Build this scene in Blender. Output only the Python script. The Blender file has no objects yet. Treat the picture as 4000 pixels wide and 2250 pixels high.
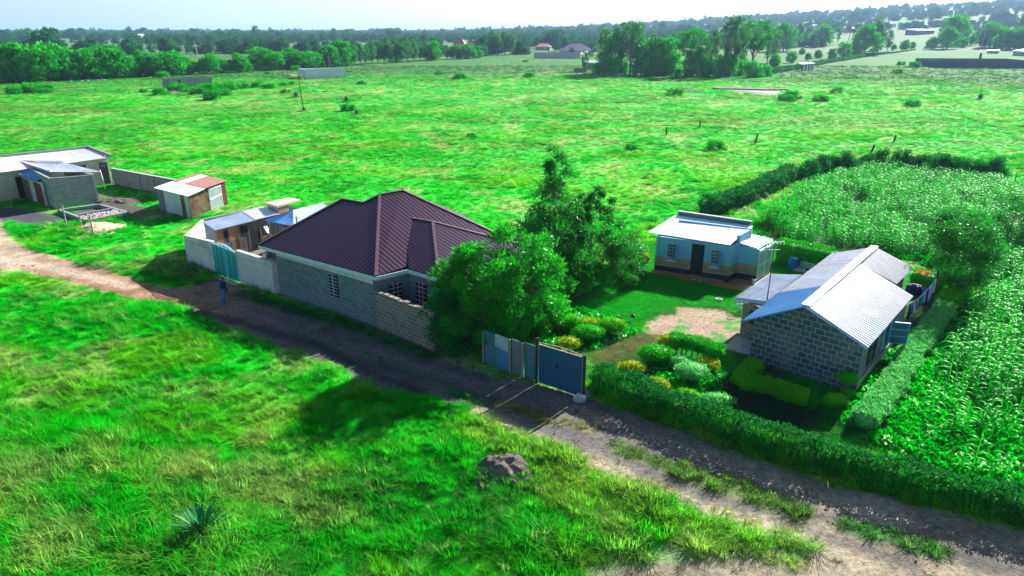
import bpy, math, random
import numpy as np
from mathutils import Vector, Matrix
SC = bpy.context.scene
COL = SC.collection
rnd = random.Random(7)
RS = np.random.RandomState(11)

# ------------------------------------------------------------------ camera
F, HY, CH = 2720.0, 118.0, 15.0
PITCH = math.atan((1125 - HY) / F)
cd = bpy.data.cameras.new('camera'); cam = bpy.data.objects.new('camera', cd); COL.objects.link(cam)
cam.location = (0, 0, CH); cam.rotation_euler = (math.pi / 2 - PITCH, 0, 0)
cd.sensor_width = 36; cd.lens = F / 4000 * 36; cd.clip_start = 0.5; cd.clip_end = 30000
SC.camera = cam
# ------------------------------------------------------------------ sky, sun, exposure
SUN_AZ, SUN_EL = math.radians(40), math.radians(28)
w = bpy.data.worlds.new("World"); SC.world = w; w.use_nodes = True
nt = w.node_tree; nt.nodes.clear()
sky = nt.nodes.new('ShaderNodeTexSky'); sky.sky_type = 'NISHITA'; sky.sun_disc = False
sky.sun_elevation = SUN_EL; sky.sun_rotation = SUN_AZ
sky.air_density = 1.0; sky.dust_density = 2.6; sky.ozone_density = 2.2; sky.altitude = 1500
bg = nt.nodes.new('ShaderNodeBackground'); bg.inputs[1].default_value = 0.062
ow = nt.nodes.new('ShaderNodeOutputWorld')
nt.links.new(sky.outputs[0], bg.inputs[0]); nt.links.new(bg.outputs[0], ow.inputs[0])
ld = bpy.data.lights.new('sun', 'SUN'); lo = bpy.data.objects.new('sun', ld); COL.objects.link(lo)
ld.energy = 5.0; ld.angle = math.radians(0.5); ld.color = (1.0, 0.97, 0.92)
sd = Vector((math.sin(SUN_AZ) * math.cos(SUN_EL), math.cos(SUN_AZ) * math.cos(SUN_EL), math.sin(SUN_EL)))
lo.rotation_euler = sd.to_track_quat('Z', 'Y').to_euler(); lo.location = (40, 60, 60)
SC.view_settings.view_transform = 'Standard'; SC.view_settings.look = 'None'
SC.view_settings.exposure = 1.5; SC.view_settings.gamma = 1
SC.render.engine = 'CYCLES'
SC.cycles.max_bounces = 6; SC.cycles.transparent_max_bounces = 6; SC.cycles.diffuse_bounces = 3
SC.cycles.glossy_bounces = 2; SC.cycles.transmission_bounces = 3; SC.cycles.volume_bounces = 0
SC.cycles.caustics_reflective = False; SC.cycles.caustics_refractive = False

# ------------------------------------------------------------------ terrain and photo measurements
def sstep(a, b, x):
    t = np.clip((np.asarray(x, float) - a) / (b - a), 0, 1); return t * t * (3 - 2 * t)
def terr(x, y):
    x = np.asarray(x, float); y = np.asarray(y, float)
    d = np.hypot(x, y); a = np.arctan2(x, np.maximum(y, 1e-3))
    return sstep(380, 2600, d) * (sstep(-0.15, 0.75, a) * 84.0 + 6.0)
SP, CP = math.sin(PITCH), math.cos(PITCH)
def g(p, z=0.0, y=None):
    px, py = (p, y) if y is not None else p
    a = (px - 2000) / F; b = (1125 - py) / F
    d = np.array([a, CP + b * SP, -SP + b * CP])
    t = (z - CH) / d[2]
    if t < 0 or t * d[1] > 350:      # far off the land rises: walk the ray until it meets the ground
        lo_t = 340.0; hi_t = lo_t
        while hi_t < 9000 and CH + d[2] * hi_t > z + float(terr(d[0] * hi_t, d[1] * hi_t)): lo_t = hi_t; hi_t *= 1.03
        for _ in range(20):
            t = (lo_t + hi_t) / 2
            if CH + d[2] * t > z + float(terr(d[0] * t, d[1] * t)): lo_t = t
            else: hi_t = t
    return np.array([d[0] * t, d[1] * t, z + (float(terr(d[0] * t, d[1] * t)) if t * d[1] > 350 else 0)])
def prj(P):
    Z = P[2] - CH; dep = P[1] * CP - Z * SP
    return 2000 + F * P[0] / dep, 1125 - F * (P[1] * SP + Z * CP) / dep
def ht(base, topy):       # height of a vertical thing whose top appears at row topy
    lo_, hi_ = 0.0, 60.0
    for _ in range(40):
        m = (lo_ + hi_) / 2
        if prj((base[0], base[1], base[2] + m))[1] > topy: lo_ = m
        else: hi_ = m
    return lo_
def c1(x, y): return (x / 2.576, 500 + y / 2.576)
def c2(x, y): return (650 + x / 3.22, 700 + y / 3.22)
def c3(x, y): return (1000 + x / 2.07, 700 + y / 2.07)
def c4(x, y): return (1850 + x / 1.705, 550 + y / 1.705)
def c5(x, y): return (2450 + x / 3.083, 780 + y / 3.083)
def c6(x, y): return (2800 + x / 2.131, 920 + y / 2.131)
def c7(x, y): return (2100 + x / 2.342, 1150 + y / 2.342)
def c8(x, y): return (2500 + x / 1.7173, 400 + y / 1.7173)
def cB(x, y): return (1400 + x / 1.525, 1300 + y / 1.525)
def cR(x, y): return (3000 + x / 1.159, 1000 + y / 1.159)
def cG(x, y): return (1850 + x / 4.528, 1280 + y / 4.528)
def cL(x, y): return (3450 + x / 4.83, 1020 + y / 4.83)
def D(x, y): return (x * 1.5528, y * 1.5528)
def f1(x, y): return (x / 2.576, 50 + y / 2.576)
def f2(x, y): return (1000 + x / 2.576, 50 + y / 2.576)
def f3(x, y): return (2000 + x / 2.576, 30 + y / 2.576)
def f4(x, y): return (3000 + x / 2.576, 30 + y / 2.576)

# ------------------------------------------------------------------ noise on arrays
def _h(i, j, s):
    n = (i * 374761393 + j * 668265263 + s * 974711) & 0xffffffff
    n = ((n ^ (n >> 13)) * 1274126177) & 0xffffffff
    return ((n ^ (n >> 16)) & 0xffff) / 65535.0
def vnoise(x, y, s):
    xi = np.floor(x).astype(np.int64); yi = np.floor(y).astype(np.int64)
    fx = x - xi; fy = y - yi; fx = fx * fx * (3 - 2 * fx); fy = fy * fy * (3 - 2 * fy)
    a = _h(xi, yi, s); b = _h(xi + 1, yi, s); c = _h(xi, yi + 1, s); d = _h(xi + 1, yi + 1, s)
    return (a * (1 - fx) + b * fx) * (1 - fy) + (c * (1 - fx) + d * fx) * fy
def fbm(x, y, sc, oc=4, s=0):
    x = np.asarray(x, float) / sc; y = np.asarray(y, float) / sc; r = 0; a = .5; t = 0
    for k in range(oc):
        r = r + a * vnoise(x * 2 ** k + 17.3 * k, y * 2 ** k - 9.1 * k, s + k); t += a; a *= .55
    return r / t

# ------------------------------------------------------------------ object helpers
def tag(o, label=None, cat=None, group=None, kind=None):
    if label: o['label'] = label
    if cat: o['category'] = cat
    if group: o['group'] = group
    if kind: o['kind'] = kind
    return o
def empty(name, loc, label, cat, group=None, rz=0):
    o = bpy.data.objects.new(name, None); COL.objects.link(o); o.location = tuple(loc); o.rotation_euler = (0, 0, rz)
    o.empty_display_size = .2
    o['_o'] = [float(v) for v in loc]; o['_r'] = rz
    return tag(o, label, cat, group)
def npmesh(name, V, Fq, uv=True, attrs=None, smooth=False):
    V = np.asarray(V, np.float32); me = bpy.data.meshes.new(name)
    Fq = np.asarray(Fq, np.int32); n, k = Fq.shape
    me.vertices.add(len(V)); me.vertices.foreach_set('co', V.ravel())
    me.loops.add(n * k); me.loops.foreach_set('vertex_index', Fq.ravel())
    me.polygons.add(n); me.polygons.foreach_set('loop_start', np.arange(n, dtype=np.int32) * k)
    me.polygons.foreach_set('loop_total', np.full(n, k, np.int32))
    if smooth: me.polygons.foreach_set('use_smooth', np.ones(n, bool))
    if attrs:
        for an, arr in attrs.items():
            if arr.ndim == 2:
                at = me.attributes.new(an, 'FLOAT_COLOR', 'POINT'); a4 = np.ones((len(V), 4), np.float32); a4[:, :3] = arr
                at.data.foreach_set('color', a4.ravel())
            else:
                at = me.attributes.new(an, 'FLOAT', 'POINT'); at.data.foreach_set('value', arr.astype(np.float32))
    me.update(); me.validate()
    return me
def link(name, me, m, parent=None):
    o = bpy.data.objects.new(name, me); COL.objects.link(o)
    if m: me.materials.append(m)
    if parent is not None: o.parent = parent
    return o
def v3(p): return np.array([p[0], p[1], p[2] if len(p) > 2 else 0.0], float)
class MB:
    """collects faces in world space; build() makes ONE mesh object with metric UVs"""
    def __init__(s): s.v = []; s.f = []; s.ch = []
    def poly(s, *pts):
        i = len(s.v); s.v += [v3(p) for p in pts]; s.f.append(tuple(range(i, i + len(pts)))); return s
    def hexa(s, b, t):       # bottom ring, top ring
        n = len(b); i = len(s.v); s.v += [v3(p) for p in b] + [v3(p) for p in t]
        s.f.append(tuple(range(i + n - 1, i - 1, -1))); s.f.append(tuple(range(i + n, i + 2 * n)))
        for k in range(n):
            j = (k + 1) % n; s.f.append((i + k, i + j, i + n + j, i + n + k))
        return s
    def prism(s, ring, z0, z1):
        return s.hexa([(p[0], p[1], z0) for p in ring], [(p[0], p[1], z1) for p in ring])
    def wall(s, p, q, z0, z1, th=.2, side=1):
        p = np.array(p[:2], float); q = np.array(q[:2], float); d = (q - p) / np.linalg.norm(q - p); n = np.array([-d[1], d[0]]) * th * side
        r = [p, q, q + n, p + n]
        z1a, z1b = (z1, z1) if not isinstance(z1, tuple) else z1
        tz = [z1a, z1b, z1b, z1a]
        if side < 0: r = r[::-1]; tz = tz[::-1]
        return s.hexa([(a[0], a[1], z0) for a in r], [(a[0], a[1], zz) for a, zz in zip(r, tz)])
    def bar(s, p, q, w_=.05, h_=None, up=(0, 0, 1)):
        h_ = h_ or w_; p = v3(p); q = v3(q); d = q - p; L = np.linalg.norm(d); d = d / L
        up = np.array(up, float)
        if abs(d @ up) > .95: up = np.array([0, 1, 0.])
        a = np.cross(d, up); a /= np.linalg.norm(a); b = np.cross(a, d)
        a = a * w_ / 2; b = b * h_ / 2
        return s.hexa([p - a - b, p + a - b, p + a + b, p - a + b], [q - a - b, q + a - b, q + a + b, q - a + b])
    def tube(s, p, q, r0, r1=None, n=8):
        r1 = r0 if r1 is None else r1; p = v3(p); q = v3(q); d = q - p; d = d / np.linalg.norm(d)
        up = np.array([0, 0, 1.]) if abs(d[2]) < .95 else np.array([0, 1., 0])
        a = np.cross(d, up); a /= np.linalg.norm(a); b = np.cross(a, d)
        A = [a * math.cos(t) + b * math.sin(t) for t in np.arange(n) * 2 * math.pi / n]
        return s.hexa([p + k * r0 for k in A], [q + k * r1 for k in A])
    def lathe(s, c, prof, n=16, sx=1, sy=1):      # prof [(r,z)...]
        i = len(s.v); c = v3(c)
        for r, z in prof:
            for k in range(n):
                t = 2 * math.pi * k / n; s.v.append(c + np.array([r * sx * math.cos(t), r * sy * math.sin(t), z]))
        for j in range(len(prof) - 1):
            for k in range(n):
                k2 = (k + 1) % n; s.f.append((i + j * n + k, i + j * n + k2, i + (j + 1) * n + k2, i + (j + 1) * n + k))
        s.f.append(tuple(i + (len(prof) - 1) * n + k for k in range(n)))
        s.f.append(tuple(i + n - 1 - k for k in range(n)))
        return s
    def slab(s, pts, th):    # roof slab hanging below pts
        return s.hexa([v3(p) - np.array([0, 0, th]) for p in pts], pts)
    def build(s, name, m, parent=None, smooth=False):
        V = np.array(s.v, float)
        if parent is not None and '_o' in parent:
            o_ = np.array(list(parent['_o'])); r = parent['_r']; W = V - o_
            if r: c_, s_ = math.cos(-r), math.sin(-r); W = np.stack([W[:, 0] * c_ - W[:, 1] * s_, W[:, 0] * s_ + W[:, 1] * c_, W[:, 2]], 1)
        else: W = V
        me = bpy.data.meshes.new(name); me.from_pydata([tuple(p) for p in W], [], s.f)
        uvl = me.uv_layers.new(name='UVMap'); li = 0; uv = np.zeros((sum(len(f) for f in s.f), 2), np.float32)
        for f in s.f:
            a, b, c = V[f[0]], V[f[1]], V[f[2]]; nn = np.cross(b - a, c - a)
            if np.linalg.norm(nn) < 1e-9 and len(f) > 3: nn = np.cross(c - a, V[f[3]] - a)
            nn = nn / (np.linalg.norm(nn) + 1e-12)
            if abs(nn[2]) > .999: t = np.array([1, 0, 0.])
            else: t = np.array([-nn[1], nn[0], 0]); t /= np.linalg.norm(t)
            bt = np.cross(nn, t)
            for k in f: uv[li] = (V[k] @ t, V[k] @ bt); li += 1
        uvl.data.foreach_set('uv', uv.ravel())
        if smooth: me.polygons.foreach_set('use_smooth', np.ones(len(s.f), bool))
        me.update()
        return link(name, me, m, parent)
def corr(q, pitch=.15, amp=.02, th=.03):
    """corrugated sheet on quad q = [eave0, eave1, top1, top0], ribs run eave to top"""
    q = [v3(p) for p in q]; m = MB()
    L = max(np.linalg.norm(q[1] - q[0]), np.linalg.norm(q[2] - q[3])); n = max(2, int(L / pitch)) * 4
    nn = np.cross(q[1] - q[0], q[3] - q[0]); nn /= np.linalg.norm(nn)
    if nn[2] < 0: nn = -nn
    prof = [-.85, .85, .85, -.85]
    A = []; B = []
    for i in range(n + 1):
        t = i / n; o = nn * amp * prof[i % 4]
        A.append(q[0] * (1 - t) + q[1] * t + o); B.append(q[3] * (1 - t) + q[2] * t + o)
    base = len(m.v); m.v += A + B + [a - nn * th for a in A] + [b - nn * th for b in B]; N = n + 1
    for i in range(n):
        m.f.append((base + i, base + i + 1, base + N + i + 1, base + N + i))
        m.f.append((base + 2 * N + i + 1, base + 2 * N + i, base + 3 * N + i, base + 3 * N + i + 1))
        m.f.append((base + i + 1, base + i, base + 2 * N + i, base + 2 * N + i + 1))
        m.f.append((base + N + i, base + N + i + 1, base + 3 * N + i + 1, base + 3 * N + i))
    return m

# ------------------------------------------------------------------ materials
def newmat(name):
    m = bpy.data.materials.new(name); m.use_nodes = True; nt = m.node_tree
    b = nt.nodes['Principled BSDF']; return m, nt, b
def N(nt, t, **kw):
    n = nt.nodes.new(t)
    for k, v in kw.items(): setattr(n, k, v)
    return n
def mixc(nt, fac, a, b, mode='MIX'):
    n = N(nt, 'ShaderNodeMix', data_type='RGBA', blend_type=mode)
    for i, v in ((0, fac), (6, a), (7, b)):
        if hasattr(v, 'is_output'): nt.links.new(v, n.inputs[i])
        else: n.inputs[i].default_value = v if i == 0 else (*v, 1) if len(v) == 3 else v
    return n.outputs[2]
def ramp(nt, src, a, b):
    n = N(nt, 'ShaderNodeMapRange'); n.inputs[1].default_value = a; n.inputs[2].default_value = b
    nt.links.new(src, n.inputs[0]); return n.outputs[0]
def noise(nt, scale, detail=4, vec=None, rough=.6):
    n = N(nt, 'ShaderNodeTexNoise'); n.inputs['Scale'].default_value = scale; n.inputs['Detail'].default_value = detail
    n.inputs['Roughness'].default_value = rough
    if vec is None:
        ge = N(nt, 'ShaderNodeNewGeometry'); vec = ge.outputs['Position']
    nt.links.new(vec, n.inputs['Vector']); return n.outputs[0]
def bump(nt, b, h, dist, st=1):
    n = N(nt, 'ShaderNodeBump'); n.inputs['Distance'].default_value = dist; n.inputs['Strength'].default_value = st
    nt.links.new(h, n.inputs['Height']); nt.links.new(n.outputs[0], b.inputs['Normal'])
def M(name, col, rough=.8, metal=0, var=.25, vscale=3, col2=None, c2lo=.5, c2hi=.65, c2scale=1.5, bumpd=0, spec=.5):
    m, nt, b = newmat(name)
    f = ramp(nt, noise(nt, vscale, 6), .3, .7)
    c = mixc(nt, f, tuple(v * (1 - var) for v in col), tuple(min(1, v * (1 + var)) for v in col))
    if col2: c = mixc(nt, ramp(nt, noise(nt, c2scale, 5), c2lo, c2hi), c, col2)
    nt.links.new(c, b.inputs['Base Color']); b.inputs['Roughness'].default_value = rough; b.inputs['Metallic'].default_value = metal
    b.inputs['Specular IOR Level'].default_value = spec
    if bumpd: bump(nt, b, noise(nt, vscale * 6, 5), bumpd)
    return m
def Mblock(name, c1_, c2_, mortar, bw=.42, rh=.2, ms=.018, rough=.9, fade=.0):
    m, nt, b = newmat(name)
    tc = N(nt, 'ShaderNodeTexCoord'); br = N(nt, 'ShaderNodeTexBrick')
    dn = N(nt, 'ShaderNodeTexNoise'); dn.inputs['Scale'].default_value = 4; nt.links.new(tc.outputs['UV'], dn.inputs['Vector'])
    vm = N(nt, 'ShaderNodeVectorMath', operation='SCALE'); nt.links.new(dn.outputs[1], vm.inputs[0]); vm.inputs['Scale'].default_value = .075
    va = N(nt, 'ShaderNodeVectorMath', operation='ADD'); nt.links.new(tc.outputs['UV'], va.inputs[0]); nt.links.new(vm.outputs[0], va.inputs[1])
    nt.links.new(va.outputs[0], br.inputs['Vector'])
    br.inputs['Scale'].default_value = 1; br.inputs['Brick Width'].default_value = bw; br.inputs['Row Height'].default_value = rh
    br.inputs['Mortar Size'].default_value = ms; br.inputs['Mortar Smooth'].default_value = .3
    br.inputs['Color1'].default_value = (*c1_, 1); br.inputs['Color2'].default_value = (*c2_, 1); br.inputs['Mortar'].default_value = (*mortar, 1)
    f = ramp(nt, noise(nt, 2.2, 6), .35, .7)
    c = mixc(nt, f, br.outputs[0], (1.25, 1.2, 1.1), 'MULTIPLY')
    f2 = ramp(nt, noise(nt, .9, 5), .5, .72)
    fm = N(nt, 'ShaderNodeMath', operation='MULTIPLY'); nt.links.new(f2, fm.inputs[0]); fm.inputs[1].default_value = .35 + fade
    c = mixc(nt, fm.outputs[0], c, mortar)
    nt.links.new(c, b.inputs['Base Color']); b.inputs['Roughness'].default_value = rough
    inv = N(nt, 'ShaderNodeMath', operation='SUBTRACT'); inv.inputs[0].default_value = 1; nt.links.new(br.outputs[1], inv.inputs[1])
    ad = N(nt, 'ShaderNodeMath', operation='MULTIPLY_ADD'); nt.links.new(noise(nt, 14, 5), ad.inputs[0]); ad.inputs[1].default_value = .9; nt.links.new(inv.outputs[0], ad.inputs[2])
    bump(nt, b, ad.outputs[0], .02, .8)
    return m
def Mroof(name, col, rough=.4, metal=.3, pitch=.15, sheet=.9, var=.12, bd=.02, rust=None, rlo=.55, rhi=.7, seam=.6, spec=.5):
    """sheet metal; ribs from UV, sheet laps as thin lines, weathering"""
    m, nt, b = newmat(name); tc = N(nt, 'ShaderNodeTexCoord'); sx = N(nt, 'ShaderNodeSeparateXYZ'); nt.links.new(tc.outputs['UV'], sx.inputs[0])
    f = ramp(nt, noise(nt, 1.3, 6), .3, .7)
    c = mixc(nt, f, tuple(v * (1 - var) for v in col), tuple(v * (1 + var) for v in col))
    fl = N(nt, 'ShaderNodeMath', operation='DIVIDE'); nt.links.new(sx.outputs[0], fl.inputs[0]); fl.inputs[1].default_value = sheet
    fr = N(nt, 'ShaderNodeMath', operation='FLOOR'); nt.links.new(fl.outputs[0], fr.inputs[0])
    wn = N(nt, 'ShaderNodeTexWhiteNoise', noise_dimensions='1D'); nt.links.new(fr.outputs[0], wn.inputs['W'])
    wv = ramp(nt, wn.outputs[0], -2, 3)
    sc_ = N(nt, 'ShaderNodeMath', operation='MULTIPLY_ADD'); nt.links.new(wn.outputs[0], sc_.inputs[0]); sc_.inputs[1].default_value = .25; sc_.inputs[2].default_value = .85
    mm = N(nt, 'ShaderNodeVectorMath', operation='SCALE'); nt.links.new(c, mm.inputs[0]); nt.links.new(sc_.outputs[0], mm.inputs['Scale']); c = mm.outputs[0]
    fx = N(nt, 'ShaderNodeMath', operation='FRACT'); nt.links.new(fl.outputs[0], fx.inputs[0])
    lt = N(nt, 'ShaderNodeMath', operation='LESS_THAN'); nt.links.new(fx.outputs[0], lt.inputs[0]); lt.inputs[1].default_value = .035
    lm = N(nt, 'ShaderNodeMath', operation='MULTIPLY'); nt.links.new(lt.outputs[0], lm.inputs[0]); lm.inputs[1].default_value = seam
    c = mixc(nt, lm.outputs[0], c, tuple(v * .3 for v in col))
    if rust: c = mixc(nt, ramp(nt, noise(nt, 1.1, 7), rlo, rhi), c, rust)
    nt.links.new(c, b.inputs['Base Color']); b.inputs['Roughness'].default_value = rough; b.inputs['Metallic'].default_value = metal
    b.inputs['Specular IOR Level'].default_value = spec
    if bd:
        mu = N(nt, 'ShaderNodeMath', operation='MULTIPLY'); nt.links.new(sx.outputs[0], mu.inputs[0]); mu.inputs[1].default_value = 2 * math.pi / pitch
        si = N(nt, 'ShaderNodeMath', operation='SINE'); nt.links.new(mu.outputs[0], si.inputs[0])
        bump(nt, b, si.outputs[0], bd)
    return m
def Mwood(name, col, col2, plank=.14):
    m, nt, b = newmat(name); tc = N(nt, 'ShaderNodeTexCoord'); sx = N(nt, 'ShaderNodeSeparateXYZ'); nt.links.new(tc.outputs['UV'], sx.inputs[0])
    d = N(nt, 'ShaderNodeMath', operation='DIVIDE'); nt.links.new(sx.outputs[0], d.inputs[0]); d.inputs[1].default_value = plank
    fr = N(nt, 'ShaderNodeMath', operation='FLOOR'); nt.links.new(d.outputs[0], fr.inputs[0])
    wn = N(nt, 'ShaderNodeTexWhiteNoise', noise_dimensions='1D'); nt.links.new(fr.outputs[0], wn.inputs['W'])
    c = mixc(nt, wn.outputs[0], col, col2)
    fx = N(nt, 'ShaderNodeMath', operation='FRACT'); nt.links.new(d.outputs[0], fx.inputs[0])
    lt = N(nt, 'ShaderNodeMath', operation='LESS_THAN'); nt.links.new(fx.outputs[0], lt.inputs[0]); lt.inputs[1].default_value = .12
    c = mixc(nt, lt.outputs[0], c, (.02, .015, .012)); nt.links.new(c, b.inputs['Base Color']); b.inputs['Roughness'].default_value = .85
    return m
def Mleaf(name, cols, rough=.5, trans=.42, attr=None, vscale=.6, spec=.06, obvar=.0):
    """foliage: diffuse + gloss + light passing through; colour wanders with place"""
    m, nt, b = newmat(name)
    if attr:
        at = N(nt, 'ShaderNodeAttribute', attribute_type=attr, attribute_name='col'); c = at.outputs['Color']
        f = ramp(nt, noise(nt, 6, 3), .25, .75); c = mixc(nt, f, mixc(nt, 1, c, (.62, .66, .6), 'MULTIPLY'), mixc(nt, 1, c, (1.4, 1.3, 1.3), 'MULTIPLY'))
    else:
        f = ramp(nt, noise(nt, vscale, 3), .35, .65); c = mixc(nt, f, cols[0], cols[1])
        f = ramp(nt, noise(nt, 9, 2), .45, .75); c = mixc(nt, f, c, cols[2])
        if obvar:
            oi = N(nt, 'ShaderNodeObjectInfo'); c = mixc(nt, ramp(nt, oi.outputs['Random'], 0, 1 / obvar), c, cols[2])
    b.inputs['Roughness'].default_value = rough; b.inputs['Specular IOR Level'].default_value = spec
    nt.links.new(c, b.inputs['Base Color'])
    tr = N(nt, 'ShaderNodeBsdfTranslucent'); nt.links.new(c, tr.inputs[0])
    mx = N(nt, 'ShaderNodeMixShader'); mx.inputs[0].default_value = trans
    nt.links.new(b.outputs[0], mx.inputs[1]); nt.links.new(tr.outputs[0], mx.inputs[2])
    nt.links.new(mx.outputs[0], nt.nodes['Material Output'].inputs[0])
    return m

MAT = {}
MAT['grass'] = Mleaf('grass_blades', None, rough=.6, trans=.6, attr='INSTANCER', spec=.04)
MAT['near_leaf'] = Mleaf('broad_leaves', ((.004, .2, .012), (.008, .34, .008), (.06, .58, .012)), rough=.4, trans=.5, spec=.25)
MAT['airy_leaf'] = Mleaf('fern_leaves', ((.005, .15, .015), (.01, .25, .012), (.05, .42, .025)), rough=.42, trans=.5, spec=.25)
MAT['dark_leaf'] = Mleaf('dark_leaves', ((.004, .1, .03), (.006, .17, .02), (.02, .32, .012)), trans=.4)
MAT['acacia'] = Mleaf('acacia_leaves', ((.004, .22, .008), (.01, .36, .006), (.03, .5, .008)), rough=.6, trans=.35, vscale=.12, obvar=.6)
MAT['euca'] = Mleaf('gum_leaves', ((.012, .15, .035), (.02, .24, .04), (.08, .36, .06)), trans=.35, vscale=.2, obvar=.5)
MAT['far_leaf'] = Mleaf('far_leaves', ((.008, .14, .04), (.015, .22, .04), (.03, .28, .04)), rough=.7, trans=.2, vscale=.03)
MAT['maize'] = Mleaf('maize_leaves', ((.005, .36, .008), (.01, .52, .01), (.08, .62, .05)), rough=.42, trans=.42, spec=.022)
MAT['yellow_leaf'] = Mleaf('golden_leaves', ((.2, .42, .01), (.36, .46, .01), (.5, .5, .02)), rough=.5, trans=.3, vscale=2)
MAT['lime_leaf'] = Mleaf('lime_leaves', ((.03, .42, .004), (.09, .52, .004), (.22, .6, .006)), rough=.5, trans=.3, vscale=2)
MAT['pale_leaf'] = Mleaf('variegated_leaves', ((.04, .46, .05), (.1, .6, .1), (.45, .78, .4)), rough=.5, trans=.3, vscale=2.5)
MAT['green_leaf'] = Mleaf('clipped_leaves', ((.008, .34, .01), (.016, .46, .01), (.08, .56, .02)), rough=.45, trans=.3, vscale=2)
MAT['red_flower'] = Mleaf('red_petals', ((.8, .04, .04), (.9, .08, .06), (.9, .2, .15)), rough=.5)
MAT['agave'] = Mleaf('agave_leaves', ((.008, .13, .04), (.015, .19, .05), (.03, .26, .08)), rough=.45, trans=.08, spec=.12)
MAT['bark'] = M('bark', (.16, .12, .09), .9, var=.3, vscale=6, bumpd=.01)
MAT['stone_main'] = Mblock('grey_stone_blocks', (.06, .105, .135), (.12, .165, .185), (.22, .27, .29), .42, .2, .014)
MAT['stone_warm'] = Mblock('brown_stone_blocks', (.09, .1, .11), (.2, .15, .11), (.3, .26, .21), .4, .21, .022)
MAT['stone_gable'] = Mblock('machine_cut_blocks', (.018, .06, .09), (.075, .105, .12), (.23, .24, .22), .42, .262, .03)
MAT['stone_far'] = Mblock('rough_stone_blocks', (.16, .18, .19), (.24, .25, .25), (.38, .38, .36), .4, .2, .02)
MAT['stone_dark'] = Mblock('dark_stone_blocks', (.045, .09, .13), (.07, .12, .16), (.12, .17, .2), .4, .2, .02)
MAT['brickclad'] = Mblock('stone_cladding', (.34, .23, .13), (.46, .33, .2), (.26, .19, .12), .28, .085, .008)
MAT['plaster'] = M('cement_plaster', (.55, .53, .5), .9, var=.14, vscale=1.2, col2=(.28, .28, .27), c2lo=.55, c2hi=.75, c2scale=.8)
MAT['tan_plaster'] = M('tan_plaster', (.5, .43, .34), .9, var=.2, vscale=2)
MAT['cement'] = M('cement', (.45, .43, .4), .9, var=.2, vscale=4)
MAT['blue_paint'] = M('blue_wall_paint', (.17, .45, .6), .75, var=.05, vscale=1)
MAT['black_paint'] = M('black_plinth_paint', (.012, .02, .035), .5, var=.2)
MAT['white_paint'] = M('white_paint', (.7, .74, .78), .5, var=.06)
MAT['fascia'] = M('fascia_paint', (.5, .6, .68), .5, var=.12, vscale=5)
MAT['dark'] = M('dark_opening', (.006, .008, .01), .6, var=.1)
MAT['glass'] = M('window_glass', (.02, .035, .05), .08, var=.1, spec=.8)
MAT['maroon'] = Mroof('maroon_sheets', (.036, .008, .024), .33, .35, pitch=.3, sheet=1.02, bd=.007, seam=.4, spec=.4)
MAT['maroon_trim'] = M('maroon_ridge', (.13, .07, .075), .45, .2, var=.15)
MAT['zinc'] = Mroof('zinc_sheets', (.78, .77, .8), .45, .12, bd=0, sheet=.85)
MAT['zinc_new'] = Mroof('new_zinc_sheets', (.62, .7, .82), .4, .15, bd=0, sheet=.85)
MAT['zinc_white'] = Mroof('bright_zinc_sheets', (.82, .83, .87), .5, .1, bd=0, sheet=.9, seam=.25)
MAT['zinc_far'] = Mroof('far_zinc_sheets', (.62, .64, .66), .4, .3, pitch=.2, sheet=.9, bd=.02)
MAT['zinc_blue'] = Mroof('blue_zinc_sheets', (.12, .36, .66), .4, .1, bd=0, sheet=.85)
MAT['zinc_mid'] = Mroof('weathered_zinc_sheets', (.4, .4, .43), .45, .2, bd=0, sheet=.85, rust=(.4, .38, .36), rlo=.5, rhi=.8)
MAT['zinc_rib'] = Mroof('ribbed_zinc_sheets', (.4, .46, .56), .4, .25, bd=0, sheet=.85)
MAT['rust'] = Mroof('rusty_sheets', (.17, .04, .025), .7, .1, bd=0, sheet=.8, rust=(.12, .04, .025))
MAT['rust_wall'] = Mroof('rust_streaked_sheets', (.26, .17, .08), .7, .1, bd=0, sheet=.7, rust=(.13, .045, .02), rlo=.4, rhi=.6)
MAT['tin_wall'] = Mroof('galvanised_sheets', (.5, .56, .6), .5, .3, bd=0, sheet=.8, rust=(.3, .18, .12), rlo=.68, rhi=.8)
MAT['teal_tin'] = Mroof('teal_sheets', (.07, .22, .28), .5, .2, bd=0, sheet=.8, rust=(.2, .17, .15), rlo=.55, rhi=.75)
MAT['blue_tin'] = Mroof('blue_sheets', (.05, .28, .45), .5, .2, bd=0, sheet=.8, rust=(.12, .2, .25), rlo=.6, rhi=.75)
MAT['grey_tin'] = Mroof('grey_sheets', (.17, .2, .23), .55, .2, bd=0, sheet=.8, rust=(.14, .1, .09), rlo=.6, rhi=.75)
MAT['gate_blue'] = M('gate_blue_paint', (.018, .08, .18), .4, .1, var=.1, vscale=1)
MAT['gate_teal'] = M('gate_teal_paint', (.02, .36, .38), .4, .1, var=.08, vscale=2)
MAT['black_metal'] = M('black_metal', (.02, .025, .035), .45, .2)
MAT['wood'] = Mwood('old_planks', (.28, .17, .1), (.17, .11, .08))
MAT['wood_grey'] = Mwood('weathered_planks', (.2, .17, .15), (.1, .09, .09))
MAT['wood_orange'] = Mwood('orange_planks', (.45, .22, .09), (.34, .17, .08))
MAT['timber'] = M('timber', (.3, .24, .18), .85, var=.3, vscale=5)
MAT['darkwood'] = M('dark_post_wood', (.06, .04, .045), .9, var=.3)
MAT['terracotta'] = M('red_oxide_floor', (.62, .13, .11), .6, var=.15, vscale=2, col2=(.42, .13, .12), c2scale=1)
MAT['terra_edge'] = M('terracotta_edge', (.6, .3, .18), .8, var=.2)
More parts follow.
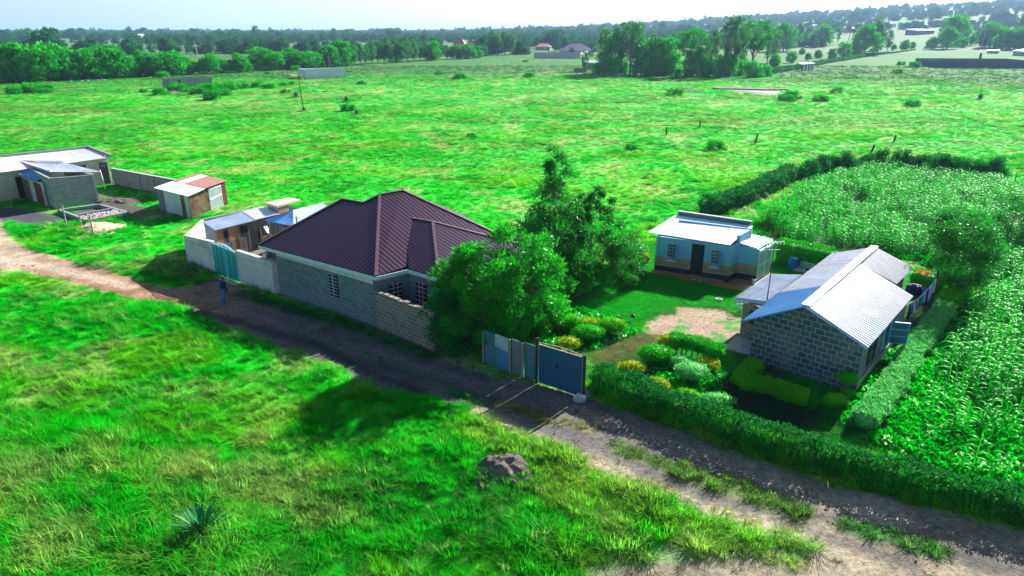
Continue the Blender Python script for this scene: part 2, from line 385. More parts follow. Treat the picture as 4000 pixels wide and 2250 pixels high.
MAT['rock'] = M('rock', (.2, .2, .21), .9, var=.3, vscale=5, bumpd=.03)
MAT['pale_rock'] = M('pale_rock', (.42, .42, .44), .9, var=.25, vscale=5, bumpd=.03)
MAT['soilpile'] = M('soil_heap', (.16, .12, .1), .95, var=.5, vscale=5, col2=(.3, .25, .2), bumpd=.15)
MAT['sand'] = M('sand', (.6, .46, .3), .95, var=.15, vscale=3, bumpd=.03)
MAT['redroof'] = Mroof('red_tiles', (.45, .12, .08), .7, 0, pitch=.3, sheet=1.2, bd=.03)
MAT['greyroof'] = Mroof('slate_blue_sheets', (.07, .11, .17), .5, .2, pitch=.3, sheet=1.2, bd=.02)
MAT['navy_plastic'] = M('navy_plastic', (.006, .02, .07), .7, var=.1, spec=.15)
MAT['blue_plastic'] = M('blue_plastic', (.01, .14, .6), .4, var=.1)
MAT['skin'] = M('skin', (.09, .05, .035), .6, var=.05)
MAT['jacket'] = M('jacket_cloth', (.008, .01, .03), .85, var=.2, vscale=10)
MAT['jeans'] = M('denim', (.03, .14, .32), .85, var=.2, vscale=10)
MAT['bag'] = M('backpack_cloth', (.02, .05, .35), .7, var=.15, vscale=10)
MAT['hair'] = M('black_hair', (.006, .005, .006), .9)
MAT['shoe'] = M('shoe_leather', (.08, .2, .3), .6)
def cloth(name, c): return Mleaf(name, (c, c, tuple(v * .8 for v in c)), rough=.9, trans=.45, spec=.05)

# ------------------------------------------------------------------ what grows or lies where (colours and grass density over the land)
def W(pts): return np.array([g(p)[:2] for p in pts])
def WD(*pts): return W([D(*p) for p in pts])
def sd_poly(x, y, P):
    d = np.full(x.shape, 1e9); ins = np.zeros(x.shape, bool); n = len(P)
    for i in range(n):
        a = P[i]; b = P[(i + 1) % n]; e = b - a; wx = x - a[0]; wy = y - a[1]
        t = np.clip((wx * e[0] + wy * e[1]) / (e @ e + 1e-9), 0, 1)
        d = np.minimum(d, np.hypot(wx - e[0] * t, wy - e[1] * t))
        c = ((a[1] > y) != (b[1] > y)) & (x < (b[0] - a[0]) * (y - a[1]) / (b[1] - a[1] + 1e-12) + a[0]); ins ^= c
    return np.where(ins, -d, d)
def sd_line(x, y, P, wd):
    d = np.full(x.shape, 1e9)
    for i in range(len(P) - 1):
        a = P[i]; b = P[i + 1]; e = b - a; wx = x - a[0]; wy = y - a[1]
        t = np.clip((wx * e[0] + wy * e[1]) / (e @ e + 1e-9), 0, 1)
        d = np.minimum(d, np.hypot(wx - e[0] * t, wy - e[1] * t))
    return d - wd
ROAD = WD((-60, 530), (0, 555), (28, 600), (62, 622), (130, 642), (200, 665), (300, 690), (345, 700), (400, 722), (470, 722), (530, 705), (548, 700), (604, 716), (640, 742), (705, 762), (830, 802),
          (1000, 865), (1090, 895), (1215, 940), (1350, 970), (1497, 1003), (1620, 1046), (1746, 1096), (1915, 1162), (2126, 1222), (2266, 1260), (2432, 1302), (2576, 1327), (2800, 1380), (2800, 1700), (1700, 1700), (1480, 1462),
          (1560, 1430), (1700, 1405), (1860, 1400), (2060, 1388), (2035, 1352), (1800, 1308), (1600, 1238), (1480, 1168), (1370, 1108), (1250, 1058), (1190, 1030), (1110, 1008), (1000, 990), (900, 962),
          (860, 925), (780, 895), (640, 848), (530, 805), (470, 776), (400, 764), (250, 732), (150, 702), (0, 680), (-80, 672))
YARD = WD((1480, 905), (1350, 868), (1240, 860), (1130, 880), (1400, 755), (1560, 665), (1640, 615), (1940, 590), (2100, 628), (2350, 690), (2340, 850), (2130, 1085), (2080, 1100), (1800, 1020), (1470, 935))
PATCH = WD((1625, 800), (1665, 785), (1725, 765), (1800, 772), (1875, 792), (1890, 850), (1880, 900), (1840, 905), (1780, 870), (1700, 852), (1640, 850), (1605, 835))
WORN = WD((1470, 900), (1540, 860), (1620, 835), (1700, 850), (1690, 880), (1600, 905), (1560, 930), (1490, 935))
MAIZE_BACK = WD((1990, 640), (1900, 560), (2010, 480), (2130, 440), (2250, 425), (2480, 462), (2640, 500), (2700, 760), (2430, 705), (2310, 665), (2200, 640), (2100, 628), (2060, 618))
MAIZE_R = WD((2385, 770), (2640, 700), (3000, 1200), (2640, 1260), (2576, 1270), (2180, 1110), (2130, 1085), (2230, 960), (2330, 840))
COMP = np.array([g(c2(270, 1060))[:2], g(c2(1365, 1440))[:2], g(c3(1470, 1400))[:2], (3, 38), (-1, 46), (-14, 52), (-22.8, 49.5)])
SANDYARD = WD((-40, 520), (60, 525), (160, 545), (230, 545), (330, 540), (380, 520), (260, 500), (180, 540), (130, 560), (60, 560), (-40, 560))
POND = W([f3(2100, 815), f3(2400, 825), f4(30, 832), f4(125, 836), f4(85, 880), f4(0, 880), f3(2500, 872), f3(2250, 850)])
def field(x, y):
    """-> colour (n,3), grass density 0..1, grass height, kind of land, tuft colour"""
    x = np.asarray(x, float); y = np.asarray(y, float)
    d = np.hypot(x, y)
    st = 0.78 * x + .62 * y; sn = -.62 * x + .78 * y      # wind-laid streaks run along the road
    n1 = fbm(x, y, 9, 4, 1); n2 = fbm(x * .8, y * 1.5, 4.5, 4, 9); n3 = fbm(x, y, 2.0, 3, 21); n4 = fbm(x, y, 55, 3, 33)
    strk = fbm(x * .28 + y * .2, y * 1.0 - x * .12, 7, 4, 55)
    vivid = np.array([.003, .5, .006]); deep = np.array([.001, .27, .012]); olive = np.array([.2, .5, .01]); straw = np.array([.34, .46, .13]); lush = np.array([.004, .56, .012]); pale = np.array([.045, .36, .025])
    c = vivid + (deep - vivid) * sstep(.54, .76, n2)[..., None] * .8
    c = c + (lush - c) * sstep(.52, .66, n3)[..., None] * .7
    ol = sstep(.5, .66, fbm(x, y, 6, 4, 71)) ; c = c + (olive - c) * (ol * .5)[..., None]
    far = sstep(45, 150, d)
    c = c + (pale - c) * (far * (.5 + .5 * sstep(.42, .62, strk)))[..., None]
    stw = sstep(.56, .72, fbm(x, y, 3.4, 4, 88)) * .6; c = c + (straw - c) * stw[..., None]
    redd = sstep(.6, .72, strk) * far * .22; c = c + (np.array([.3, .3, .06]) - c) * redd[..., None]
    # dry patch of field lower left and along the track
    for (px, py, rad, a) in ((500, 1900, 5.5, .5), (250, 2080, 4, .6), (1000, 1760, 4, .35), (2750, 2030, 4.5, .62), (3050, 2080, 4, .5), (2900, 1950, 3.5, .6), (2300, 1870, 1.2, .3)):
        q = g(px, 0, py) if False else g((px, py)); k = np.exp(-((x - q[0]) ** 2 + (y - q[1]) ** 2) / rad ** 2) * a * sstep(.45, .62, fbm(x, y, 1.1, 3, 95) * .7 + n2 * .3)
        c = c + (np.array([.42, .52, .12]) - c) * k[..., None]
    # patches of ground far out, beyond the first field
    fp = sstep(.5, .56, fbm(x, y * 2.5, 260, 3, 5)) * sstep(330, 420, d); c = c * (1 - .6 * sstep(200, 300, d))[..., None]; c = c + (np.array([.1, .17, .06]) - c) * fp[..., None]  # past the tufts the ground is darkened, painting in their missing shade
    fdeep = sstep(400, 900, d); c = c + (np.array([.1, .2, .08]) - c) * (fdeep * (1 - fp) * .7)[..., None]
    tc = c.copy(); dens = np.ones(x.shape); hgt = .26 + .34 * sstep(.3, .75, n1) ; kind = np.zeros(x.shape, int)
    def lay(sd, col, dn, hg, k, soft=.3, na=.5, nsc=1.2, a=1.0, tcol=None):
        nonlocal c, dens, hgt, tc
        s = sd + (fbm(x, y, nsc, 3, 101 + k) - .5) * 2 * na; al = (1 - sstep(-soft, soft, s)) * a
        c = c + (np.array(col) - c) * al[..., None] if np.ndim(col) == 1 else c + (col - c) * al[..., None]
        if dn is not None: dens = dens + (dn - dens) * al; hgt = hgt + (hg - hgt) * al
        if tcol is not None: tc = tc + (np.array(tcol) - tc) * al[..., None]
        if k < 90: kind[(al > .5)] = k
    nn = fbm(x, y, .9, 4, 61)[..., None]
    if d.min() < 150:
        # roadside and yard soils
        lay(sd_poly(x, y, SANDYARD), (.09, .09, .09), .05, .1, 90, .6, 1.0)
        lay(sd_poly(x, y, COMP), np.array([.2, .17, .13]) * (.7 + .6 * nn), 0.0, .1, 2, .15, .1)
        rx = x + 17.0
        t = sstep(-40, -24, x)[..., None]; t2 = sstep(-19, -11, x + (nn[..., 0] - .5) * 6)[..., None]
        rc = np.array([.47, .38, .26]) * (1 - t) + np.array([.3, .17, .1]) * t
        rc = rc * (1 - t2) + np.array([.115, .105, .1]) * t2  # red-brown and dark stretches: soil colour with the walls' cast shade painted in
        t3 = sstep(2, 9, x)[..., None]; rc = rc * (1 - t3) + np.array([.34, .29, .2]) * t3
        rc = rc * (.35 + 1.3 * nn)
        lay(sd_poly(x, y, ROAD), rc, .03, .07, 1, .12, .32, .8, tcol=(.13, .15, .06))
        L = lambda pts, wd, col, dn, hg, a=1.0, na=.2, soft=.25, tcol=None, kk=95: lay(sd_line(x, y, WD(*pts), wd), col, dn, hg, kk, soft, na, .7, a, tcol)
        # wheel tracks and dark mud ruts
        L([(420, 735), (560, 765), (800, 845), (1000, 905), (1250, 975), (1500, 1085), (1800, 1200), (2200, 1340)], .2, (.2, .18, .16), None, 0, .75)
        L([(700, 815), (950, 900), (1180, 975)], .15, (.17, .16, .15), None, 0, .7)
        L([(1300, 1060), (1500, 1130), (1700, 1215), (2000, 1330)], .3, (.17, .15, .14), None, 0, .85)
        L([(480, 780), (600, 810), (800, 870), (950, 945), (1060, 985)], .35, (.025, .026, .032), None, 0, .75)
        L([(900, 900), (1100, 960), (1250, 1010)], .3, (.035, .035, .045), None, 0, .6)
        L([(1500, 1060), (1750, 1160), (2050, 1290), (2300, 1370), (2600, 1440)], .42, (.07, .075, .085), None, 0, .7)
        L([(1480, 1160), (1640, 1215), (1830, 1280), (2040, 1340), (2300, 1420)], .3, (.11, .1, .1), None, 0, .7)
        L([(200, 655), (330, 690)], .2, (.1, .07, .05), None, 0, .7); L([(0, 650), (160, 680), (330, 720)], .5, (.6, .5, .38), None, 0, .6)
        L([(1120, 900), (1300, 960), (1460, 1040), (1600, 1100), (1850, 1200), (2200, 1330)], .5, (.24, .22, .17), .25, .1, .5, .4, tcol=(.25, .24, .1))
        # verge under the wall, grass between ruts, straw strip
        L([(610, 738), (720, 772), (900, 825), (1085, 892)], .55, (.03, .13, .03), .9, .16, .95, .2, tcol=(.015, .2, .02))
        L([(740, 830), (850, 865), (1000, 920), (1120, 975)], .25, (.08, .13, .06), .35, .12, .7, .3, tcol=(.04, .2, .03))
        L([(1270, 905), (1350, 960), (1450, 985)], .5, (.17, .15, .1), .4, .1, .5, .4, tcol=(.2, .2, .08))
        L([(1130, 985), (1200, 1010)], .4, (.03, .15, .03), .8, .18, .9, tcol=(.02, .26, .03))
        L([(1270, 1020), (1345, 1045), (1370, 1062)], .35, (.2, .2, .08), .8, .2, .9, tcol=(.28, .3, .07))
        L([(1420, 1060), (1485, 1082)], .3, (.2, .2, .08), .7, .2, .9, tcol=(.26, .3, .07))
        L([(1560, 1128), (1700, 1180)], .42, (.1, .16, .05), .9, .2, .95, tcol=(.12, .28, .04))
        L([(1700, 1180), (1850, 1230), (2010, 1285)], .5, (.12, .2, .05), .9, .24, .95, tcol=(.1, .27, .03))
        L([(2130, 1322), (2240, 1350), (2350, 1388)], .42, (.06, .18, .04), .9, .2, .95, tcol=(.05, .28, .03))
        L([(1500, 1440), (1700, 1420), (1900, 1415), (2100, 1410)], .6, (.32, .28, .2), .35, .12, .7, .5, tcol=(.4, .4, .16))
        L([(1225, 1090), (1380, 1165), (1580, 1275), (1800, 1350), (1960, 1385)], .8, (.25, .35, .08), .9, .3, .7, .3, tcol=(.22, .52, .04))
        L([(1200, 1037), (1290, 1078), (1400, 1122), (1520, 1172), (1650, 1228), (1800, 1285), (1950, 1330), (2030, 1352)], .3, (.5, .44, .27), .75, .09, .9, .25, .3, tcol=(.62, .58, .3))
        # homestead
        lay(sd_poly(x, y, YARD), np.array([.002, .55, .01]) * (.8 + .4 * nn), 0.0, .06, 3, .2, .15, tcol=(.01, .3, .015))
        lay(sd_poly(x, y, WORN), np.array([.28, .3, .12]) * (.5 + nn), .1, .05, 95, .5, .5)
        lay(sd_poly(x, y, PATCH), (np.array([.42, .31, .21]) * (.6 + .8 * nn)) * (1 - sstep(.52, .64, nn)) + np.array([.1, .3, .06]) * sstep(.52, .64, nn), 0.0, .05, 4, .3, .5, .6)
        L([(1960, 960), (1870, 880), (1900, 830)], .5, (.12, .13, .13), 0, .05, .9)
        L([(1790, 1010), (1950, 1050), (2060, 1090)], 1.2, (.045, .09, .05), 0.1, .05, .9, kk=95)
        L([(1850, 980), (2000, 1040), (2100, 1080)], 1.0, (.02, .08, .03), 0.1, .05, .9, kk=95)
        L([(2100, 1080), (2200, 950), (2300, 860)], .35, (.03, .3, .03), .0, .05, .9)
        L([(2160, 990), (2250, 880), (2300, 800), (2330, 740)], .45, (.13, .12, .09), 0, .05, .9, kk=95)
        L([(1560, 925), (1660, 905), (1780, 960)], .8, (.05, .18, .04), .1, .1, .8)
        lay(sd_poly(x, y, MAIZE_BACK), np.array([.08, .12, .05]) * (.5 + nn), .25, .3, 5, .5, .6, tcol=(.02, .32, .02))
        lay(sd_poly(x, y, MAIZE_R), np.array([.05, .14, .04]) * (.5 + nn), .6, .3, 5, .4, .5, tcol=(.01, .3, .02))
        L([(2350, 1165), (2430, 1185)], .5, (.3, .25, .24), .1, .1, .9)
        L([(2110, 1095), (2250, 1150), (2400, 1195), (2600, 1245)], .9, (.01, .3, .01), .45, .16, 1, .3, tcol=(.01, .5, .015))
        # beside the far houses
        L([(20, 530), (120, 555), (240, 545)], 1.4, (.07, .075, .085), .05, .1, .8); L([(250, 490), (330, 540), (420, 530)], 1.2, (.1, .09, .08), .25, .15, .8)
        L([(255, 572), (270, 575)], .9, (.6, .45, .3), .1, .1, .9)
        L([(330, 690), (360, 660), (430, 610)], .1, (.05, .2, .03), None, 0, .3)
    lay(sd_poly(x, y, POND), (.3, .28, .25), 0, .02, 95, .3, .3)
    # paths worn across the big field
    for pts, wd, a in (([f2(0, 905), f2(700, 850), f2(1400, 775), f2(2576, 670), f3(400, 640)], .7, .55), ([f3(0, 915), f3(400, 870), f3(1300, 740)], .8, .35), ([f2(1700, 1010), f2(2576, 880), f3(200, 870)], .8, .35), ([D(0, 300), D(500, 262), D(760, 240)], .8, .3), ([D(1500, 330), D(2000, 300), D(2400, 262)], 1.0, .3)):
        s_ = sd_line(x, y, W(pts), wd); al = (1 - sstep(-.6, 1.6, s_ + (n3 - .5) * 2)) * a; c = c + (np.array([.42, .36, .16]) - c) * al[..., None]; hgt = hgt * (1 - .5 * al); tc = tc + (np.array([.42, .4, .16]) - tc) * al[..., None]
    return np.clip(c, 0, 1), np.clip(dens, 0, 1), hgt, kind, np.clip(tc, 0, 1)

# ------------------------------------------------------------------ ground sheets, one grid shared out by kind of land
def spaced(a, b, s0, lim):
    r = [0.0]; s = s0
    while r[-1] < b:
        if r[-1] > a: s = min(s * 1.045, lim)
        r.append(r[-1] + s)
    return np.array(r)
xp = spaced(34, 9000, .22, 260); gx = np.concatenate([-xp[::-1][:-1], xp])
gy = 8 + spaced(46, 16000, .22, 260)
GX, GY = np.meshgrid(gx, gy); px_, py_ = GX.ravel(), GY.ravel()
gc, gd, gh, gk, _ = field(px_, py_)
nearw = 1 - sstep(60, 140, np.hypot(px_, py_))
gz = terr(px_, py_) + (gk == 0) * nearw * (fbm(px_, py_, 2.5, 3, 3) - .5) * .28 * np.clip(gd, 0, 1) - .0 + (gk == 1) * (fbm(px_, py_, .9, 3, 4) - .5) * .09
GV = np.stack([px_, py_, gz], 1)
nx, ny = len(gx), len(gy)
ii, jj = np.meshgrid(np.arange(nx - 1), np.arange(ny - 1)); b0 = (jj * nx + ii).ravel()
GF = np.stack([b0, b0 + 1, b0 + nx + 1, b0 + nx], 1)
cx_ = (px_[GF].mean(1)); fk = np.array([gk[GF[:, q]] for q in range(4)]).max(0)
mg, nt, b = newmat('land')
at = N(nt, 'ShaderNodeAttribute', attribute_name='col'); c = at.outputs['Color']
f = ramp(nt, noise(nt, 5, 8, rough=.7), .3, .7); c = mixc(nt, f, mixc(nt, 1, c, (.35, .4, .4), 'MULTIPLY'), mixc(nt, 1, c, (1.6, 1.55, 1.5), 'MULTIPLY'))
f = ramp(nt, noise(nt, .5, 6, rough=.7), .3, .7); c = mixc(nt, f, mixc(nt, 1, c, (.8, .85, .9), 'MULTIPLY'), mixc(nt, 1, c, (1.2, 1.1, 1.1), 'MULTIPLY'))
nt.links.new(c, b.inputs['Base Color']); b.inputs['Roughness'].default_value = .95; b.inputs['Specular IOR Level'].default_value = .15
bump(nt, b, noise(nt, 12, 8, rough=.75), .08)
for k, nm in ((0, 'ground'), (1, 'dirt_road'), (2, 'compound_ground'), (3, 'lawn'), (4, 'bare_earth_patch'), (5, 'garden_soil')):
    fs = GF[fk == k]
    if not len(fs): continue
    u, inv = np.unique(fs, return_inverse=True)
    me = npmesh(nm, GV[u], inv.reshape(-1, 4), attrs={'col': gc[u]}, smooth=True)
    tag(link(nm, me, mg), kind='structure')

# ------------------------------------------------------------------ scattering by geometry nodes (for what nobody could count)
def scatter(name, label, cat, pts, rz, tilt, scl, col, idx, protos, kind='stuff'):
    pc = bpy.data.collections.new(name + '_sources')
    for o in protos: pc.objects.link(o)
    n = len(pts); me = bpy.data.meshes.new(name); me.vertices.add(n); me.vertices.foreach_set('co', np.asarray(pts, np.float32).ravel())
    rot = np.zeros((n, 3), np.float32); rot[:, 0] = tilt; rot[:, 2] = rz
    a = me.attributes.new('rot', 'FLOAT_VECTOR', 'POINT'); a.data.foreach_set('vector', rot.ravel())
    scl = np.asarray(scl, np.float32)
    if scl.ndim == 1: scl = np.stack([scl] * 3, 1)
    a = me.attributes.new('scl', 'FLOAT_VECTOR', 'POINT'); a.data.foreach_set('vector', np.ascontiguousarray(scl, np.float32).ravel())
    a = me.attributes.new('idx', 'INT', 'POINT'); a.data.foreach_set('value', np.asarray(idx, np.int32))
    if col is not None:
        c4 = np.ones((n, 4), np.float32); c4[:, :3] = col; a = me.attributes.new('col', 'FLOAT_COLOR', 'POINT'); a.data.foreach_set('color', c4.ravel())
    me.update()
    ob = bpy.data.objects.new(name, me); COL.objects.link(ob); tag(ob, label, cat, kind=kind)
    ng = bpy.data.node_groups.new(name, 'GeometryNodeTree')
    ng.interface.new_socket('Geometry', in_out='INPUT', socket_type='NodeSocketGeometry'); ng.interface.new_socket('Geometry', in_out='OUTPUT', socket_type='NodeSocketGeometry')
    gi = ng.nodes.new('NodeGroupInput'); go = ng.nodes.new('NodeGroupOutput')
    ci = ng.nodes.new('GeometryNodeCollectionInfo'); ci.inputs[0].default_value = pc; ci.inputs['Separate Children'].default_value = True; ci.inputs['Reset Children'].default_value = True
    mp = ng.nodes.new('GeometryNodeMeshToPoints')
    ip = ng.nodes.new('GeometryNodeInstanceOnPoints')
    def na(nm, ty):
        q = ng.nodes.new('GeometryNodeInputNamedAttribute'); q.data_type = ty; q.inputs[0].default_value = nm
        return [s for s in q.outputs if s.enabled and s.name == 'Attribute'][0]
    ng.links.new(gi.outputs[0], mp.inputs[0]); ng.links.new(mp.outputs[0], ip.inputs['Points']); ng.links.new(ci.outputs[0], ip.inputs['Instance'])
    ip.inputs['Pick Instance'].default_value = True
    ng.links.new(na('idx', 'INT'), ip.inputs['Instance Index']); ng.links.new(na('rot', 'FLOAT_VECTOR'), ip.inputs['Rotation']); ng.links.new(na('scl', 'FLOAT_VECTOR'), ip.inputs['Scale'])
    ng.links.new(ip.outputs[0], go.inputs[0])
    md = ob.modifiers.new('scatter', 'NODES'); md.node_group = ng
    return ob
def proto(name, me, m):
    o = bpy.data.objects.new(name, me)
    if m and not len(me.materials): me.materials.append(m)
    return o
def blades(nb, rad, h, wdt, bend, seed, seg=3, upright=.3):
    r = np.random.RandomState(seed); V = []; Fq = []
    for k in range(nb):
        a = r.rand() * 6.283; q = rad * math.sqrt(r.rand()); p = np.array([q * math.cos(a), q * math.sin(a), 0]); az = a + r.randn() * .8
        dirv = np.array([math.cos(az), math.sin(az), 0]); side = np.array([-math.sin(az + r.randn() * .6), math.cos(az + r.randn() * .6), 0]) * wdt / 2
        hh = h * (.55 + .6 * r.rand()); bd = bend * (.4 + r.rand()); i = len(V)
        for s in range(seg + 1):
            t = s / seg; ww = side * (1 - t ** 2 * .92)
            c = p + dirv * (hh * (upright * t * .5 + bd * t * t)) + np.array([0, 0, hh * (t - .35 * bd * t * t)])
            V += [c - ww, c + ww]
        for s in range(seg): Fq.append((i + 2 * s, i + 2 * s + 1, i + 2 * s + 3, i + 2 * s + 2))
    return np.array(V), Fq
gp = []
for k in range(6):
    V, Fq = blades(64 if k < 4 else 40, .32, 1.0, .034 if k < 4 else .045, (.25, .45, .7, .9, .3, .6)[k], 40 + k, 3)
    gp.append(proto('tuft_%d' % k, npmesh('tuft_%d' % k, V, Fq), MAT['grass']))
def sample(n, x0, x1, y0, y1, seed):
    r = np.random.RandomState(seed); x = r.uniform(x0, x1, n); y = r.uniform(y0, y1, n)
    k = (np.abs(x) < y * .80 + 5)
    return x[k], y[k]
PX, PY, SS = [], [], []
for (dn, x0, x1, y0, y1, s, sd_) in ((17, -24, 24, 12, 26, .8, 1), (11, -36, 36, 26, 40, .95, 2), (5.5, -50, 50, 40, 58, 1.15, 3), (5, -75, 75, 58, 90, 1.15, 4), (2.2, -120, 120, 90, 150, 1.6, 5), (.8, -210, 210, 150, 250, 2.3, 6), (.25, -280, 280, 250, 330, 3, 7)):
    x, y = sample(int(dn * (x1 - x0) * (y1 - y0)), x0, x1, y0, y1, sd_); PX.append(x); PY.append(y); SS.append(np.full(len(x), s))
PX, PY, SS = map(np.concatenate, (PX, PY, SS))
fc, fd, fh, fkk, ftc = field(PX, PY)
keep = (RS.rand(len(PX)) < fd ** 1.2)
for bx in ((-58, -37, 62, 84),): pass
PX, PY, SS, fd, fh, ftc, fkk = [a[keep] for a in (PX, PY, SS, fd, fh, ftc, fkk)]
pz = terr(PX, PY) + (fkk == 0) * (1 - sstep(60, 140, np.hypot(PX, PY))) * (fbm(PX, PY, 2.5, 3, 3) - .5) * .28 - .02
n = len(PX); big = sstep(.6, .72, fbm(PX, PY, 1.6, 2, 140))
hs = fh * (.75 + .5 * RS.rand(n)) * (1 + .5 * big)
hs = np.minimum(hs, .75) * (1 - .5 * sstep(34, 60, np.hypot(PX, PY)))
ws = SS * np.clip(hs * 1.7, .35, 1.1)
tcol = ftc * (.6 + .75 * RS.rand(n))[:, None]
tip = RS.rand(n) < .05; tcol[tip] = tcol[tip] * .5 + np.array([.4, .48, .2]) * .5
wind = 2.6 + .9 * (fbm(PX, PY, 6, 2, 150) - .5)
scatter('grass', 'long bright green and straw coloured grass over the fields', 'grass', np.stack([PX, PY, pz], 1), wind + RS.randn(n) * .7, RS.rand(n) * .5, np.stack([ws, ws, hs], 1), tcol, RS.randint(0, 6, n), gp)
print('tufts', n)
# short turf of the lawn
x, y = sample(60000, 3, 26, 20, 50, 9); fc, fd, fh, fkk, ftc = field(x, y); k = (fkk == 3)
x, y, fc = x[k], y[k], fc[k]; n = len(x)
V, Fq = blades(26, .22, 1.0, .03, .4, 77, 2); tp = proto('turf', npmesh('turf', V, Fq), MAT['grass'])
s = RS.uniform(.7, 1.2, n)
scatter('lawn_grass', 'short mown grass of the homestead lawn', 'lawn', np.stack([x, y, np.zeros(n)], 1), RS.rand(n) * 6.28, RS.rand(n) * .2, np.stack([s, s, s * .06], 1), fc * (.9 + .3 * RS.rand(n))[:, None], np.zeros(n, int), [tp])

# small stones lying on the track
x, y = sample(60000, -45, 40, 16, 62, 19); fc, fd, fh, fkk, ftc = field(x, y); k = (fkk == 1) & (fbm(x, y, 1.5, 3, 8) > .5) & (RS.rand(len(x)) < .35)
x, y, fc = x[k], y[k], fc[k]; n = len(x); mb_ = MB(); mb_.lathe((0, 0, 0), [(.7, -.2), (1, .25), (.7, .7), (.2, .9)], 6, 1, .8)
pe = bpy.data.meshes.new('pebble'); pe.from_pydata([tuple(v) for v in mb_.v], [], mb_.f); pp = proto('pebble', pe, MAT['grass'])
scatter('gravel', 'small grey brown stones and clods lying on the dirt track', 'gravel', np.stack([x, y, np.zeros(n)], 1), RS.rand(n) * 6.28, np.zeros(n), .012 + .045 * RS.rand(n) ** 3, fc * (.7 + .8 * RS.rand(n))[:, None], np.zeros(n, int), [pp])

# ================================================================== BUILDINGS
def lerp(a, b, t): return np.array(a, float) * (1 - t) + np.array(b, float) * t
def window(root, p, q, t0, t1, z0, z1, n, fmat, gmat=None, nx_=2, nz=4, bars=None, name='window', proud=.05):
    """window on wall line p->q between fractions; n points outward"""
    p = np.array(p[:2], float); q = np.array(q[:2], float); n = np.array(n[:2], float) / np.linalg.norm(n[:2])
    a = lerp(p, q, t0); b_ = lerp(p, q, t1)
    P = lambda t, z, o: np.array([*(lerp(a, b_, t) + n * o), z])
    fr = MB(); wd = .05
    for (A, B) in ((P(0, z0, .03), P(1, z0, .03)), (P(0, z1, .03), P(1, z1, .03)), (P(0, z0, .03), P(0, z1, .03)), (P(1, z0, .03), P(1, z1, .03))): fr.bar(A, B, .05, .05)
    f = fr.build(name, MAT[fmat], root)
    pn = MB().poly(P(0, z0, .012), P(1, z0, .012), P(1, z1, .012), P(0, z1, .012)); pane = pn.build('pane', MAT['glass'], root); pane.parent = f
    if bars:
        br = MB()
        for i in range(1, nx_): br.bar(P(i / nx_, z0, .07), P(i / nx_, z1, .07), .018)
        for i in range(0, nz + 1): br.bar(P(0, z0 + (z1 - z0) * i / nz, .07), P(1, z0 + (z1 - z0) * i / nz, .07), .018)
        o = br.build('bars', MAT[bars], root); o.parent = f
    return f

# ---- main house with the maroon roof
ZE = 3.0
eL = g(c3(20, 530), ZE); eR = g(c3(970, 785), ZE); dR = (eR - eL)[:2]; dR /= np.linalg.norm(dR); nR = np.array([-dR[1], dR[0]])
def R_(u, v, z): return np.array([eR[0] + dR[0] * u + nR[0] * v, eR[1] + dR[1] * u + nR[1] * v, z])
R1 = g(c3(1000, 125), 5.42); R2 = g(c3(1190, 92), 5.42); r1 = g(c3(700, 160), 5.02); r2 = g(c3(870, 190), 5.02)
b1_ = g(c3(1212, 307), 4.36); b2_ = g(c3(1430, 345), 4.36); no = g(c3(1230, 725), ZE); bc = g(c3(1482, 797), ZE)
far = R_(.9, 9.9, ZE); bf = R_(3.0, 9.0, ZE); bl = R_(-10.6, 10.4, ZE); bm = R_(-5.2, 13.0, ZE)
H = empty('stone_house', (*R_(-4, 5, 0)[:2], 0), 'grey stone house under a large maroon hipped roof beside the shaded track', 'house')
rf = MB()
rf.slab([eL, eR, R1, r2, r1], .04)
o = rf.build('roof', MAT['maroon'], H)
rb = MB(); rb.slab([eR, far, R2, R1], .035); rb.slab([lerp(no, eR, -.02), bc, b2_ + (0, 0, .02), b1_ + (0, 0, .02)], .03); rb.slab([bc, bf, b2_ + (0, 0, .021)], .03)
rb.slab([bf, lerp(bf, far, .9), b1_ + (0, 0, .02), b2_ + (0, 0, .02)], .03)
rb.slab([eL, r1, bl], .03); rb.slab([r1, r2, bm, bl], .03); rb.slab([R1, R2, bm, r2], .03); rb.slab([R2, far, bm], .03)
rb.build('roof', MAT['maroon'], H)
tr = MB()
for a, b_ in ((eR, R1), (R1, R2), (R2, far), (r1, eL), (r1, r2), (r2, R1), (b1_, b2_), (b2_, bc), (b2_, bf)):
    tr.bar(a + (0, 0, .03), b_ + (0, 0, .03), .16, .05)
tr.build('ridge_cap', MAT['maroon_trim'], H)
fa = MB()
dz = np.array([0, 0, .14])
for a, b_ in ((eL, eR), (eR, no), (no, bc), (bc, bf), (far, bm), (bm, bl), (bl, eL)): fa.bar(a - dz, b_ - dz, .045, .2)
fa.build('fascia', MAT['fascia'], H)
wl = g(c3(200, 928)); wc = g(c3(972, 1196)); wr = g(c3(1452, 1402))
wn = np.array([-(wc - wl)[1], (wc - wl)[0]]); wn /= np.linalg.norm(wn)
inner = np.array([*(no[:2] + np.array(wn) * .25 - dR * .25), 0]); bcw = bc.copy(); bcw[:2] += nR * .3 - dR * .3; bcw[2] = 0
wm = MB(); wm.wall(wl, wc, 0, 2.9, .2); wm.wall(wc, inner, 0, 2.9, .2); wm.wall(inner, bcw, 0, 2.9, .2); wm.wall(bcw, R_(2.7, 8.8, 0), 0, 2.9, .2)
wm.wall(R_(.4, 9.5, 0), R_(-5.2, 12.6, 0), 0, 2.9, .2); wm.wall(R_(-5.2, 12.6, 0), R_(-9.4, 9.6, 0), 0, 2.9, .2); wm.wall(R_(-9.4, 9.6, 0), wl, 0, 2.9, .2)
wm.build('wall', MAT['stone_main'], H)
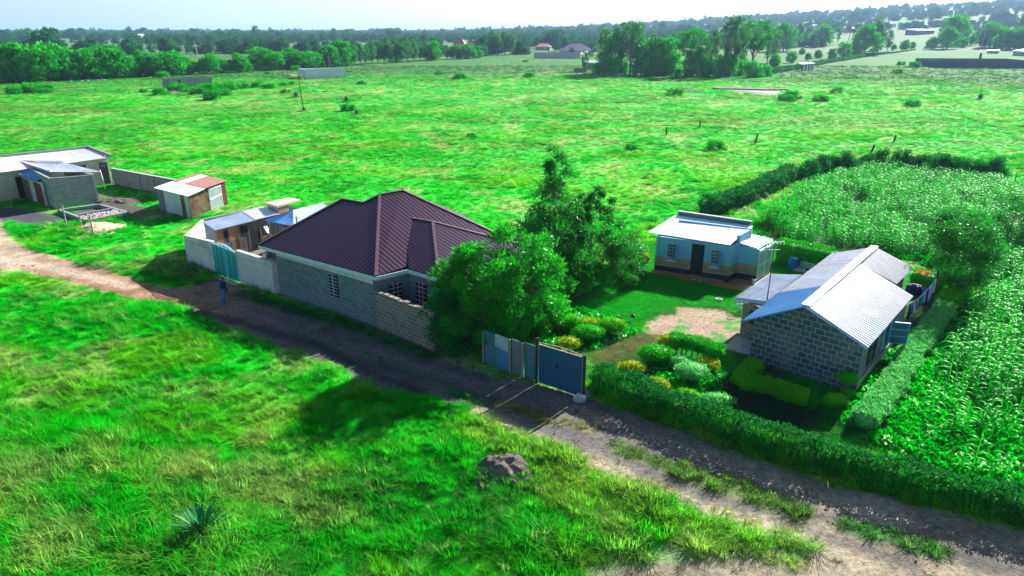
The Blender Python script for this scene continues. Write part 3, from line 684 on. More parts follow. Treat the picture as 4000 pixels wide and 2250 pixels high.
rb = MB(); rb.wall(wl - (*wn * .004, 0), wc - (*wn * .004, 0), 2.45, 2.86, .05); rb.build('ring_beam', MAT['plaster'], H)
tw = np.linalg.norm((wc - wl)[:2])
window(H, wl, wc, .575, .655, 1.0, 2.35, -wn, 'dark', bars='white_paint', nx_=2, nz=7)
wv = (inner - wc)[:2]; n2 = np.array([wv[1], -wv[0]])
window(H, wc, inner, .42, .78, 1.0, 2.25, n2, 'dark', bars='white_paint', nx_=3, nz=5)
wv = (bcw - inner)[:2]; n3_ = np.array([wv[1], -wv[0]])
window(H, inner, bcw, .25, .6, 1.0, 2.3, n3_, 'dark', bars='white_paint', nx_=3, nz=5)
# yard wall of warm stone running on from the house corner
Y = empty('yard_wall', wc, 'low brown stone yard wall running on from the corner of the maroon roofed house', 'wall')
ym = MB(); wd_ = (wr - wc) / np.linalg.norm(wr - wc); ym.wall(wc + wd_ * .01, wr, 0, (1.95, 2.02), .22)
wn_ = np.array([-wd_[1], wd_[0]]); ym.wall(wr, wr + np.array([*(wn_ * 2.6), 0]), 0, 1.95, .22, 1)
ym.build('wall', MAT['stone_warm'], Y)
cp = MB(); r = np.random.RandomState(4); Lw = np.linalg.norm(wr - wc); k = 0
while k < Lw - .3:
    a = wc + wd_ * k; b_ = wc + wd_ * min(Lw, k + .38); o_ = np.array([*(wn_ * -.012), 0])
    cp.wall(a + o_, b_ + o_ - wd_ * .02, 1.98 + k / Lw * .06, 2.03 + r.rand() * .08 + k / Lw * .05, .24); k += .4
cp.build('coping', MAT['stone_warm'], Y)

# ---- plastered compound wall with the teal gate
A0 = g(c2(272, 1062)); GL = g(c2(632, 1205)); GR = g(c2(930, 1312)); A1 = g(c2(1366, 1442))
zt = [ht(A0, c2(0, 712)[1]), ht(GL, c2(0, 797)[1]), ht(GR, c2(0, 905)[1]), ht(A1, c2(0, 1045)[1])]
cw = empty('compound_wall', A0, 'cement plastered wall on both sides of the teal gate', 'wall')
m = MB(); m.wall(A0, GL, 0, (zt[0], zt[1]), .2); m.wall(GR, A1, 0, (zt[2], zt[3]), .2); m.build('front_wall', MAT['plaster'], cw)
m = MB(); BK = g(c2(432, 512), zt[0]); BK[2] = 0
SR = g(c2(1215, 350), zt[0]); SR[2] = 0
m.wall(A0 + (0, .2, 0), BK, 0, zt[0], .2, -1); m.build('side_wall', MAT['tan_plaster'], cw)
m = MB(); m.wall(BK, SR, 0, zt[0], .2, 1); m.build('back_wall', MAT['stone_far'], cw)
a1n = np.array([*wn, 0])
m = MB(); m.wall(A1 + (.0, 0, 0), wl + a1n * .35, 0, zt[3], .12); m.build('return_wall', MAT['cement'], cw)
m = MB(); off = np.array([0, -.02, 0])
for a, b_, za, zb in ((A0, GL, zt[0], zt[1]), (GR, A1, zt[2], zt[3])):
    a = a + off * 1.5; b_ = b_ + off * 1.5
    m.hexa([a + (0, 0, za), b_ + (0, 0, zb), b_ + (.12, .26, zb), a + (.12, .26, za)], [a + (0, 0, za + .05), b_ + (0, 0, zb + .05), b_ + (.12, .26, zb + .05), a + (.12, .26, za + .05)])
m.build('coping', MAT['cement'], cw)
m = MB()
for a, b_, za in ((A0, GL, zt[0]), (GR, A1, zt[3])):
    d_ = (b_ - a); o_ = np.array([-.01, -.02, 0])
    m.bar(lerp(a, b_, .04) + o_ + (0, 0, za - .25), lerp(a, b_, .96) + o_ + (0, 0, za - .22), .012); m.bar(lerp(a, b_, .04) + o_ + (0, 0, .25), lerp(a, b_, .96) + o_ + (0, 0, .25), .012)
    for t in (.05, .95):
        m.bar(lerp(a, b_, t) + o_ + (0, 0, .3), lerp(a, b_, t) + o_ + (0, 0, .6), .012); m.bar(lerp(a, b_, t) + o_ + (0, 0, za - .6), lerp(a, b_, t) + o_ + (0, 0, za - .3), .012)
m.build('groove', MAT['stone_dark'], cw)
tg = empty('metal_gate', lerp(GL, GR, .5), 'teal sheet metal gate with scrolled white top in the plastered wall', 'gate')
gd_ = (GR - GL) / np.linalg.norm(GR - GL); gn = np.array([gd_[1], -gd_[0], 0]); za, zb = zt[1] - .05, zt[2] - .12
ga = GL + gd_ * .03 + gn * .02; gb = GR - gd_ * .03 + gn * .02
for t0, t1 in ((0, .495), (.505, 1)):
    m = MB(); m.wall(lerp(ga, gb, t0) - gn * .03, lerp(ga, gb, t1) - gn * .03, .12, (lerp([za], [zb], t0)[0], lerp([za], [zb], t1)[0]), .04); m.build('leaf', MAT['gate_teal'], tg)
m = MB()
for i in range(7):
    t = i / 6; zz = za + (zb - za) * t; m.bar(lerp(ga, gb, t) + (0, 0, .12), lerp(ga, gb, t) + (0, 0, zz), .035)
for j in range(7):
    z = j / 6; m.bar(ga + (0, 0, .12 + z * (za - .12)), gb + (0, 0, .12 + z * (zb - .12)), .03)
m.build('frame', MAT['gate_teal'], tg)
m = MB(); pr = None
for i in range(13):
    t = i / 12; z = lerp([za], [zb], t)[0] + .03 + .26 * math.sin(math.pi * t); p_ = lerp(ga, gb, t) + (0, 0, z)
    if pr is not None: m.bar(pr, p_, .03)
    if 0 < i < 12:
        m.bar(p_, lerp(ga, gb, t + (.05 if i % 2 else -.05)) + (0, 0, lerp([za], [zb], t)[0]), .02); m.tube(p_ - (0, .012, .12), p_ - (0, -.012, .12), .06, n=10)
    pr = p_
m.build('scroll_top', MAT['white_paint'], tg)
m = MB(); m.bar(GL - gd_ * .1 + gn * .25 + (0, 0, .04), GR + gd_ * .1 + gn * .25 + (0, 0, .04), .35, .07); tag(m.build('threshold', MAT['cement']), 'pale cement doorstep under the teal gate', 'doorstep')

# ---- inside the compound
S = empty('wooden_shed', g(c2(900, 850)), 'brown plank shed under a long zinc roof behind the teal gate', 'shed')
FL = g(c2(613, 642), 2.25); FR = g(c2(1425, 440), 2.25); BR_ = g(c2(1213, 347), 2.55); BL_ = g(c2(456, 535), 2.55)
corr([FL, lerp(FL, FR, .62), lerp(BL_, BR_, .66), BL_], .14, .02).build('roof', MAT['zinc_new'], S)
corr([lerp(FL, FR, .6) + (0, 0, .05), FR + (0, 0, .03), BR_ + (0, 0, .03), lerp(BL_, BR_, .64) + (0, 0, .05)], .14, .015).build('roof', MAT['zinc_white'], S)
fd_ = (FR - FL); fd_[2] = 0; Ls = np.linalg.norm(fd_); fd_ /= Ls; fn = np.array([fd_[1], -fd_[0], 0]); W0 = FL.copy(); W0[2] = 0; W0 = W0 - fn * .18 + fd_ * .1
def fw(root, s0, s1, z0, z1, mt, nm, o=0, th=.04): m = MB(); m.wall(W0 + fd_ * s0 + fn * o, W0 + fd_ * s1 + fn * o, z0, z1, th); return m.build(nm, MAT[mt], root)
fw(S, 0, Ls * .95, 0, 2.18, 'wood_grey', 'wall'); m = MB(); m.wall(W0 - (0, 0, 0), BL_ + fd_ * .1, 0, (2.15, 2.45), .03, 1); m.build('side_wall', MAT['teal_tin'], S)
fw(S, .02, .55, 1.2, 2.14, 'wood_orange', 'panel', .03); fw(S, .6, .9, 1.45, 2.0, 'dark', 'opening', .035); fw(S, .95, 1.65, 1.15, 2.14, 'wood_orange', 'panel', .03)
fw(S, .05, 1.05, .1, 1.12, 'blue_tin', 'door', .03); fw(S, 1.1, 1.65, .05, 1.12, 'wood', 'door', .03)
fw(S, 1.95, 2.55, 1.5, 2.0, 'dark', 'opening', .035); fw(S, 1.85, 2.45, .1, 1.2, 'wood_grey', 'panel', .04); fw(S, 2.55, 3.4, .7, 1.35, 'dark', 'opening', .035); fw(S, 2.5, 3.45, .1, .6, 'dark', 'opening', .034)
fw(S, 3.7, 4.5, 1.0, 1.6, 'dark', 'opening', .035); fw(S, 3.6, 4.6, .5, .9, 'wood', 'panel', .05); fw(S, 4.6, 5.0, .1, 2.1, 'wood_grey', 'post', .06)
for s_ in (1.72, 2.5, 3.5): fw(S, s_, s_ + .09, 0, 2.15, 'wood', 'post', .06)
S2 = empty('tin_lean_to', g(c2(1500, 640)), 'blue and silver zinc roofed lean-to beside the left eave of the maroon house', 'shed')
pk = g(c2(1590, 386), 2.9); pl = g(c2(1226, 518), 2.3); pb = g(c2(1600, 590), 2.3); pt = g(c2(1965, 298), 2.6); pr_ = g(c2(2032, 345), 2.35)
corr([pl, pb, pk + (.02, 0, 0), pk], .13, .015).build('roof', MAT['zinc_blue'], S2)
corr([pb, pr_, pt, pk], .13, .02).build('roof', MAT['zinc_new'], S2)
for q in (lerp(pl, pb, .12), lerp(pl, pb, .9), lerp(pr_, pt, .5)): m = MB(); m.bar((q[0], q[1] + .2, 0), (q[0], q[1] + .2, q[2] + .02), .1); m.build('post', MAT['timber'], S2)
m = MB(); m.wall(lerp(pl, pb, .15)[:2] + np.array([0, .3]), pb[:2] + np.array([0, .3]), 0, 2.2, .04); m.build('wall', MAT['wood_grey'], S2)
m = MB(); q = g(c2(1395, 640), 1.9); corr([q, g(c2(1560, 600), 1.9), g(c2(1640, 560), 2.1), g(c2(1450, 610), 2.1)], .12, .01).build('low_roof', MAT['tin_wall'], S2)
m = MB(); q = g(c2(1632, 470), 3.2); m.bar((q[0], q[1], 1.8), q, .09); m.build('pole', MAT['blue_tin'], S2)
T = empty('stone_latrine', g(c2(1400, 420)), 'small stone block hut with flat cement slab and brown door behind the maroon house', 'hut')
tA, tB, tC, tD = [g(c2(*q), 2.9) for q in ((1242, 296), (1392, 336), (1690, 256), (1530, 226))]
m = MB(); m.slab([tA, tB, tC, tD], .14); m.build('roof', MAT['sand'], T)
ce = (tA + tB + tC + tD) / 4; k_ = lambda q: lerp(q, ce, .12)
m = MB(); m.prism([k_(tA), k_(tB), lerp(k_(tB), k_(tC), .5), lerp(k_(tA), k_(tD), .5)], 0, 2.74); m.build('wall', MAT['stone_far'], T)
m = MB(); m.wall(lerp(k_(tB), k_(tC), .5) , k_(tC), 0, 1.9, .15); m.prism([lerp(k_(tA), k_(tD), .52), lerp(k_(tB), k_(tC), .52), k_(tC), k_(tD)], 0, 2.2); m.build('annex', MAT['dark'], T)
dn_ = (tC - tB)[:2]; dn_ = np.array([dn_[1], -dn_[0]]) / np.linalg.norm(dn_)
m = MB(); a = k_(tB) + np.array([*dn_ * .03, 0]); b_ = lerp(k_(tB), k_(tC), .36) + np.array([*dn_ * .03, 0]); m.wall(a, b_, .2, 2.5, .03); m.build('door', MAT['wood_orange'], T)
SPn = empty('solar_lamp_panel', g(c2(1330, 720)), 'small white framed solar panel tilted on a short wooden pole by the plank shed', 'solar panel')
q = [g(c2(*p), z) for p, z in (((1222, 600), 1.75), ((1262, 585), 1.75), ((1308, 668), 1.35), ((1275, 685), 1.35))]
m = MB(); m.slab([q[3], q[2], q[1], q[0]], .03); m.build('frame', MAT['white_paint'], SPn)
ce = sum(q) / 4; qq = [lerp(p, ce, .16) + (0, 0, .006) for p in q]; m = MB(); m.slab([qq[3], qq[2], qq[1], qq[0]], .004); m.build('cell_panel', MAT['gate_blue'], SPn)
m = MB(); m.bar(g(c2(1330, 720), .6), ce - (0, 0, .04), .05); m.bar((*g(c2(1330, 720), .6)[:2], 0), g(c2(1330, 720), .62), .05); m.build('pole', MAT['timber'], SPn)
m = MB(); a = g(c2(455, 730), 1.3); b_ = g(c2(590, 765), 1.3); c_ = g(c2(600, 800), 1.0); d_ = g(c2(470, 765), 1.0); m.slab([d_, c_, b_, a], .9); tag(m.build('covered_trough', cloth('mauve_sheet', (.32, .16, .3))), 'low box under a mauve sheet inside the plastered wall', 'box')
m = MB(); m.lathe(g(c2(1240, 990)), [(.12, 0), (.16, .3), (.15, .3), (.11, .05)], 12); tag(m.build('bucket', MAT['white_paint']), 'small white bucket in the yard beside the teal gate wall', 'bucket')
st = empty('garden_chair', g(c2(1300, 960)), 'orange wooden chair in the yard by the corner of the stone house', 'chair')
q = g(c2(1305, 955)); m = MB()
for dx in (0, .4):
    for dy in (0, .4): m = MB(); m.bar(q + (dx - .2, dy, 0), q + (dx - .2, dy, .95 if dy else .45), .05); m.build('leg', MAT['wood_orange'], st)
m = MB(); m.bar(q + (-.2, .2, .45), q + (.2, .2, .45), .42, .04); m.build('seat', MAT['wood_orange'], st)
m = MB(); m.bar(q + (-.2, .42, .8), q + (.2, .42, .8), .03, .28); m.build('backrest', MAT['wood_orange'], st)

# ---- blue house
BZ = .15
bFL, bFR, bIN, bSR, bSB = [g(c5(*p), BZ) for p in ((325, 835), (1210, 975), (1302, 930), (1545, 975), (1702, 887))]
for q in (bFL, bFR, bIN, bSR, bSB): q[2] = 0
B = empty('blue_house', bFR, 'small blue painted house with stone cladding band and white zinc roof', 'house')
bv = np.array([*(g(c5(1515, 320), 3.0) - g(c5(1235, 545), 2.5))[:2], 0]); bv /= np.linalg.norm(bv); Db = 3.0
bBL = bFL + bv * Db; bBR = bFR + bv * Db; ez = 2.42
def ring(mb, z0, z1, pts, th): 
    for a, b_ in zip(pts[:-1], pts[1:]): mb.wall(a, b_, z0, z1, th)
front = [bBL, bFL, bFR, bIN, bSR, bSB, bSB + bv * .01]
fpt = [bFL, bFR, bIN, bSR, bSB]
def banded(root, a, b_, cuts, n):
    pass
# walls in three bands, each a touch proud of the one above
dl = .49; dr_ = .66    # door opening along the front
for z0, z1, mt, nm, o_ in ((.0, .46, 'black_paint', 'plinth', .035), (.46, 1.12, 'brickclad', 'cladding', .018), (1.12, 2.42, 'blue_paint', 'wall', 0)):
    m = MB(); off = lambda a, b_: np.array([(b_ - a)[1], -(b_ - a)[0], 0]) / np.linalg.norm((b_ - a)[:2]) * o_
    o2 = off(bFL, bFR); m.wall(bFL + o2, lerp(bFL, bFR, dl) + o2, z0, z1, .2)
    m.wall(lerp(bFL, bFR, dr_) + o2, bFR + o2, z0, z1, .2)
    if nm == 'wall': m.wall(lerp(bFL, bFR, dl), lerp(bFL, bFR, dr_), 2.25, z1, .2)
    o3 = off(bFR, bIN); m.wall(bFR + o3, bIN + o3, z0, z1, .2); m.wall(bIN + o3, bBR + o3, z0, (z1 if nm != 'wall' else 2.9), .2)
    o4 = off(bIN, bSR); m.wall(bIN + o4, bSR + o4 * 1.1, z0, z1 if nm != 'wall' else 2.2, .12)
    m.wall(bBL, bFL, z0, z1, .2); m.wall(bBR, bBL, z0, z1 if nm != 'wall' else 2.95, .2)
    m.build(nm, MAT[mt], B)
# roof and parapet; dark stone paints in the shade on the parapet face
e0, e1, e2_, e3 = g(c5(250, 390), 2.5), g(c5(1235, 545), 2.5), g(c5(1515, 320), 2.98), g(c5(570, 185), 2.98)
corr([e0, e1, e2_, e3], .16, .022).build('roof', MAT['zinc_white'], B)
p0, p1 = g(c5(612, 190), 2.95), g(c5(1485, 318), 2.95)
m = MB(); m.wall(p0, p1, 2.6, 3.22, .18); m.build('parapet', MAT['stone_dark'], B); m = MB(); m.wall(p0 - (.02, .02, 0), p1 - (-.02, .02, 0), 3.22, 3.27, .24); m.build('coping', MAT['cement'], B)
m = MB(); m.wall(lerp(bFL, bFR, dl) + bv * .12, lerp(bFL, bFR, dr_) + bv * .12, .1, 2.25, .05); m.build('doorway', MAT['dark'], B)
m = MB(); m.prism([lerp(bFL, bFR, dl), lerp(bFL, bFR, dr_), lerp(bFL, bFR, dr_) + bv * .12, lerp(bFL, bFR, dl) + bv * .12], 0, .2); m.build('doorstep', cloth('green_mat', (.02, .35, .12)), B)
bn = np.array([(bFR - bFL)[1], -(bFR - bFL)[0]])
for t0, t1 in ((.17, .27), (.755, .85)):
    f = window(B, bFL, bFR, t0, t1, .95, 2.05, bn, 'blue_paint', bars='white_paint', nx_=3, nz=5)
    nrm = np.array([*bn / np.linalg.norm(bn), 0])
    hinge = lerp(bFL, bFR, t1); m = MB(); m.bar(hinge + nrm * .03 + (0, 0, 1.5), hinge + nrm * .42 + (bFR - bFL) / 5 * .25 + (0, 0, 1.5), .03, 1.1); s_ = m.build('shutter', MAT['zinc_blue'], B); s_.parent = f; 
    m = MB(); m.bar(lerp(bFL, bFR, t0 - .02) + nrm * .06 + (0, 0, .9), lerp(bFL, bFR, t1 + .02) + nrm * .06 + (0, 0, .9), .12, .06); s_ = m.build('sill', MAT['white_paint'], B); s_.parent = f
s1, s2, s3, s4 = g(c5(1318, 507), 2.42), g(c5(1575, 582), 2.25), g(c5(1762, 480), 2.25), g(c5(1465, 405), 2.42)
corr([s4, s3, s2, s1], .18, .035).build('porch_roof', MAT['zinc_new'], B)
m = MB(); sd2 = (bSB - bSR); sn2 = np.array([sd2[1], -sd2[0], 0]) / np.linalg.norm(sd2)
for t0, t1 in ((.02, .47), (.53, .99)):
    m = MB(); m.wall(lerp(bSR, bSB, t0), lerp(bSR, bSB, t1), .12, 2.15, .05); d_ = m.build('door', MAT['tin_wall'], B)
    m = MB()
    for z in (.2, 1.1, 2.05): m.bar(lerp(bSR, bSB, t0) + sn2 * .02 + (0, 0, z), lerp(bSR, bSB, t1) + sn2 * .02 + (0, 0, z), .05, .07)
    for t in (t0, t1): m.bar(lerp(bSR, bSB, t) + sn2 * .02 + (0, 0, .12), lerp(bSR, bSB, t) + sn2 * .02 + (0, 0, 2.15), .05)
    x_ = m.build('door_frame', MAT['white_paint'], B); x_.parent = d_
# red oxide veranda slab
vs = [g(c5(*p), z) for p, z in (((268, 878), .08), ((1385, 1098), .08), ((1552, 1003), .12), ((1705, 912), .12), ((1745, 880), .12))]
ver = empty('veranda_slab', vs[0], 'red oxide veranda floor in front of the blue house', 'floor')
ring_ = [v[:2] for v in vs] + [(bBR + bv * .3)[:2], (bBL + bv * .1)[:2]]
m = MB(); m.prism(ring_, -.05, .1); m.build('slab', MAT['terracotta'], ver)
m = MB(); m.bar((*vs[1][:2], .1), (*vs[2][:2], .1), .16, .06); m.bar((*vs[2][:2], .1), (*vs[3][:2], .1), .16, .06)
m.bar(bFL - bv * .06 + (0, 0, .1), bFR - bv * .06 + (0, 0, .1), .1, .05); m.build('edging', MAT['terra_edge'], ver)
for i, (p, lab) in enumerate(((c5(697, 905), 'short black block standing on the red veranda left of the door'), (c5(1190, 995), 'small black block at the right front corner of the blue house'))):
    q = g(p, .1); m = MB(); m.prism([q + (-.08, -.08, 0), q + (.08, -.08, 0), q + (.08, .08, 0), q + (-.08, .08, 0)], .1, .34); m.lathe(q + (0, 0, .24), [(.05, 0), (.06, .05), (.03, .08)], 8); tag(m.build('stone_block', MAT['black_paint']), lab, 'block')
q = g(c5(1520, 1015), .1); m = MB(); m.lathe(q, [(.1, 0), (.13, .28), (.14, .3), (.12, .3), (.09, .04)], 14); tag(m.build('paint_bucket', MAT['white_paint']), 'white bucket on the corner of the red veranda', 'bucket')
q = g(c5(1103, 1222)); m = MB(); m.lathe(q, [(.1, 0), (.19, .14), (.2, .16), (.17, .16), (.1, .03)], 16); tag(m.build('basin', MAT['white_paint']), 'white rimmed basin on the grass before the blue house', 'basin')
for k in range(4):
    q = g(c5(745 + 36 * k, 955 + 8 * k), .1); m = MB(); m.bar(q, q + (.2, -.05, 0), .09, .07); m.bar(q + (.06, .02, .05), q + (.15, -.02, .05), .07, .05)
    tag(m.build('shoe', MAT['pale_rock' if k % 2 else 'rock']), '%s from the left of the shoes before the blue house door' % ('first', 'second', 'third', 'fourth')[k], 'shoe', 'shoes on the veranda')

# ---- gabled stone house on the right
A, Bc = g(c6(268, 1043)), g(c6(1140, 1330)); dv = np.array([.645, .764, 0])
G = empty('gabled_house', Bc, 'machine cut stone house with long silver gabled zinc roof', 'house')
rF = g(c6(740, 588), 3.55); rB = g(c6(1315, 95), 3.55); lF = g(c6(215, 710), 2.28); lB = g(c6(960, 150), 2.95)
eF = g(c6(1255, 940), 2.22); eB = g(c6(1635, 510), 2.22); e2a = g(c6(1497, 405), 2.5); e2b = g(c6(1640, 265), 2.5)
t_ = .31; kR = lerp(rF, rB, t_); kL = lerp(lF, lB, .36)
corr([lF, kL, kR, rF], .2, .03).build('roof', MAT['zinc_blue'], G)
corr([kL + (0, 0, .04), lB + (0, 0, .02), rB, kR + (0, 0, .0)], .15, .015).build('roof', MAT['zinc'], G)
t2 = .40; kE = lerp(eF, eB, t2); kR2 = lerp(rF, rB, .22)
corr([eF, kE, kR2, rF], .22, .07).build('roof', MAT['zinc_rib'], G)
kR3 = lerp(rF, rB, .70)
corr([kE + (0, 0, .03), eB + (0, 0, .03), kR3, kR2], .18, .03).build('roof', MAT['zinc_mid'], G)
corr([e2a, e2b, rB, kR3 - (0, 0, .03)], .17, .028).build('roof', MAT['zinc_mid'], G)
m = MB(); m.bar(rF + (0, 0, .05), rB + (0, 0, .05), .38, .05); m.build('ridge_cap', MAT['zinc_white'], G)
At = lerp(A, Bc, .0); mid = np.array([rF[0], rF[1], 0]) + dv * .3
mid = lerp(A, Bc, .5)
m = MB(); th = dv * .2
top = [(*A[:2], 2.3), (*mid[:2], 3.45), (*Bc[:2], 2.22)]
i = [(*A[:2], 0), (*Bc[:2], 0)] + top[::-1]
m.hexa([i[0], i[1], i[2], i[3], i[4]], [np.array(p) + th for p in (i[0], i[1], i[2], i[3], i[4])])
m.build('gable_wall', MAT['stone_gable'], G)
m = MB(); Cc = Bc + dv * 8.2; o_ = dv * .2
m.wall(Bc + o_, Cc, 0, 2.2, .2); pv = np.array([-dv[1], dv[0], 0]); Ce = Cc + pv * .95; m.wall(Cc, Ce, 0, 2.3, .2); m.wall(Ce, Ce + dv * 3.6, 0, 2.45, .2)
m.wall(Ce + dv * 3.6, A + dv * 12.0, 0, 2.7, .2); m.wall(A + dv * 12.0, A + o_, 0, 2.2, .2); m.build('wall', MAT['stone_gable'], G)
m = MB(); m.wall(Bc + o_ + np.array([.02, -.02, 0]), Cc + np.array([.02, -.02, 0]), 0, .5, .05); m.build('footing', MAT['tan_plaster'], G)
wnr = np.array([dv[1], -dv[0]])
window(G, Bc, Cc, .15, .3, .95, 1.9, wnr, 'dark', bars='black_metal', nx_=2, nz=3)
f = window(G, Bc, Cc, .47, .6, .8, 1.95, wnr, 'blue_paint', nx_=2, nz=3)
m = MB(); h0 = lerp(Bc, Cc, .60); h1 = h0 + np.array([.8, -.25, 0]); w3 = np.array([*wnr, 0])
for z in (.85, 1.2, 1.55, 1.9): m.bar(h0 + w3 * .06 + (0, 0, z), h1 + (0, 0, z), .05)
for q in (h0 + w3 * .06, h1): m.bar(q + (0, 0, .82), q + (0, 0, 1.93), .06)
m2 = m.build('open_sash', MAT['zinc_blue'], G); m2.parent = f
m = MB(); m.poly(h0 + w3 * .065 + (0, 0, .86), h1 + (0, .004, .86), h1 + (0, .004, 1.9), h0 + w3 * .065 + (0, 0, 1.9)); m2 = m.build('sash_pane', MAT['gate_blue'], G); m2.parent = f
q1, q2, q3, q4 = g(c6(155, 522), 2.15), g(c6(418, 556), 2.25), g(c6(712, 330), 2.3), g(c6(447, 325), 2.2)
corr([q1, q4, q3, q2], .2, .065).build('porch_roof', MAT['zinc_rib'], G)
m = MB(); m.bar(q1 - (0, 0, .12), q2 - (0, 0, .12), .05, .16); m.build('fascia', MAT['fascia'], G)
pw0 = g(c6(232, 790)); pw1 = A + dv * .3
m = MB(); pA = np.array([q1[0], q1[1], 0]) + dv * .25 - pv * .35; pB = A + dv * 1.6 + pv * .02
m.wall(pA, pB, 0, 1.0, .2, 1); m.wall(pA, lerp(pA, pB, .32), 1.0, 2.1, .2, 1); m.wall(lerp(pA, pB, .62), pB, 1.0, 2.1, .2, 1); m.wall(lerp(pA, pB, .32), lerp(pA, pB, .62), 1.75, 2.1, .2, 1)
m.wall(pA + dv * 3.6, pA + dv * .2, 0, 2.1, .2, 1)
m.build('porch_wall', MAT['stone_warm'], G)
m = MB(); q = A + pv * .9 + dv * 1.0; m.prism([A + pv * .1 + dv * .4, A + pv * .1 + dv * 2.2, A + pv * 1.5 + dv * 2.2, A + pv * 1.5 + dv * .4], -.02, .12); tag(m.build('door_slab', MAT['cement']), 'grey cement slab on the shaded left side of the gabled house', 'slab')
# aerial mast in front of the porch
q = g(c5(1682, 1228), 2.2); q[2] = 0; hh = ht(q, c5(0, 520)[1]); an = empty('aerial_mast', q, 'thin dark mast with small television aerial beside the porch of the gabled house', 'antenna')
m = MB(); m.tube(q, q + (0, 0, hh), .035, .022); m.build('pole', MAT['black_metal'], an)
m = MB(); t = q + (0, 0, hh); m.bar(t - (.5, 0, .05), t + (.5, .1, .05), .03)
for k in range(6): m.bar(t + (-.45 + k * .18, -.25 + .04 * k, -.02), t + (-.45 + k * .18, .3 - .04 * k, .02), .018)
m.bar(t - (.3, 0, .35), t + (.3, 0, -.35), .02); m.build('aerial', MAT['white_paint'], an)

# ---- tin shed with rusty roof beyond the compound
ta, tb, tc_, td = g(c1(600 * 2.576, 733)) , 0, 0, 0
ra, rb_, rb2, rc_, rd, rm = g(c1(1545, 600), 2.1), g(c1(1890, 686), 2.0), g(c1(2068, 608), 2.25), g(c1(2288, 530), 2.15), g(c1(1975, 460), 2.15), g(c1(1732, 536), 2.25)
K = empty('tin_shed', g(c1(1900, 880)), 'leaning tin shed with rusty red and white sheets on its roof', 'shed')
corr([ra, rb_, rb2, rm], .12, .015).build('roof', MAT['zinc_white'], K)
up = (0, 0, .03)
def rr(t0, t1, mt):
    corr([lerp(rm, rb2, t0) + up, lerp(rm, rb2, t1) + up, lerp(rd, rc_, t1) + up, lerp(rd, rc_, t0) + up], .12, .015).build('roof', MAT[mt], K)
rr(0, .17, 'rust'); rr(.17, .36, 'zinc_white'); rr(.36, 1.0, 'rust')
in_ = sum([ra, rb_, rc_, rd]) / 4
ka, kb, kc, kd = [lerp(p, in_, .07) for p in (ra, rb_, rc_, rd)]
def kwall(p, q, t0, t1, mt, nm='wall', o=0, zt_=2.0):
    a = lerp(p, q, t0); b_ = lerp(p, q, t1); a[2] = b_[2] = 0; n_ = np.array([(b_ - a)[1], -(b_ - a)[0], 0]); n_ /= np.linalg.norm(n_)
    a, b_ = a + n_ * o, b_ + n_ * o
    L = np.linalg.norm(b_ - a); c_ = corr([a, b_, b_ + (0, 0, zt_), a + (0, 0, zt_)], .13, .014); return c_.build(nm, MAT[mt], K)
kwall(ka, kb, 0, .22, 'grey_tin'); kwall(ka, kb, .22, .74, 'tin_wall', 'door', .03); kwall(ka, kb, .72, .86, 'rust_wall'); kwall(ka, kb, .86, 1, 'tin_wall')
kwall(kb, kc, 0, .5, 'rust_wall'); kwall(kb, kc, .5, .86, 'tin_wall', 'door', .04); kwall(kb, kc, .86, 1.0, 'rust'); kwall(kc, kd, 0, 1, 'rust'); kwall(kd, ka, 0, 1, 'grey_tin')
m = MB(); a = lerp(kb, kc, .52); b_ = lerp(kb, kc, .85); n_ = np.array([.05, -.08, 0])
m.bar((a[0] + .08, a[1] - .1, 1.0), (b_[0] + .08, b_[1] - .1, 1.15), .06); m.bar((a[0] + .08, a[1] - .1, 1.9), (b_[0] + .08, b_[1] - .1, 1.9), .05); m.build('door_brace', MAT['white_paint'], K)

# ---- block houses at the far left
F0, F1 = g(c1(560, 815)), g(c1(1003, 745)); hz = 2.85
Q = empty('block_outhouse', F0, 'small grey block house with white sheet roof and blue awning', 'house')
fv = (F1 - F0) / np.linalg.norm(F1 - F0); fnn = np.array([-fv[1], fv[0], 0])
lv = g(c1(250, 722)) - F0; lv /= np.linalg.norm(lv)
t1_, t2_, t3_, t4_ = g(c1(490, 440), 2.8), g(c1(1020, 440), 2.6), g(c1(640, 345), 3.0), g(c1(195, 342), 2.9)
B0 = t4_.copy(); B0[2] = 0; B1 = t3_.copy(); B1[2] = 0
m = MB(); m.wall(F0, F1, 0, (2.75, 2.55), .2); m.wall(F1, B1, 0, 2.6, .2); m.wall(lerp(B0, F0, .0), F0, 0, 2.75, .2, 1); m.build('wall', MAT['stone_far'], Q)
corr([t1_, t2_, t3_, t4_], .18, .012).build('roof', MAT['zinc_white'], Q)
m = MB(); m.bar(t4_ + (0, 0, .08), t1_ + (0, 0, .08), .2, .16); m.build('coping', MAT['cement'], Q)
m = MB(); m.bar(t4_ + (.3, 0, .12), lerp(t4_, t3_, 1) + (0, 0, .1), .14, .1); m.build('parapet', MAT['cement'], Q)
a1_, a2_ = g(c1(85, 430), 2.45), g(c1(378, 530), 2.2)
corr([a1_, a2_, t1_ - (0, 0, .1), t4_ - (0, 0, .1)], .18, .012).build('awning', MAT['zinc_blue'], Q)
m = MB(); m.bar(a1_ - (0, 0, .1), a2_ - (0, 0, .1), .06, .12); m.build('awning_beam', MAT['timber'], Q)
wb0, wb1 = a1_.copy(), a2_.copy(); wb0[2] = wb1[2] = 0; wd0 = (wb0 - wb1) / np.linalg.norm(wb0 - wb1); wb0 = lerp(wb0, B0, .25); wb1 = lerp(wb1, F0, .3)
m = MB(); m.wall(wb0, wb1, 0, 2.1, .15); m.build('front_wall', MAT['plaster'], Q)
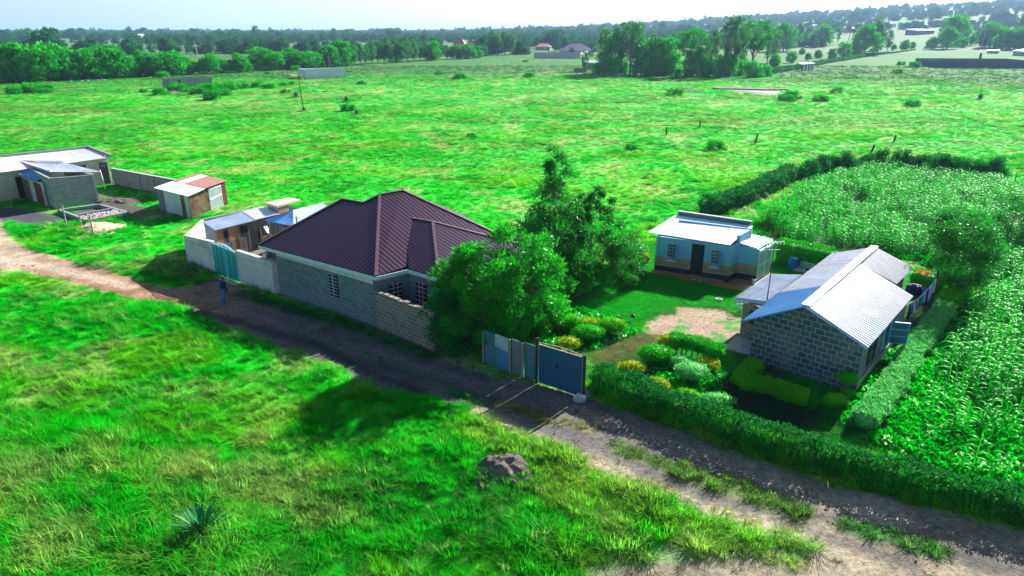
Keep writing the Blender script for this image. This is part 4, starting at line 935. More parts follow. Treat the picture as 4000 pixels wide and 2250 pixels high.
nf = np.array([(wb1 - wb0)[1], -(wb1 - wb0)[0], 0]); nf /= np.linalg.norm(nf)
for t0, t1_x, mt in ((.34, .55, 'wood'), (.72, .95, 'rust')):
    m = MB(); m.wall(lerp(wb0, wb1, t0) + nf * .04, lerp(wb0, wb1, t1_x) + nf * .04, .05, 1.95, .04); m.build('door', MAT[mt], Q)
P_ = empty('long_block_house', g(c1(1095, 560)), 'long plastered house with single slope zinc roof at the left edge', 'house')
h1_, h2_, h3_, h4_ = g(c1(-420, 505), 2.75), g(c1(1122, 292), 2.75), g(c1(895, 200), 3.25), g(c1(-420, 340), 3.25)
corr([h1_, h2_, h3_, h4_], .2, .015).build('roof', MAT['zinc'], P_)
m = MB(); m.bar(h4_ + (0, 0, .1), h3_ + (0, 0, .1), .2, .22); m.bar(h3_ + (0, 0, .1), h2_ + (0, 0, .14), .2, .22); m.build('parapet', MAT['stone_far'], P_)
w1 = g(c1(1095, 562)); w1 = np.array([h2_[0], h2_[1], 0]) + (h1_ - h2_) / np.linalg.norm(h1_ - h2_) * .25; w1[2] = 0
w0 = np.array([h1_[0], h1_[1], 0]); wsx = (w1 - w0) / np.linalg.norm(w1 - w0); nb = np.array([-wsx[1], wsx[0], 0]); w0 += nb * .3; w1 += nb * .3
m = MB(); m.wall(w0, w1, 0, 2.7, .2); m.wall(w1, np.array([h3_[0], h3_[1], 0]), 0, 2.9, .2); m.build('wall', MAT['tan_plaster'], P_)
Lh = np.linalg.norm(w1 - w0)
def on(root, s0, s1, z0, z1, mt, nm, o=.03):
    m = MB(); m.wall(w1 - wsx * s0 - nb * o, w1 - wsx * s1 - nb * o, z0, z1, .03, -1); return m.build(nm, MAT[mt], root)
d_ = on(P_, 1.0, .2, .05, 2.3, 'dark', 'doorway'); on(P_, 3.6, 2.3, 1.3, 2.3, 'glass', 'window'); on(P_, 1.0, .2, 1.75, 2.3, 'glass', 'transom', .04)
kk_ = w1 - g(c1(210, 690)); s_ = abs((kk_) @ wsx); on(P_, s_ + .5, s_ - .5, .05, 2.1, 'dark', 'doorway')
# field wall
p0, p1 = g(c1(1112, 545)), g(c1(1745, 640)); p0 = g(c1(1112, 405), 1.7); p1 = g(c1(1760, 522), 1.7); p0[2] = p1[2] = 0
V_ = empty('field_wall', p0, 'dark stone block field wall running from the long house to the tin shed', 'wall')
m = MB(); m.wall(p0, p1, 0, 1.65, .2); m.build('wall', MAT['stone_far'], V_)
m = MB(); dd = (p1 - p0) / np.linalg.norm(p1 - p0); nn_ = np.array([dd[1], -dd[0], 0]) * .08
for k in range(1, 5): a = lerp(p0, p1, k / 4.6); m.wall(a + nn_, a + dd * .35 + nn_, 0, 1.68, .3)
m.build('pier', MAT['stone_far'], V_)
m = MB(); m.wall(p0 + nn_ * .4, p1 + nn_ * .4, 1.65, 1.71, .26); m.build('coping', MAT['cement'], V_)
# unfinished foundation
fc = [g(c1(*p), .3) for p in ((575, 818), (868, 928), (1305, 842), (1010, 762))]; fo = empty('foundation', fc[0], 'unfinished low cement foundation ring filled with rubble', 'foundation')
m = MB()
for a, b_ in ((0, 1), (1, 2), (2, 3), (3, 0)): m.wall(fc[a], fc[b_], -.05, .3, .22)
m.wall(lerp(fc[0], fc[1], .55), lerp(fc[3], fc[2], .5), -.05, .296, .2); m.build('wall', MAT['stone_far'], fo)
V = []; Fq = []; r = np.random.RandomState(5)
rubc = [lerp(fc[0], fc[1], .62), lerp(fc[0], fc[1], .95), lerp(fc[3], fc[2], .93), lerp(fc[3], fc[2], .56)]
m = MB()
for k in range(260):
    a, b_ = r.rand(2); p = lerp(lerp(rubc[0], rubc[1], a), lerp(rubc[3], rubc[2], a), .06 + .88 * b_); s = .05 + .1 * r.rand(); p[2] = .08 + r.rand() * .1
    w_ = r.randn(3) * s; m.hexa([p + (-s, -s, -s), p + (s, -s * .8, -s), p + (s * .9, s, -s), p + (-s, s, -s)], [p + (-s * .7, -s * .6, s), p + w_ * .3 + (s * .6, -s, s * .8), p + (s, s * .6, s), p + (-s * .6, s, s * .7)])
tag(m.build('rubble', M('rubble', (.42, .38, .36), .9, var=.5, vscale=8), fo), kind='stuff')
pst = []
for a, b_, lab in (((668, 975), (622, 778), 'tall leaning wooden post beside the unfinished foundation'), ((822, 1000), (782, 882), 'thin short stake between the foundation and the sand heap'), ((940, 1072), (882, 862), 'long leaning post in front of the sand heap'),
                   ((122, 770), (72, 600), 'grey wooden post before the left doorway')):
    q = g(c1(*a)); h_ = ht(q, c1(0, b_[1])[1]); m = MB(); m.tube(q - (0, 0, .2), q + (-.08, .15, h_), .07 if h_ > 1.2 else .05, .05, 8); tag(m.build('wooden_post', MAT['timber']), lab, 'post')
q = g(c1(1062, 612)); m = MB(); m.tube(q, q + (-.35, .3, 1.9), .06, .05, 8); tag(m.build('leaning_pole', MAT['white_paint']), 'pale pole leaning outside the dark doorway of the long house', 'pole')
q = g(c1(1150, 572)); m = MB(); m.lathe(q, [(.2, 0), (.24, .5), (.22, .5), (.18, .06)], 12); tag(m.build('plastic_drum', MAT['white_paint']), 'white plastic drum at the foot of the stone field wall', 'drum')
def heap(name, p, rx, ry, h, mt, lab, cat, seed):
    q = g(p); r = np.random.RandomState(seed); n = 60; xs = np.linspace(-1.15, 1.15, n); X, Y_ = np.meshgrid(xs, xs); rr_ = np.hypot(X, Y_) + (fbm(X + seed, Y_, .8, 3, seed) - .5) * .5
    Z = h * (1 - sstep(.1, 1.05, rr_)) + (fbm(X * 3 + seed, Y_ * 3, .45, 4, seed + 3) - .5) * h * .6 * (rr_ < 1) - .06
    V = np.stack([q[0] + X.ravel() * rx, q[1] + Y_.ravel() * ry, Z.ravel()], 1); b0 = (np.arange(n - 1)[:, None] * n + np.arange(n - 1)).ravel()
    return tag(link(name, npmesh(name, V, np.stack([b0, b0 + 1, b0 + n + 1, b0 + n], 1), smooth=True), MAT[mt]), lab, cat)
heap('sand_heap', c1(985, 1010), 2.2, 1.9, .45, 'sand', 'pale sand heap beside the leaning posts', 'sand heap', 3)
heap('soil_heap', (1975, 1835), 1.55, 1.35, .62, 'soilpile', 'dark rounded soil heap in the tall grass below the track', 'soil heap', 8)
heap('earth_heap', c1(660, 1005), .9, .7, .4, 'soilpile', 'small dark heap of earth at the foot of the tall leaning post', 'soil heap', 12)
heap('earth_ridge', c1(1180, 740), 3.2, 1.2, .35, 'soilpile', 'dug dark earth between the foundation and the stone field wall', 'soil heap', 14)
heap('clod_heap', cR(870, 955), .75, .5, .25, 'soilpile', 'little grey earth heap behind the long roadside hedge', 'soil heap', 17)

# ---- navy gate and tin fence of the homestead
g0, g1 = g(cG(1145, 975)), g(cG(1895, 1240)); z0_, z1_ = ht(g0, cG(0, 292)[1]), ht(g1, cG(0, 520)[1])
NG = empty('sheet_gate', g0, 'large navy blue sheet metal gate with spiked top rail', 'gate'); gd2 = (g1 - g0) / np.linalg.norm(g1 - g0)
for t0, t1, nm in ((0, .348, 'leaf'), (.348, .621, 'wicket_door'), (.621, 1, 'leaf')):
    m = MB(); m.wall(lerp(g0, g1, t0), lerp(g0, g1, t1), .05, (z0_ + (z1_ - z0_) * t0, z0_ + (z1_ - z0_) * t1), .05); m.build(nm, MAT['gate_blue'], NG)
m = MB(); gnn = np.array([gd2[1], -gd2[0], 0]); q = lerp(g0, g1, .41) + gnn * .02; m.wall(q, q + gd2 * .13, 1.05, 1.28, .02); m.build('latch', MAT['black_metal'], NG)
m = MB(); pz_ = None
for i in range(11):
    t = i / 10; zb_ = z0_ + (z1_ - z0_) * t; zz = zb_ + .07 + .08 * math.sin(math.pi * t); p = lerp(g0, g1, t) + (0, 0, zz)
    if pz_ is not None: m.bar(pz_, p, .035)
    m.bar(lerp(g0, g1, t) + (0, 0, zb_), p + (0, 0, .1 if i % 2 else .0), .022); pz_ = p
m.bar(g0 + (0, 0, z0_), g1 + (0, 0, z1_), .06, .03); m.build('top_rail', MAT['timber'], NG)
for q, hh in ((g0 - gd2 * .1, z0_ + .28), (g1 + gd2 * .12, z1_ + .12)):
    m = MB(); m.tube(q, q + (0, 0, hh), .07, .07, 10); m.build('gate_post', MAT['black_metal'], NG)
f0 = g(cG(185, 640)); f1_ = g(cG(1120, 945)); tf = empty('tin_fence', f0, 'patched corrugated tin fence left of the navy gate', 'fence')
for t0, t1, h, mt in ((0, .25, 1.72, 'teal_tin'), (.245, .50, 1.66, 'blue_tin'), (.54, .72, 1.7, 'grey_tin'), (.765, 1, 1.72, 'teal_tin')):
    a, b_ = lerp(f0, f1_, t0), lerp(f0, f1_, t1); corr([a, b_, b_ + (0, 0, h), a + (0, 0, h + .04)], .12, .015).build('sheet', MAT[mt], tf)
a, b_ = lerp(f0, f1_, .235) + gnn * .04, lerp(f0, f1_, .48) + gnn * .04
m = MB(); m.hexa([a + (0, 0, 1.15), b_ + (0, 0, 1.02), b_ + (0, .03, 1.02), a + (0, .03, 1.15)], [a + (0, 0, 1.78), b_ + (0, 0, 1.72), b_ + (0, .03, 1.72), a + (0, .03, 1.78)]); m.build('patch', MAT['tin_wall'], tf)
for t in (0, .52, .75):
    q = lerp(f0, f1_, t) + gnn * .06; m = MB(); m.tube(q, q + (0, 0, 1.72), .05, .045, 7); m.build('post', MAT['timber'], tf)
for p, s, mt, lab in ((cG(1870, 1300), .3, 'pale_rock', 'pale boulder at the foot of the right gate post'), (cG(1960, 1220), .27, 'rock', 'blue grey boulder just behind the pale one at the gate post')):
    q = g(p); m = MB(); pr_x = [(s * .75, -.05), (s * 1.0, s * .35), (s * .85, s * .8), (s * .45, s * 1.1)]; m.lathe(q, pr_x, 9, 1.05, .85); o = m.build('boulder', MAT[mt], smooth=True); tag(o, lab, 'boulder')
    r = np.random.RandomState(int(s * 100))
    for v in o.data.vertices: v.co += Vector(r.randn(3) * s * .07)
def stick(name, a, b_, r_, mt, lab, cat): 
    m = MB(); m.tube(a + (0, 0, r_), b_ + (0, 0, r_), r_, r_ * .7, 6); tag(m.build(name, MAT[mt]), lab, cat)
stick('wooden_beam', g(c7(330, 35)) , g(c7(450, -25)), .09, 'timber', 'pale wooden beam lying on the lawn by the big tree', 'beam')
# row of edging stones and the two path lamps of the flower bed
for k, (a, b_) in enumerate(((430, 530), (480, 512), (515, 505), (560, 492), (590, 478), (622, 465), (655, 450), (690, 430), (715, 412), (745, 398), (780, 388))):
    q = g(c7(a, b_)); m = MB(); r = rnd.uniform(.1, .15); m.lathe(q, [(r, -.02), (r * 1.05, r * .6), (r * .6, r * 1.3)], 7, 1, .8); tag(m.build('edging_stone', MAT['rock']), '%s stone from the gate end of the row edging the flower bed' % ('first', 'second', 'third', 'fourth', 'fifth', 'sixth', 'seventh', 'eighth', 'ninth', 'tenth', 'last')[k], 'stone', 'edging stones of the flower bed')
q = g(c7(772, 318)); bs = empty('basin_stand', q, 'black wash basin on a post at the edge of the lawn', 'wash stand'); hh = ht(q, c7(0, 215)[1])
m = MB(); m.tube(q, q + (0, 0, hh), .06, .05, 8); m.build('post', MAT['black_metal'], bs)
m = MB(); m.lathe(q + (-.32, 0, hh - .22), [(.2, 0), (.32, .16), (.34, .2), (.3, .2), (.16, .06)], 18); m.build('basin', MAT['black_metal'], bs)
q = g(c7(780, 302)); q2 = g(c7(868, 262)); ls = empty('garden_lamp', q, 'small dark globe on a curved white pipe beside the basin stand', 'lamp')
m = MB(); pv_ = [q + (0, 0, .1), lerp(q, q2, .5) + (.0, -.05, .05), q2 + (-.05, -.05, .12), q2 + (0, 0, .38)]
for a, b_ in zip(pv_[:-1], pv_[1:]): m.tube(a, b_, .028, .028, 7)
m.build('pipe', MAT['white_paint'], ls); m = MB(); m.lathe(q2 + (0, 0, .33), [(.05, 0), (.12, .06), (.12, .14), (.05, .2)], 12); m.build('globe', MAT['black_metal'], ls)
q = g(c7(578, 300)); m = MB(); m.tube(q, q + (0, 0, .75), .05, .045, 7); tag(m.build('garden_stump', MAT['bark']), 'short upright dark stump among the clipped bushes', 'stump')
# bench wheel and clutter behind the gabled house
q = g(c6(205, 575), .5); m = MB(); 
for k in range(12):
    a0, a1x = k * math.pi / 6, (k + 1) * math.pi / 6; m.tube(q + (.28 * math.cos(a0), .1, .28 * math.sin(a0)), q + (.28 * math.cos(a1x), .1, .28 * math.sin(a1x)), .025, .025, 5)
m.bar(q + (-.28, .1, 0), q + (.28, .1, 0), .02); m.bar(q + (0, .1, -.28), q + (0, .1, .28), .02)
m.bar(q + (0, .1, -.5), q + (.05, .1, 0), .03); m.bar(q + (.0, .1, -.02), q + (.6, .3, .15), .03); tag(m.build('handcart', MAT['white_paint']), 'white wheeled handcart under the porch edge of the gabled house', 'cart')
for k, (a, b_, mt, lab, cat) in enumerate(((c6(640, 300), c6(740, 320), 'cement', 'lower pale plank pile behind the gabled house', 'planks'), (c6(655, 275), c6(735, 290), 'wood_grey', 'grey plank pile stacked on the pale one', 'planks'))):
    p, q = g(a), g(b_); m = MB()
    for j in range(4): m.bar(p + (.1 * j, .28 * j, .12 + .28 * k), q + (.1 * j, .28 * j, .12 + .28 * k), .22, .12)
    tag(m.build('plank_pile', MAT[mt]), lab, cat)
p = [g(c6(*x), z) for x, z in (((690, 250), .5), ((800, 285), .4), ((815, 240), .8), ((705, 212), .9))]; corr([p[0], p[1], p[2], p[3]], .12, .02).build('loose_sheets', MAT['tin_wall']); tag(bpy.data.objects['loose_sheets'], 'loose zinc sheets leaning behind the gabled house', 'metal sheets')
q = g(c6(625, 285)); m = MB(); m.lathe(q, [(.25, 0), (.28, .3), (.28, .75), (.2, .85)], 14); tag(m.build('blue_drum', MAT['blue_plastic']), 'blue plastic drum beside the plank pile', 'drum')

# ================================================================== PLANTS
def leaf_arrays(C, n_each, sig, L, Wd, seed, flat=1.0, up=.35, outward=None):
    """diamond leaves scattered round clump centres C (k,3)"""
    r = np.random.RandomState(seed); k = len(C); n = k * n_each
    sg = np.asarray(sig) * np.ones((k, 1)) if np.ndim(sig) < 2 else sig
    d = r.randn(n, 3); d /= np.linalg.norm(d, axis=1, keepdims=True); d *= (r.rand(n, 1) ** .45) * 1.25
    P = np.repeat(C, n_each, 0) + d * np.repeat(sg, n_each, 0) * np.array([1, 1, flat])
    a = r.randn(n, 3) + d * .8 + np.array([0, 0, up]); a /= np.linalg.norm(a, axis=1, keepdims=True)
    b_ = np.cross(a, r.randn(n, 3)); b_ /= np.linalg.norm(b_, axis=1, keepdims=True)
    l = L * (.6 + .8 * r.rand(n, 1)); w_ = Wd * (.6 + .8 * r.rand(n, 1))
    V = np.stack([P, P + a * l * .45 + b_ * w_ * .5, P + a * l, P + a * l * .45 - b_ * w_ * .5], 1).reshape(-1, 3)
    return V, np.arange(4 * n).reshape(n, 4)
def limbs(mb, base, tops, H, r0, trunk_top, bend=.0, n=8):
    """tapered trunk with limbs that run to given points"""
    base = v3(base); T = v3(trunk_top); pts = [lerp(base, T, t) + np.array([math.sin(t * 5) * bend, math.cos(t * 4) * bend - bend, 0]) for t in np.linspace(0, 1, 7)]
    rr_ = [r0 * (1.15 if i == 0 else 1) * (1 - .82 * i / 6) for i in range(7)]
    for i in range(6): mb.tube(pts[i], pts[i + 1], rr_[i], rr_[i + 1], n)
    for q in tops:
        q = v3(q); t = np.clip((q[2] - base[2]) / (T[2] - base[2]) - .18 - rnd.random() * .12, .12, .97); s_ = t * 6; i = min(5, int(s_)); st_ = lerp(pts[i], pts[i + 1], s_ - i)
        m_ = lerp(st_, q, .5) + np.array([0, 0, .06 * H * .3]); ra = max(.012, rr_[i] * .35); mb.tube(st_, m_, ra, ra * .6, 5); mb.tube(m_, q, ra * .6, ra * .2, 5)
def clumps(H, prof, k, seed, zmin=.15, jit=.15, layers=None, hollow=.5):
    r = np.random.RandomState(seed); C = []
    while len(C) < k:
        h = zmin + (1 - zmin) * r.rand(); R_x = prof(h); a = r.rand() * 6.283; q = R_x * (hollow + (1 - hollow) * math.sqrt(r.rand())) * (1 + r.randn() * jit)
        if r.rand() < min(1, R_x / max(prof(.3), prof(.5), prof(.7)) + .1): C.append((q * math.cos(a), q * math.sin(a), h * H * (1 + r.randn() * .02)))
    return np.array(C)
def tree_meshes(name, H, prof, k, n_each, sig, L, Wd, seed, zmin=.15, r0=.15, flat=.7, up=.3, bend=.05, lean=(0, 0), hollow=.5, nlimb=22, jit=.15, sides=8):
    C = clumps(H, prof, k, seed, zmin, hollow=hollow, jit=jit); C[:, 0] += lean[0] * C[:, 2] / H; C[:, 1] += lean[1] * C[:, 2] / H
    if name.startswith('silky'): sig = (sig * np.clip(1.25 - C[:, 2:] / H, .35, 1.1))
    V, Fq = leaf_arrays(C, n_each, sig, L, Wd, seed + 1, flat, up)
    V[:, 2] = np.maximum(V[:, 2], .02)
    cm = npmesh(name + '_crown', V, Fq)
    mb = MB(); limbs(mb, (0, 0, -.15), C[:nlimb], H, r0, (lean[0] * .9, lean[1] * .9, H * .93), bend, sides)
    tm = bpy.data.meshes.new(name + '_trunk'); tm.from_pydata([tuple(v) for v in mb.v], [], mb.f)
    return cm, tm
def plant(name, p, cm, tm, leafm, lab, cat, group=None, s=1.0, rz=0.0, trunkname='trunk', crown='crown', sz=None):
    r = empty(name, p, lab, cat, group, rz); r.scale = (s, s, sz or s)
    if leafm and not len(cm.materials): cm.materials.append(MAT[leafm])
    if tm is not None and not len(tm.materials): tm.materials.append(MAT['bark'])
    o = bpy.data.objects.new(crown, cm); COL.objects.link(o); o.parent = r
    if tm is not None: o = bpy.data.objects.new(trunkname, tm); COL.objects.link(o); o.parent = r
    return r
ell = lambda z0, z1, R, e=.5: (lambda h: R * max(.05, 1 - abs((h - (z0 + z1) / 2) / ((z1 - z0) / 2)) ** 2) ** e)
# --- the trees between the two homesteads
q = g((1885, 1392)); cm, tm = tree_meshes('bushy', 5.2, ell(-.1, 1.04, 1.9, .5), 78, 190, .33, .26, .075, 3, zmin=.1, r0=.16, flat=.8)
plant('broadleaf_tree', q + (-.1, .9, 0), cm, tm, 'near_leaf', 'dark bushy tree against the brown yard wall, left of the other garden trees', 'tree')
q = g((2022, 1356)); cm, tm = tree_meshes('gardenA', 6.0, ell(.1, 1.03, 2.3, .5), 72, 190, .33, .27, .075, 13, zmin=.2, r0=.12, flat=.8)
plant('broadleaf_tree', q + (.1, .5, 0), cm, tm, 'near_leaf', 'glossy leaved tree with pale trunk rising behind the tin fence', 'tree')
q = g((2060, 1240)); cm, tm = tree_meshes('gardenB', 3.7, ell(.0, 1.05, 2.1, .5), 60, 180, .34, .26, .075, 23, zmin=.15, r0=.12, flat=.8)
plant('broadleaf_tree', q, cm, tm, 'near_leaf', 'round green tree in the middle of the garden trees, beside the maroon roof', 'tree')
q = g((2158, 1168)); H_ = ht(q, 600); cm, tm = tree_meshes('silky', H_, lambda h: (3.0 * (1 - h) ** .85 + .22) if h > .3 else 2.1, 125, 75, .52, .32, .06, 33, zmin=.22, r0=.17, flat=.6, hollow=.25, nlimb=70, bend=.04)
plant('silky_oak_tree', q, cm, tm, 'airy_leaf', 'tallest garden tree with airy pointed crown and visible straight trunk', 'tree')
q = g((2300, 1125)); H_ = ht(q, 735); cm, tm = tree_meshes('silky2', H_, ell(-.1, 1.05, 1.7, .55), 70, 150, .36, .3, .06, 43, zmin=.12, r0=.12, flat=.75, nlimb=30)
plant('silky_oak_tree', q, cm, tm, 'airy_leaf', 'full green garden tree to the right of the tallest tree', 'tree')
q = g((2230, 1150)); cm, tm = tree_meshes('und', 3.0, ell(-.2, 1.1, 1.3, .5), 40, 150, .38, .22, .09, 53, zmin=.1, r0=.06)
plant('shrub', q, cm, tm, 'near_leaf', 'light green shrub at the foot of the tallest garden tree by the beam', 'shrub', trunkname='stem', crown='foliage')
q = g((2440, 1110)); cm, tm = tree_meshes('und2', 3.2, ell(-.2, 1.1, 1.2, .5), 40, 150, .38, .2, .06, 54, zmin=.1, r0=.06)
plant('shrub', q, cm, tm, 'airy_leaf', 'feathery shrub right of the garden trees at the lawn edge', 'shrub', trunkname='stem', crown='foliage')
q = g((2120, 1290)); cm, tm = tree_meshes('und3', 1.9, ell(-.2, 1.1, 1.1, .5), 26, 130, .34, .2, .08, 55, zmin=.1, r0=.05)
plant('shrub', q, cm, tm, 'near_leaf', 'low green shrub left of the clipped garden bushes', 'shrub', trunkname='stem', crown='foliage')
q = g((1765, 1380)); cm, tm = tree_meshes('und4', 3.4, ell(-.3, 1.1, 1.3, .5), 50, 160, .4, .22, .07, 56, zmin=.05, r0=.06)
plant('shrub', q + (0, .6, 0), cm, tm, 'dark_leaf', 'dark shady shrub between the brown yard wall and the tin fence', 'shrub', trunkname='stem', crown='foliage')
# --- right side: feathery tree and its neighbour beside the maize
q = g(D(2490, 760)); cm, tm = tree_meshes('cass', 5.0, lambda h: .5 + 2.0 * h if h < .7 else 2.2 * (1.25 - h) ** .4, 80, 190, .5, .22, .055, 63, zmin=.15, r0=.12, flat=.6, nlimb=30, lean=(-.6, 0))
plant('feathery_tree', g((3745, 1165)), cm, tm, 'airy_leaf', 'large dark feathery tree above the washing line', 'tree')
cm, tm = tree_meshes('cass2', 3.6, ell(.1, 1.05, 1.7, .5), 55, 160, .45, .2, .05, 73, zmin=.2, r0=.09, flat=.6, lean=(.5, 0))
plant('feathery_tree', g((3905, 985)), cm, tm, 'airy_leaf', 'smaller feathery tree at the right edge of the maize field', 'tree')
# --- clipped bushes
def clipped(name, p, topy, rx, ry, mt, lab, seed, th=.45, stem=True, cat='bush', seg=None):
    q = g(p); Hh = ht(q, topy) if topy else .5; r = empty(name, q, lab, cat, 'clipped bushes of the homestead garden' if seg is None else seg)
    h = min(th, Hh * .75); n = int(1500 * (rx * ry + .15)); rs = np.random.RandomState(seed)
    d = rs.randn(n, 3); d /= np.linalg.norm(d, axis=1, keepdims=True); d *= (.86 + .16 * rs.rand(n, 1))
    lump = 1 + .12 * np.sin(d[:, :1] * 7 + seed) * np.cos(d[:, 1:2] * 6)
    C = np.array([0, 0, Hh - h * .52]) + d * lump * np.array([rx, ry, h * .56])
    V, Fq = leaf_arrays(C, 2, .03, .09, .05, seed, 1, .2)
    i = len(V); mb = MB(); mb.lathe((0, 0, Hh - h * .52), [(.05, -h * .45), (.6, -h * .38), (.86, 0), (.65, h * .38), (.05, h * .46)], 12, rx, ry)
    Vc = np.array(mb.v); Fc = [f if len(f) == 4 else None for f in mb.f]; Fc = [f for f in Fc if f]
    me = npmesh('foliage', np.vstack([V, Vc]), np.vstack([Fq, np.array(Fc) + i]))
    o = link('foliage', me, MAT[mt], r)
    if stem and Hh > .55:
        m = MB()
        for k in range(4):
            a = k * 1.6 + seed; m.tube(q + (.04 * math.cos(a), .04 * math.sin(a), -.05), q + (rx * .45 * math.cos(a), ry * .45 * math.sin(a), Hh - h * .7), .028, .018, 6)
        m.build('stem', MAT['bark'], r)
    return r
for (x, y, ty, rx, ry, mt, lab) in (
        (310, 345, 195, .62, .55, 'lime_leaf', 'flat topped lime green bush on thin bent stems nearest the big trees'), (470, 300, 232, .6, .5, 'yellow_leaf', 'golden yellow clipped bush behind the dark dome bush'),
        (465, 440, 300, .78, .65, 'green_leaf', 'dark green dome bush on a short trunk in front of the golden bush'), (680, 380, 230, .72, .6, 'lime_leaf', 'lime topped bush beside the black wash basin'),
        (285, 520, 405, .6, .45, 'yellow_leaf', 'yellow green bush just behind the navy gate'), (160, 260, 135, .5, .45, 'green_leaf', 'small dark round bush below the big tree'),
        (1065, 660, 485, .82, .66, 'green_leaf', 'dark green oval bush on thin stems in the front flower bed'), (855, 745, 625, .7, .45, 'yellow_leaf', 'yellow green clump touching the roadside hedge'),
        (1310, 690, 572, .6, .5, 'pale_leaf', 'pale variegated bush under the long arched hedge'), (1540, 720, 590, .62, .5, 'yellow_leaf', 'golden topped oval bush at the right of the flower bed'),
        (1395, 820, 648, .8, .62, 'pale_leaf', 'large pale green variegated ball bush in the front flower bed')):
    clipped('clipped_bush', c7(x, y), c7(0, ty)[1], rx, ry, mt, lab, x % 97, th=.5)
clipped('clipped_bush', c6(1065, 1330), c6(0, 1145)[1], .42, .36, 'green_leaf', 'dark round bush on a bare stem at the corner of the gabled house', 5, th=.42)
clipped('clipped_bush', c6(975, 1440), c6(0, 1330)[1], .5, .36, 'lime_leaf', 'low green bush below the corner of the gabled house', 6, th=.5)
clipped('clipped_bush', c6(1085, 1360), c6(0, 1290)[1], .32, .25, 'lime_leaf', 'tiny lime bush squeezed against the gable corner', 7, th=.4)
clipped('clipped_bush', c4(1095, 800), c4(0, 690)[1], .65, .5, 'pale_leaf', 'pale flowering bush left of the blue house', 8, th=.9, seg='shrubs beside the blue house')
clipped('clipped_bush', c4(1130, 845), c4(0, 750)[1], .45, .4, 'yellow_leaf', 'yellow green bush below the pale flowering one', 9, th=.7, seg='shrubs beside the blue house')
clipped('clipped_bush', c4(1000, 880), c4(0, 735)[1], 1.0, .6, 'green_leaf', 'dark drooping bush mound left of the blue house lawn', 10, th=1.3, seg='shrubs beside the blue house')

def hedge(name, path, wd, h, mt, lab, seed, lsz=(.09, .05), dens=900, rough=.06, lower=1.0, strands=0, hvar=0.0, pmt=None, foot=0.0):
    """clipped hedge along ground points; core inside a leafy skin"""
    P = [np.array(p, float) for p in path]; rs = np.random.RandomState(seed); r = empty(name, (*P[0][:2], 0), lab, 'hedge'); Vs = []; mb = MB(); Cs = []
    for a, b_ in zip(P[:-1], P[1:]):
        d = b_ - a; d[2] = 0; L = np.linalg.norm(d); d /= L; n = np.array([-d[1], d[0], 0])
        N_ = int(dens * L * (wd + 2 * h * .9)); t = rs.rand(N_) * L; u = rs.rand(N_) * (wd + 2 * h)
        hv = h + hvar * (fbm(a[0] + d[0] * t, a[1] + d[1] * t, 1.3, 3, seed) - .5) * 2
        side = np.where(u < h, -1, np.where(u > h + wd, 1, 0)); z = np.where(side == 0, hv, np.where(u < h, u, u - h - wd) / h * hv); o = np.where(side == 0, u - h - wd / 2, side * wd / 2)
        o = o + (fbm(a[0] + d[0] * t + 9, a[1] + d[1] * t + z, .6, 3, seed + 5) - .5) * wd * .35 * (side != 0) ; z = z + (fbm(a[0] + d[0] * t, a[1] + d[1] * t + o, .5, 3, seed + 9) - .5) * rough * 3
        ed = np.clip(1 - (abs(o) / (wd / 2)) ** 6 * .1, 0, 1); C = a + d * t[:, None] + n * o[:, None] + rs.randn(N_, 3) * rough * .4; C[:, 2] = np.maximum(z * ed + foot * 0, .03)
        if lower < 1: keep = (rs.rand(N_) < np.where(z / h > .5, 1, lower + (1 - lower) * (z / h) * 1.2 * (fbm(t * 1.2, z, .5, 2, seed + 2) > .45))); C = C[keep]
        Cs.append(C)
        ws_ = wd * .36; zb = h * (.45 if lower < 1 else .0)
        hh_ = h * .82 - hvar * .9
        mb.hexa([a - n * ws_ + (0, 0, zb), b_ - n * ws_ + (0, 0, zb), b_ + n * ws_ + (0, 0, zb), a + n * ws_ + (0, 0, zb)], [a - n * ws_ + (0, 0, hh_), b_ - n * ws_ + (0, 0, hh_), b_ + n * ws_ + (0, 0, hh_), a + n * ws_ + (0, 0, hh_)])
    C = np.vstack(Cs); V, Fq = leaf_arrays(C, 1, .02, lsz[0], lsz[1], seed, 1, .15); i = len(V)
    link('foliage', npmesh('foliage', np.vstack([V, np.array(mb.v)]), np.vstack([Fq, np.array(mb.f) + i])), MAT[mt], r)['_'] = 1
    o = [c for c in r.children][0]; o.location = (-P[0][0], -P[0][1], 0)
    if strands:
        SV = []; SF = []
        for a, b_ in zip(P[:-1], P[1:]):
            L = np.linalg.norm(b_ - a); d = (b_ - a) / L; n = np.array([-d[1], d[0], 0])
            for k in range(int(L * strands)):
                p = a + d * rs.rand() * L + n * (rs.rand() - .5) * wd * 1.1; z1 = h * (.35 + .6 * rs.rand()); i = len(SV); w_ = .009 + .012 * rs.rand(); e = d * w_ * rs.choice([-1, 1]) + n * rs.randn() * .004; tl = n * rs.randn() * .08 + d * rs.randn() * .1
                SV += [p - e, p + e, p + e * .6 + tl + (0, 0, z1), p - e * .6 + tl + (0, 0, z1)]; SF.append((i, i + 1, i + 2, i + 3))
        o = link('stems', npmesh('stems', np.array(SV), SF), MAT[pmt or 'dark_leaf'], r); o.location = (-P[0][0], -P[0][1], 0); tag(o, kind='stuff')
    return r
hp = [g(cR(*p)) for p in ((-600, 668), (-520, 690), (-290, 765), (0, 880), (350, 1000), (600, 1075), (900, 1160), (1159, 1205), (1500, 1280))]
hp = [g((2325, 1520)), g((2515, 1590)), g((2711, 1666)), g((2974, 1768)), g((3302, 1860)), g((3518, 1925)), g((3776, 1990)), g((4000, 2035)), g((4300, 2110))]
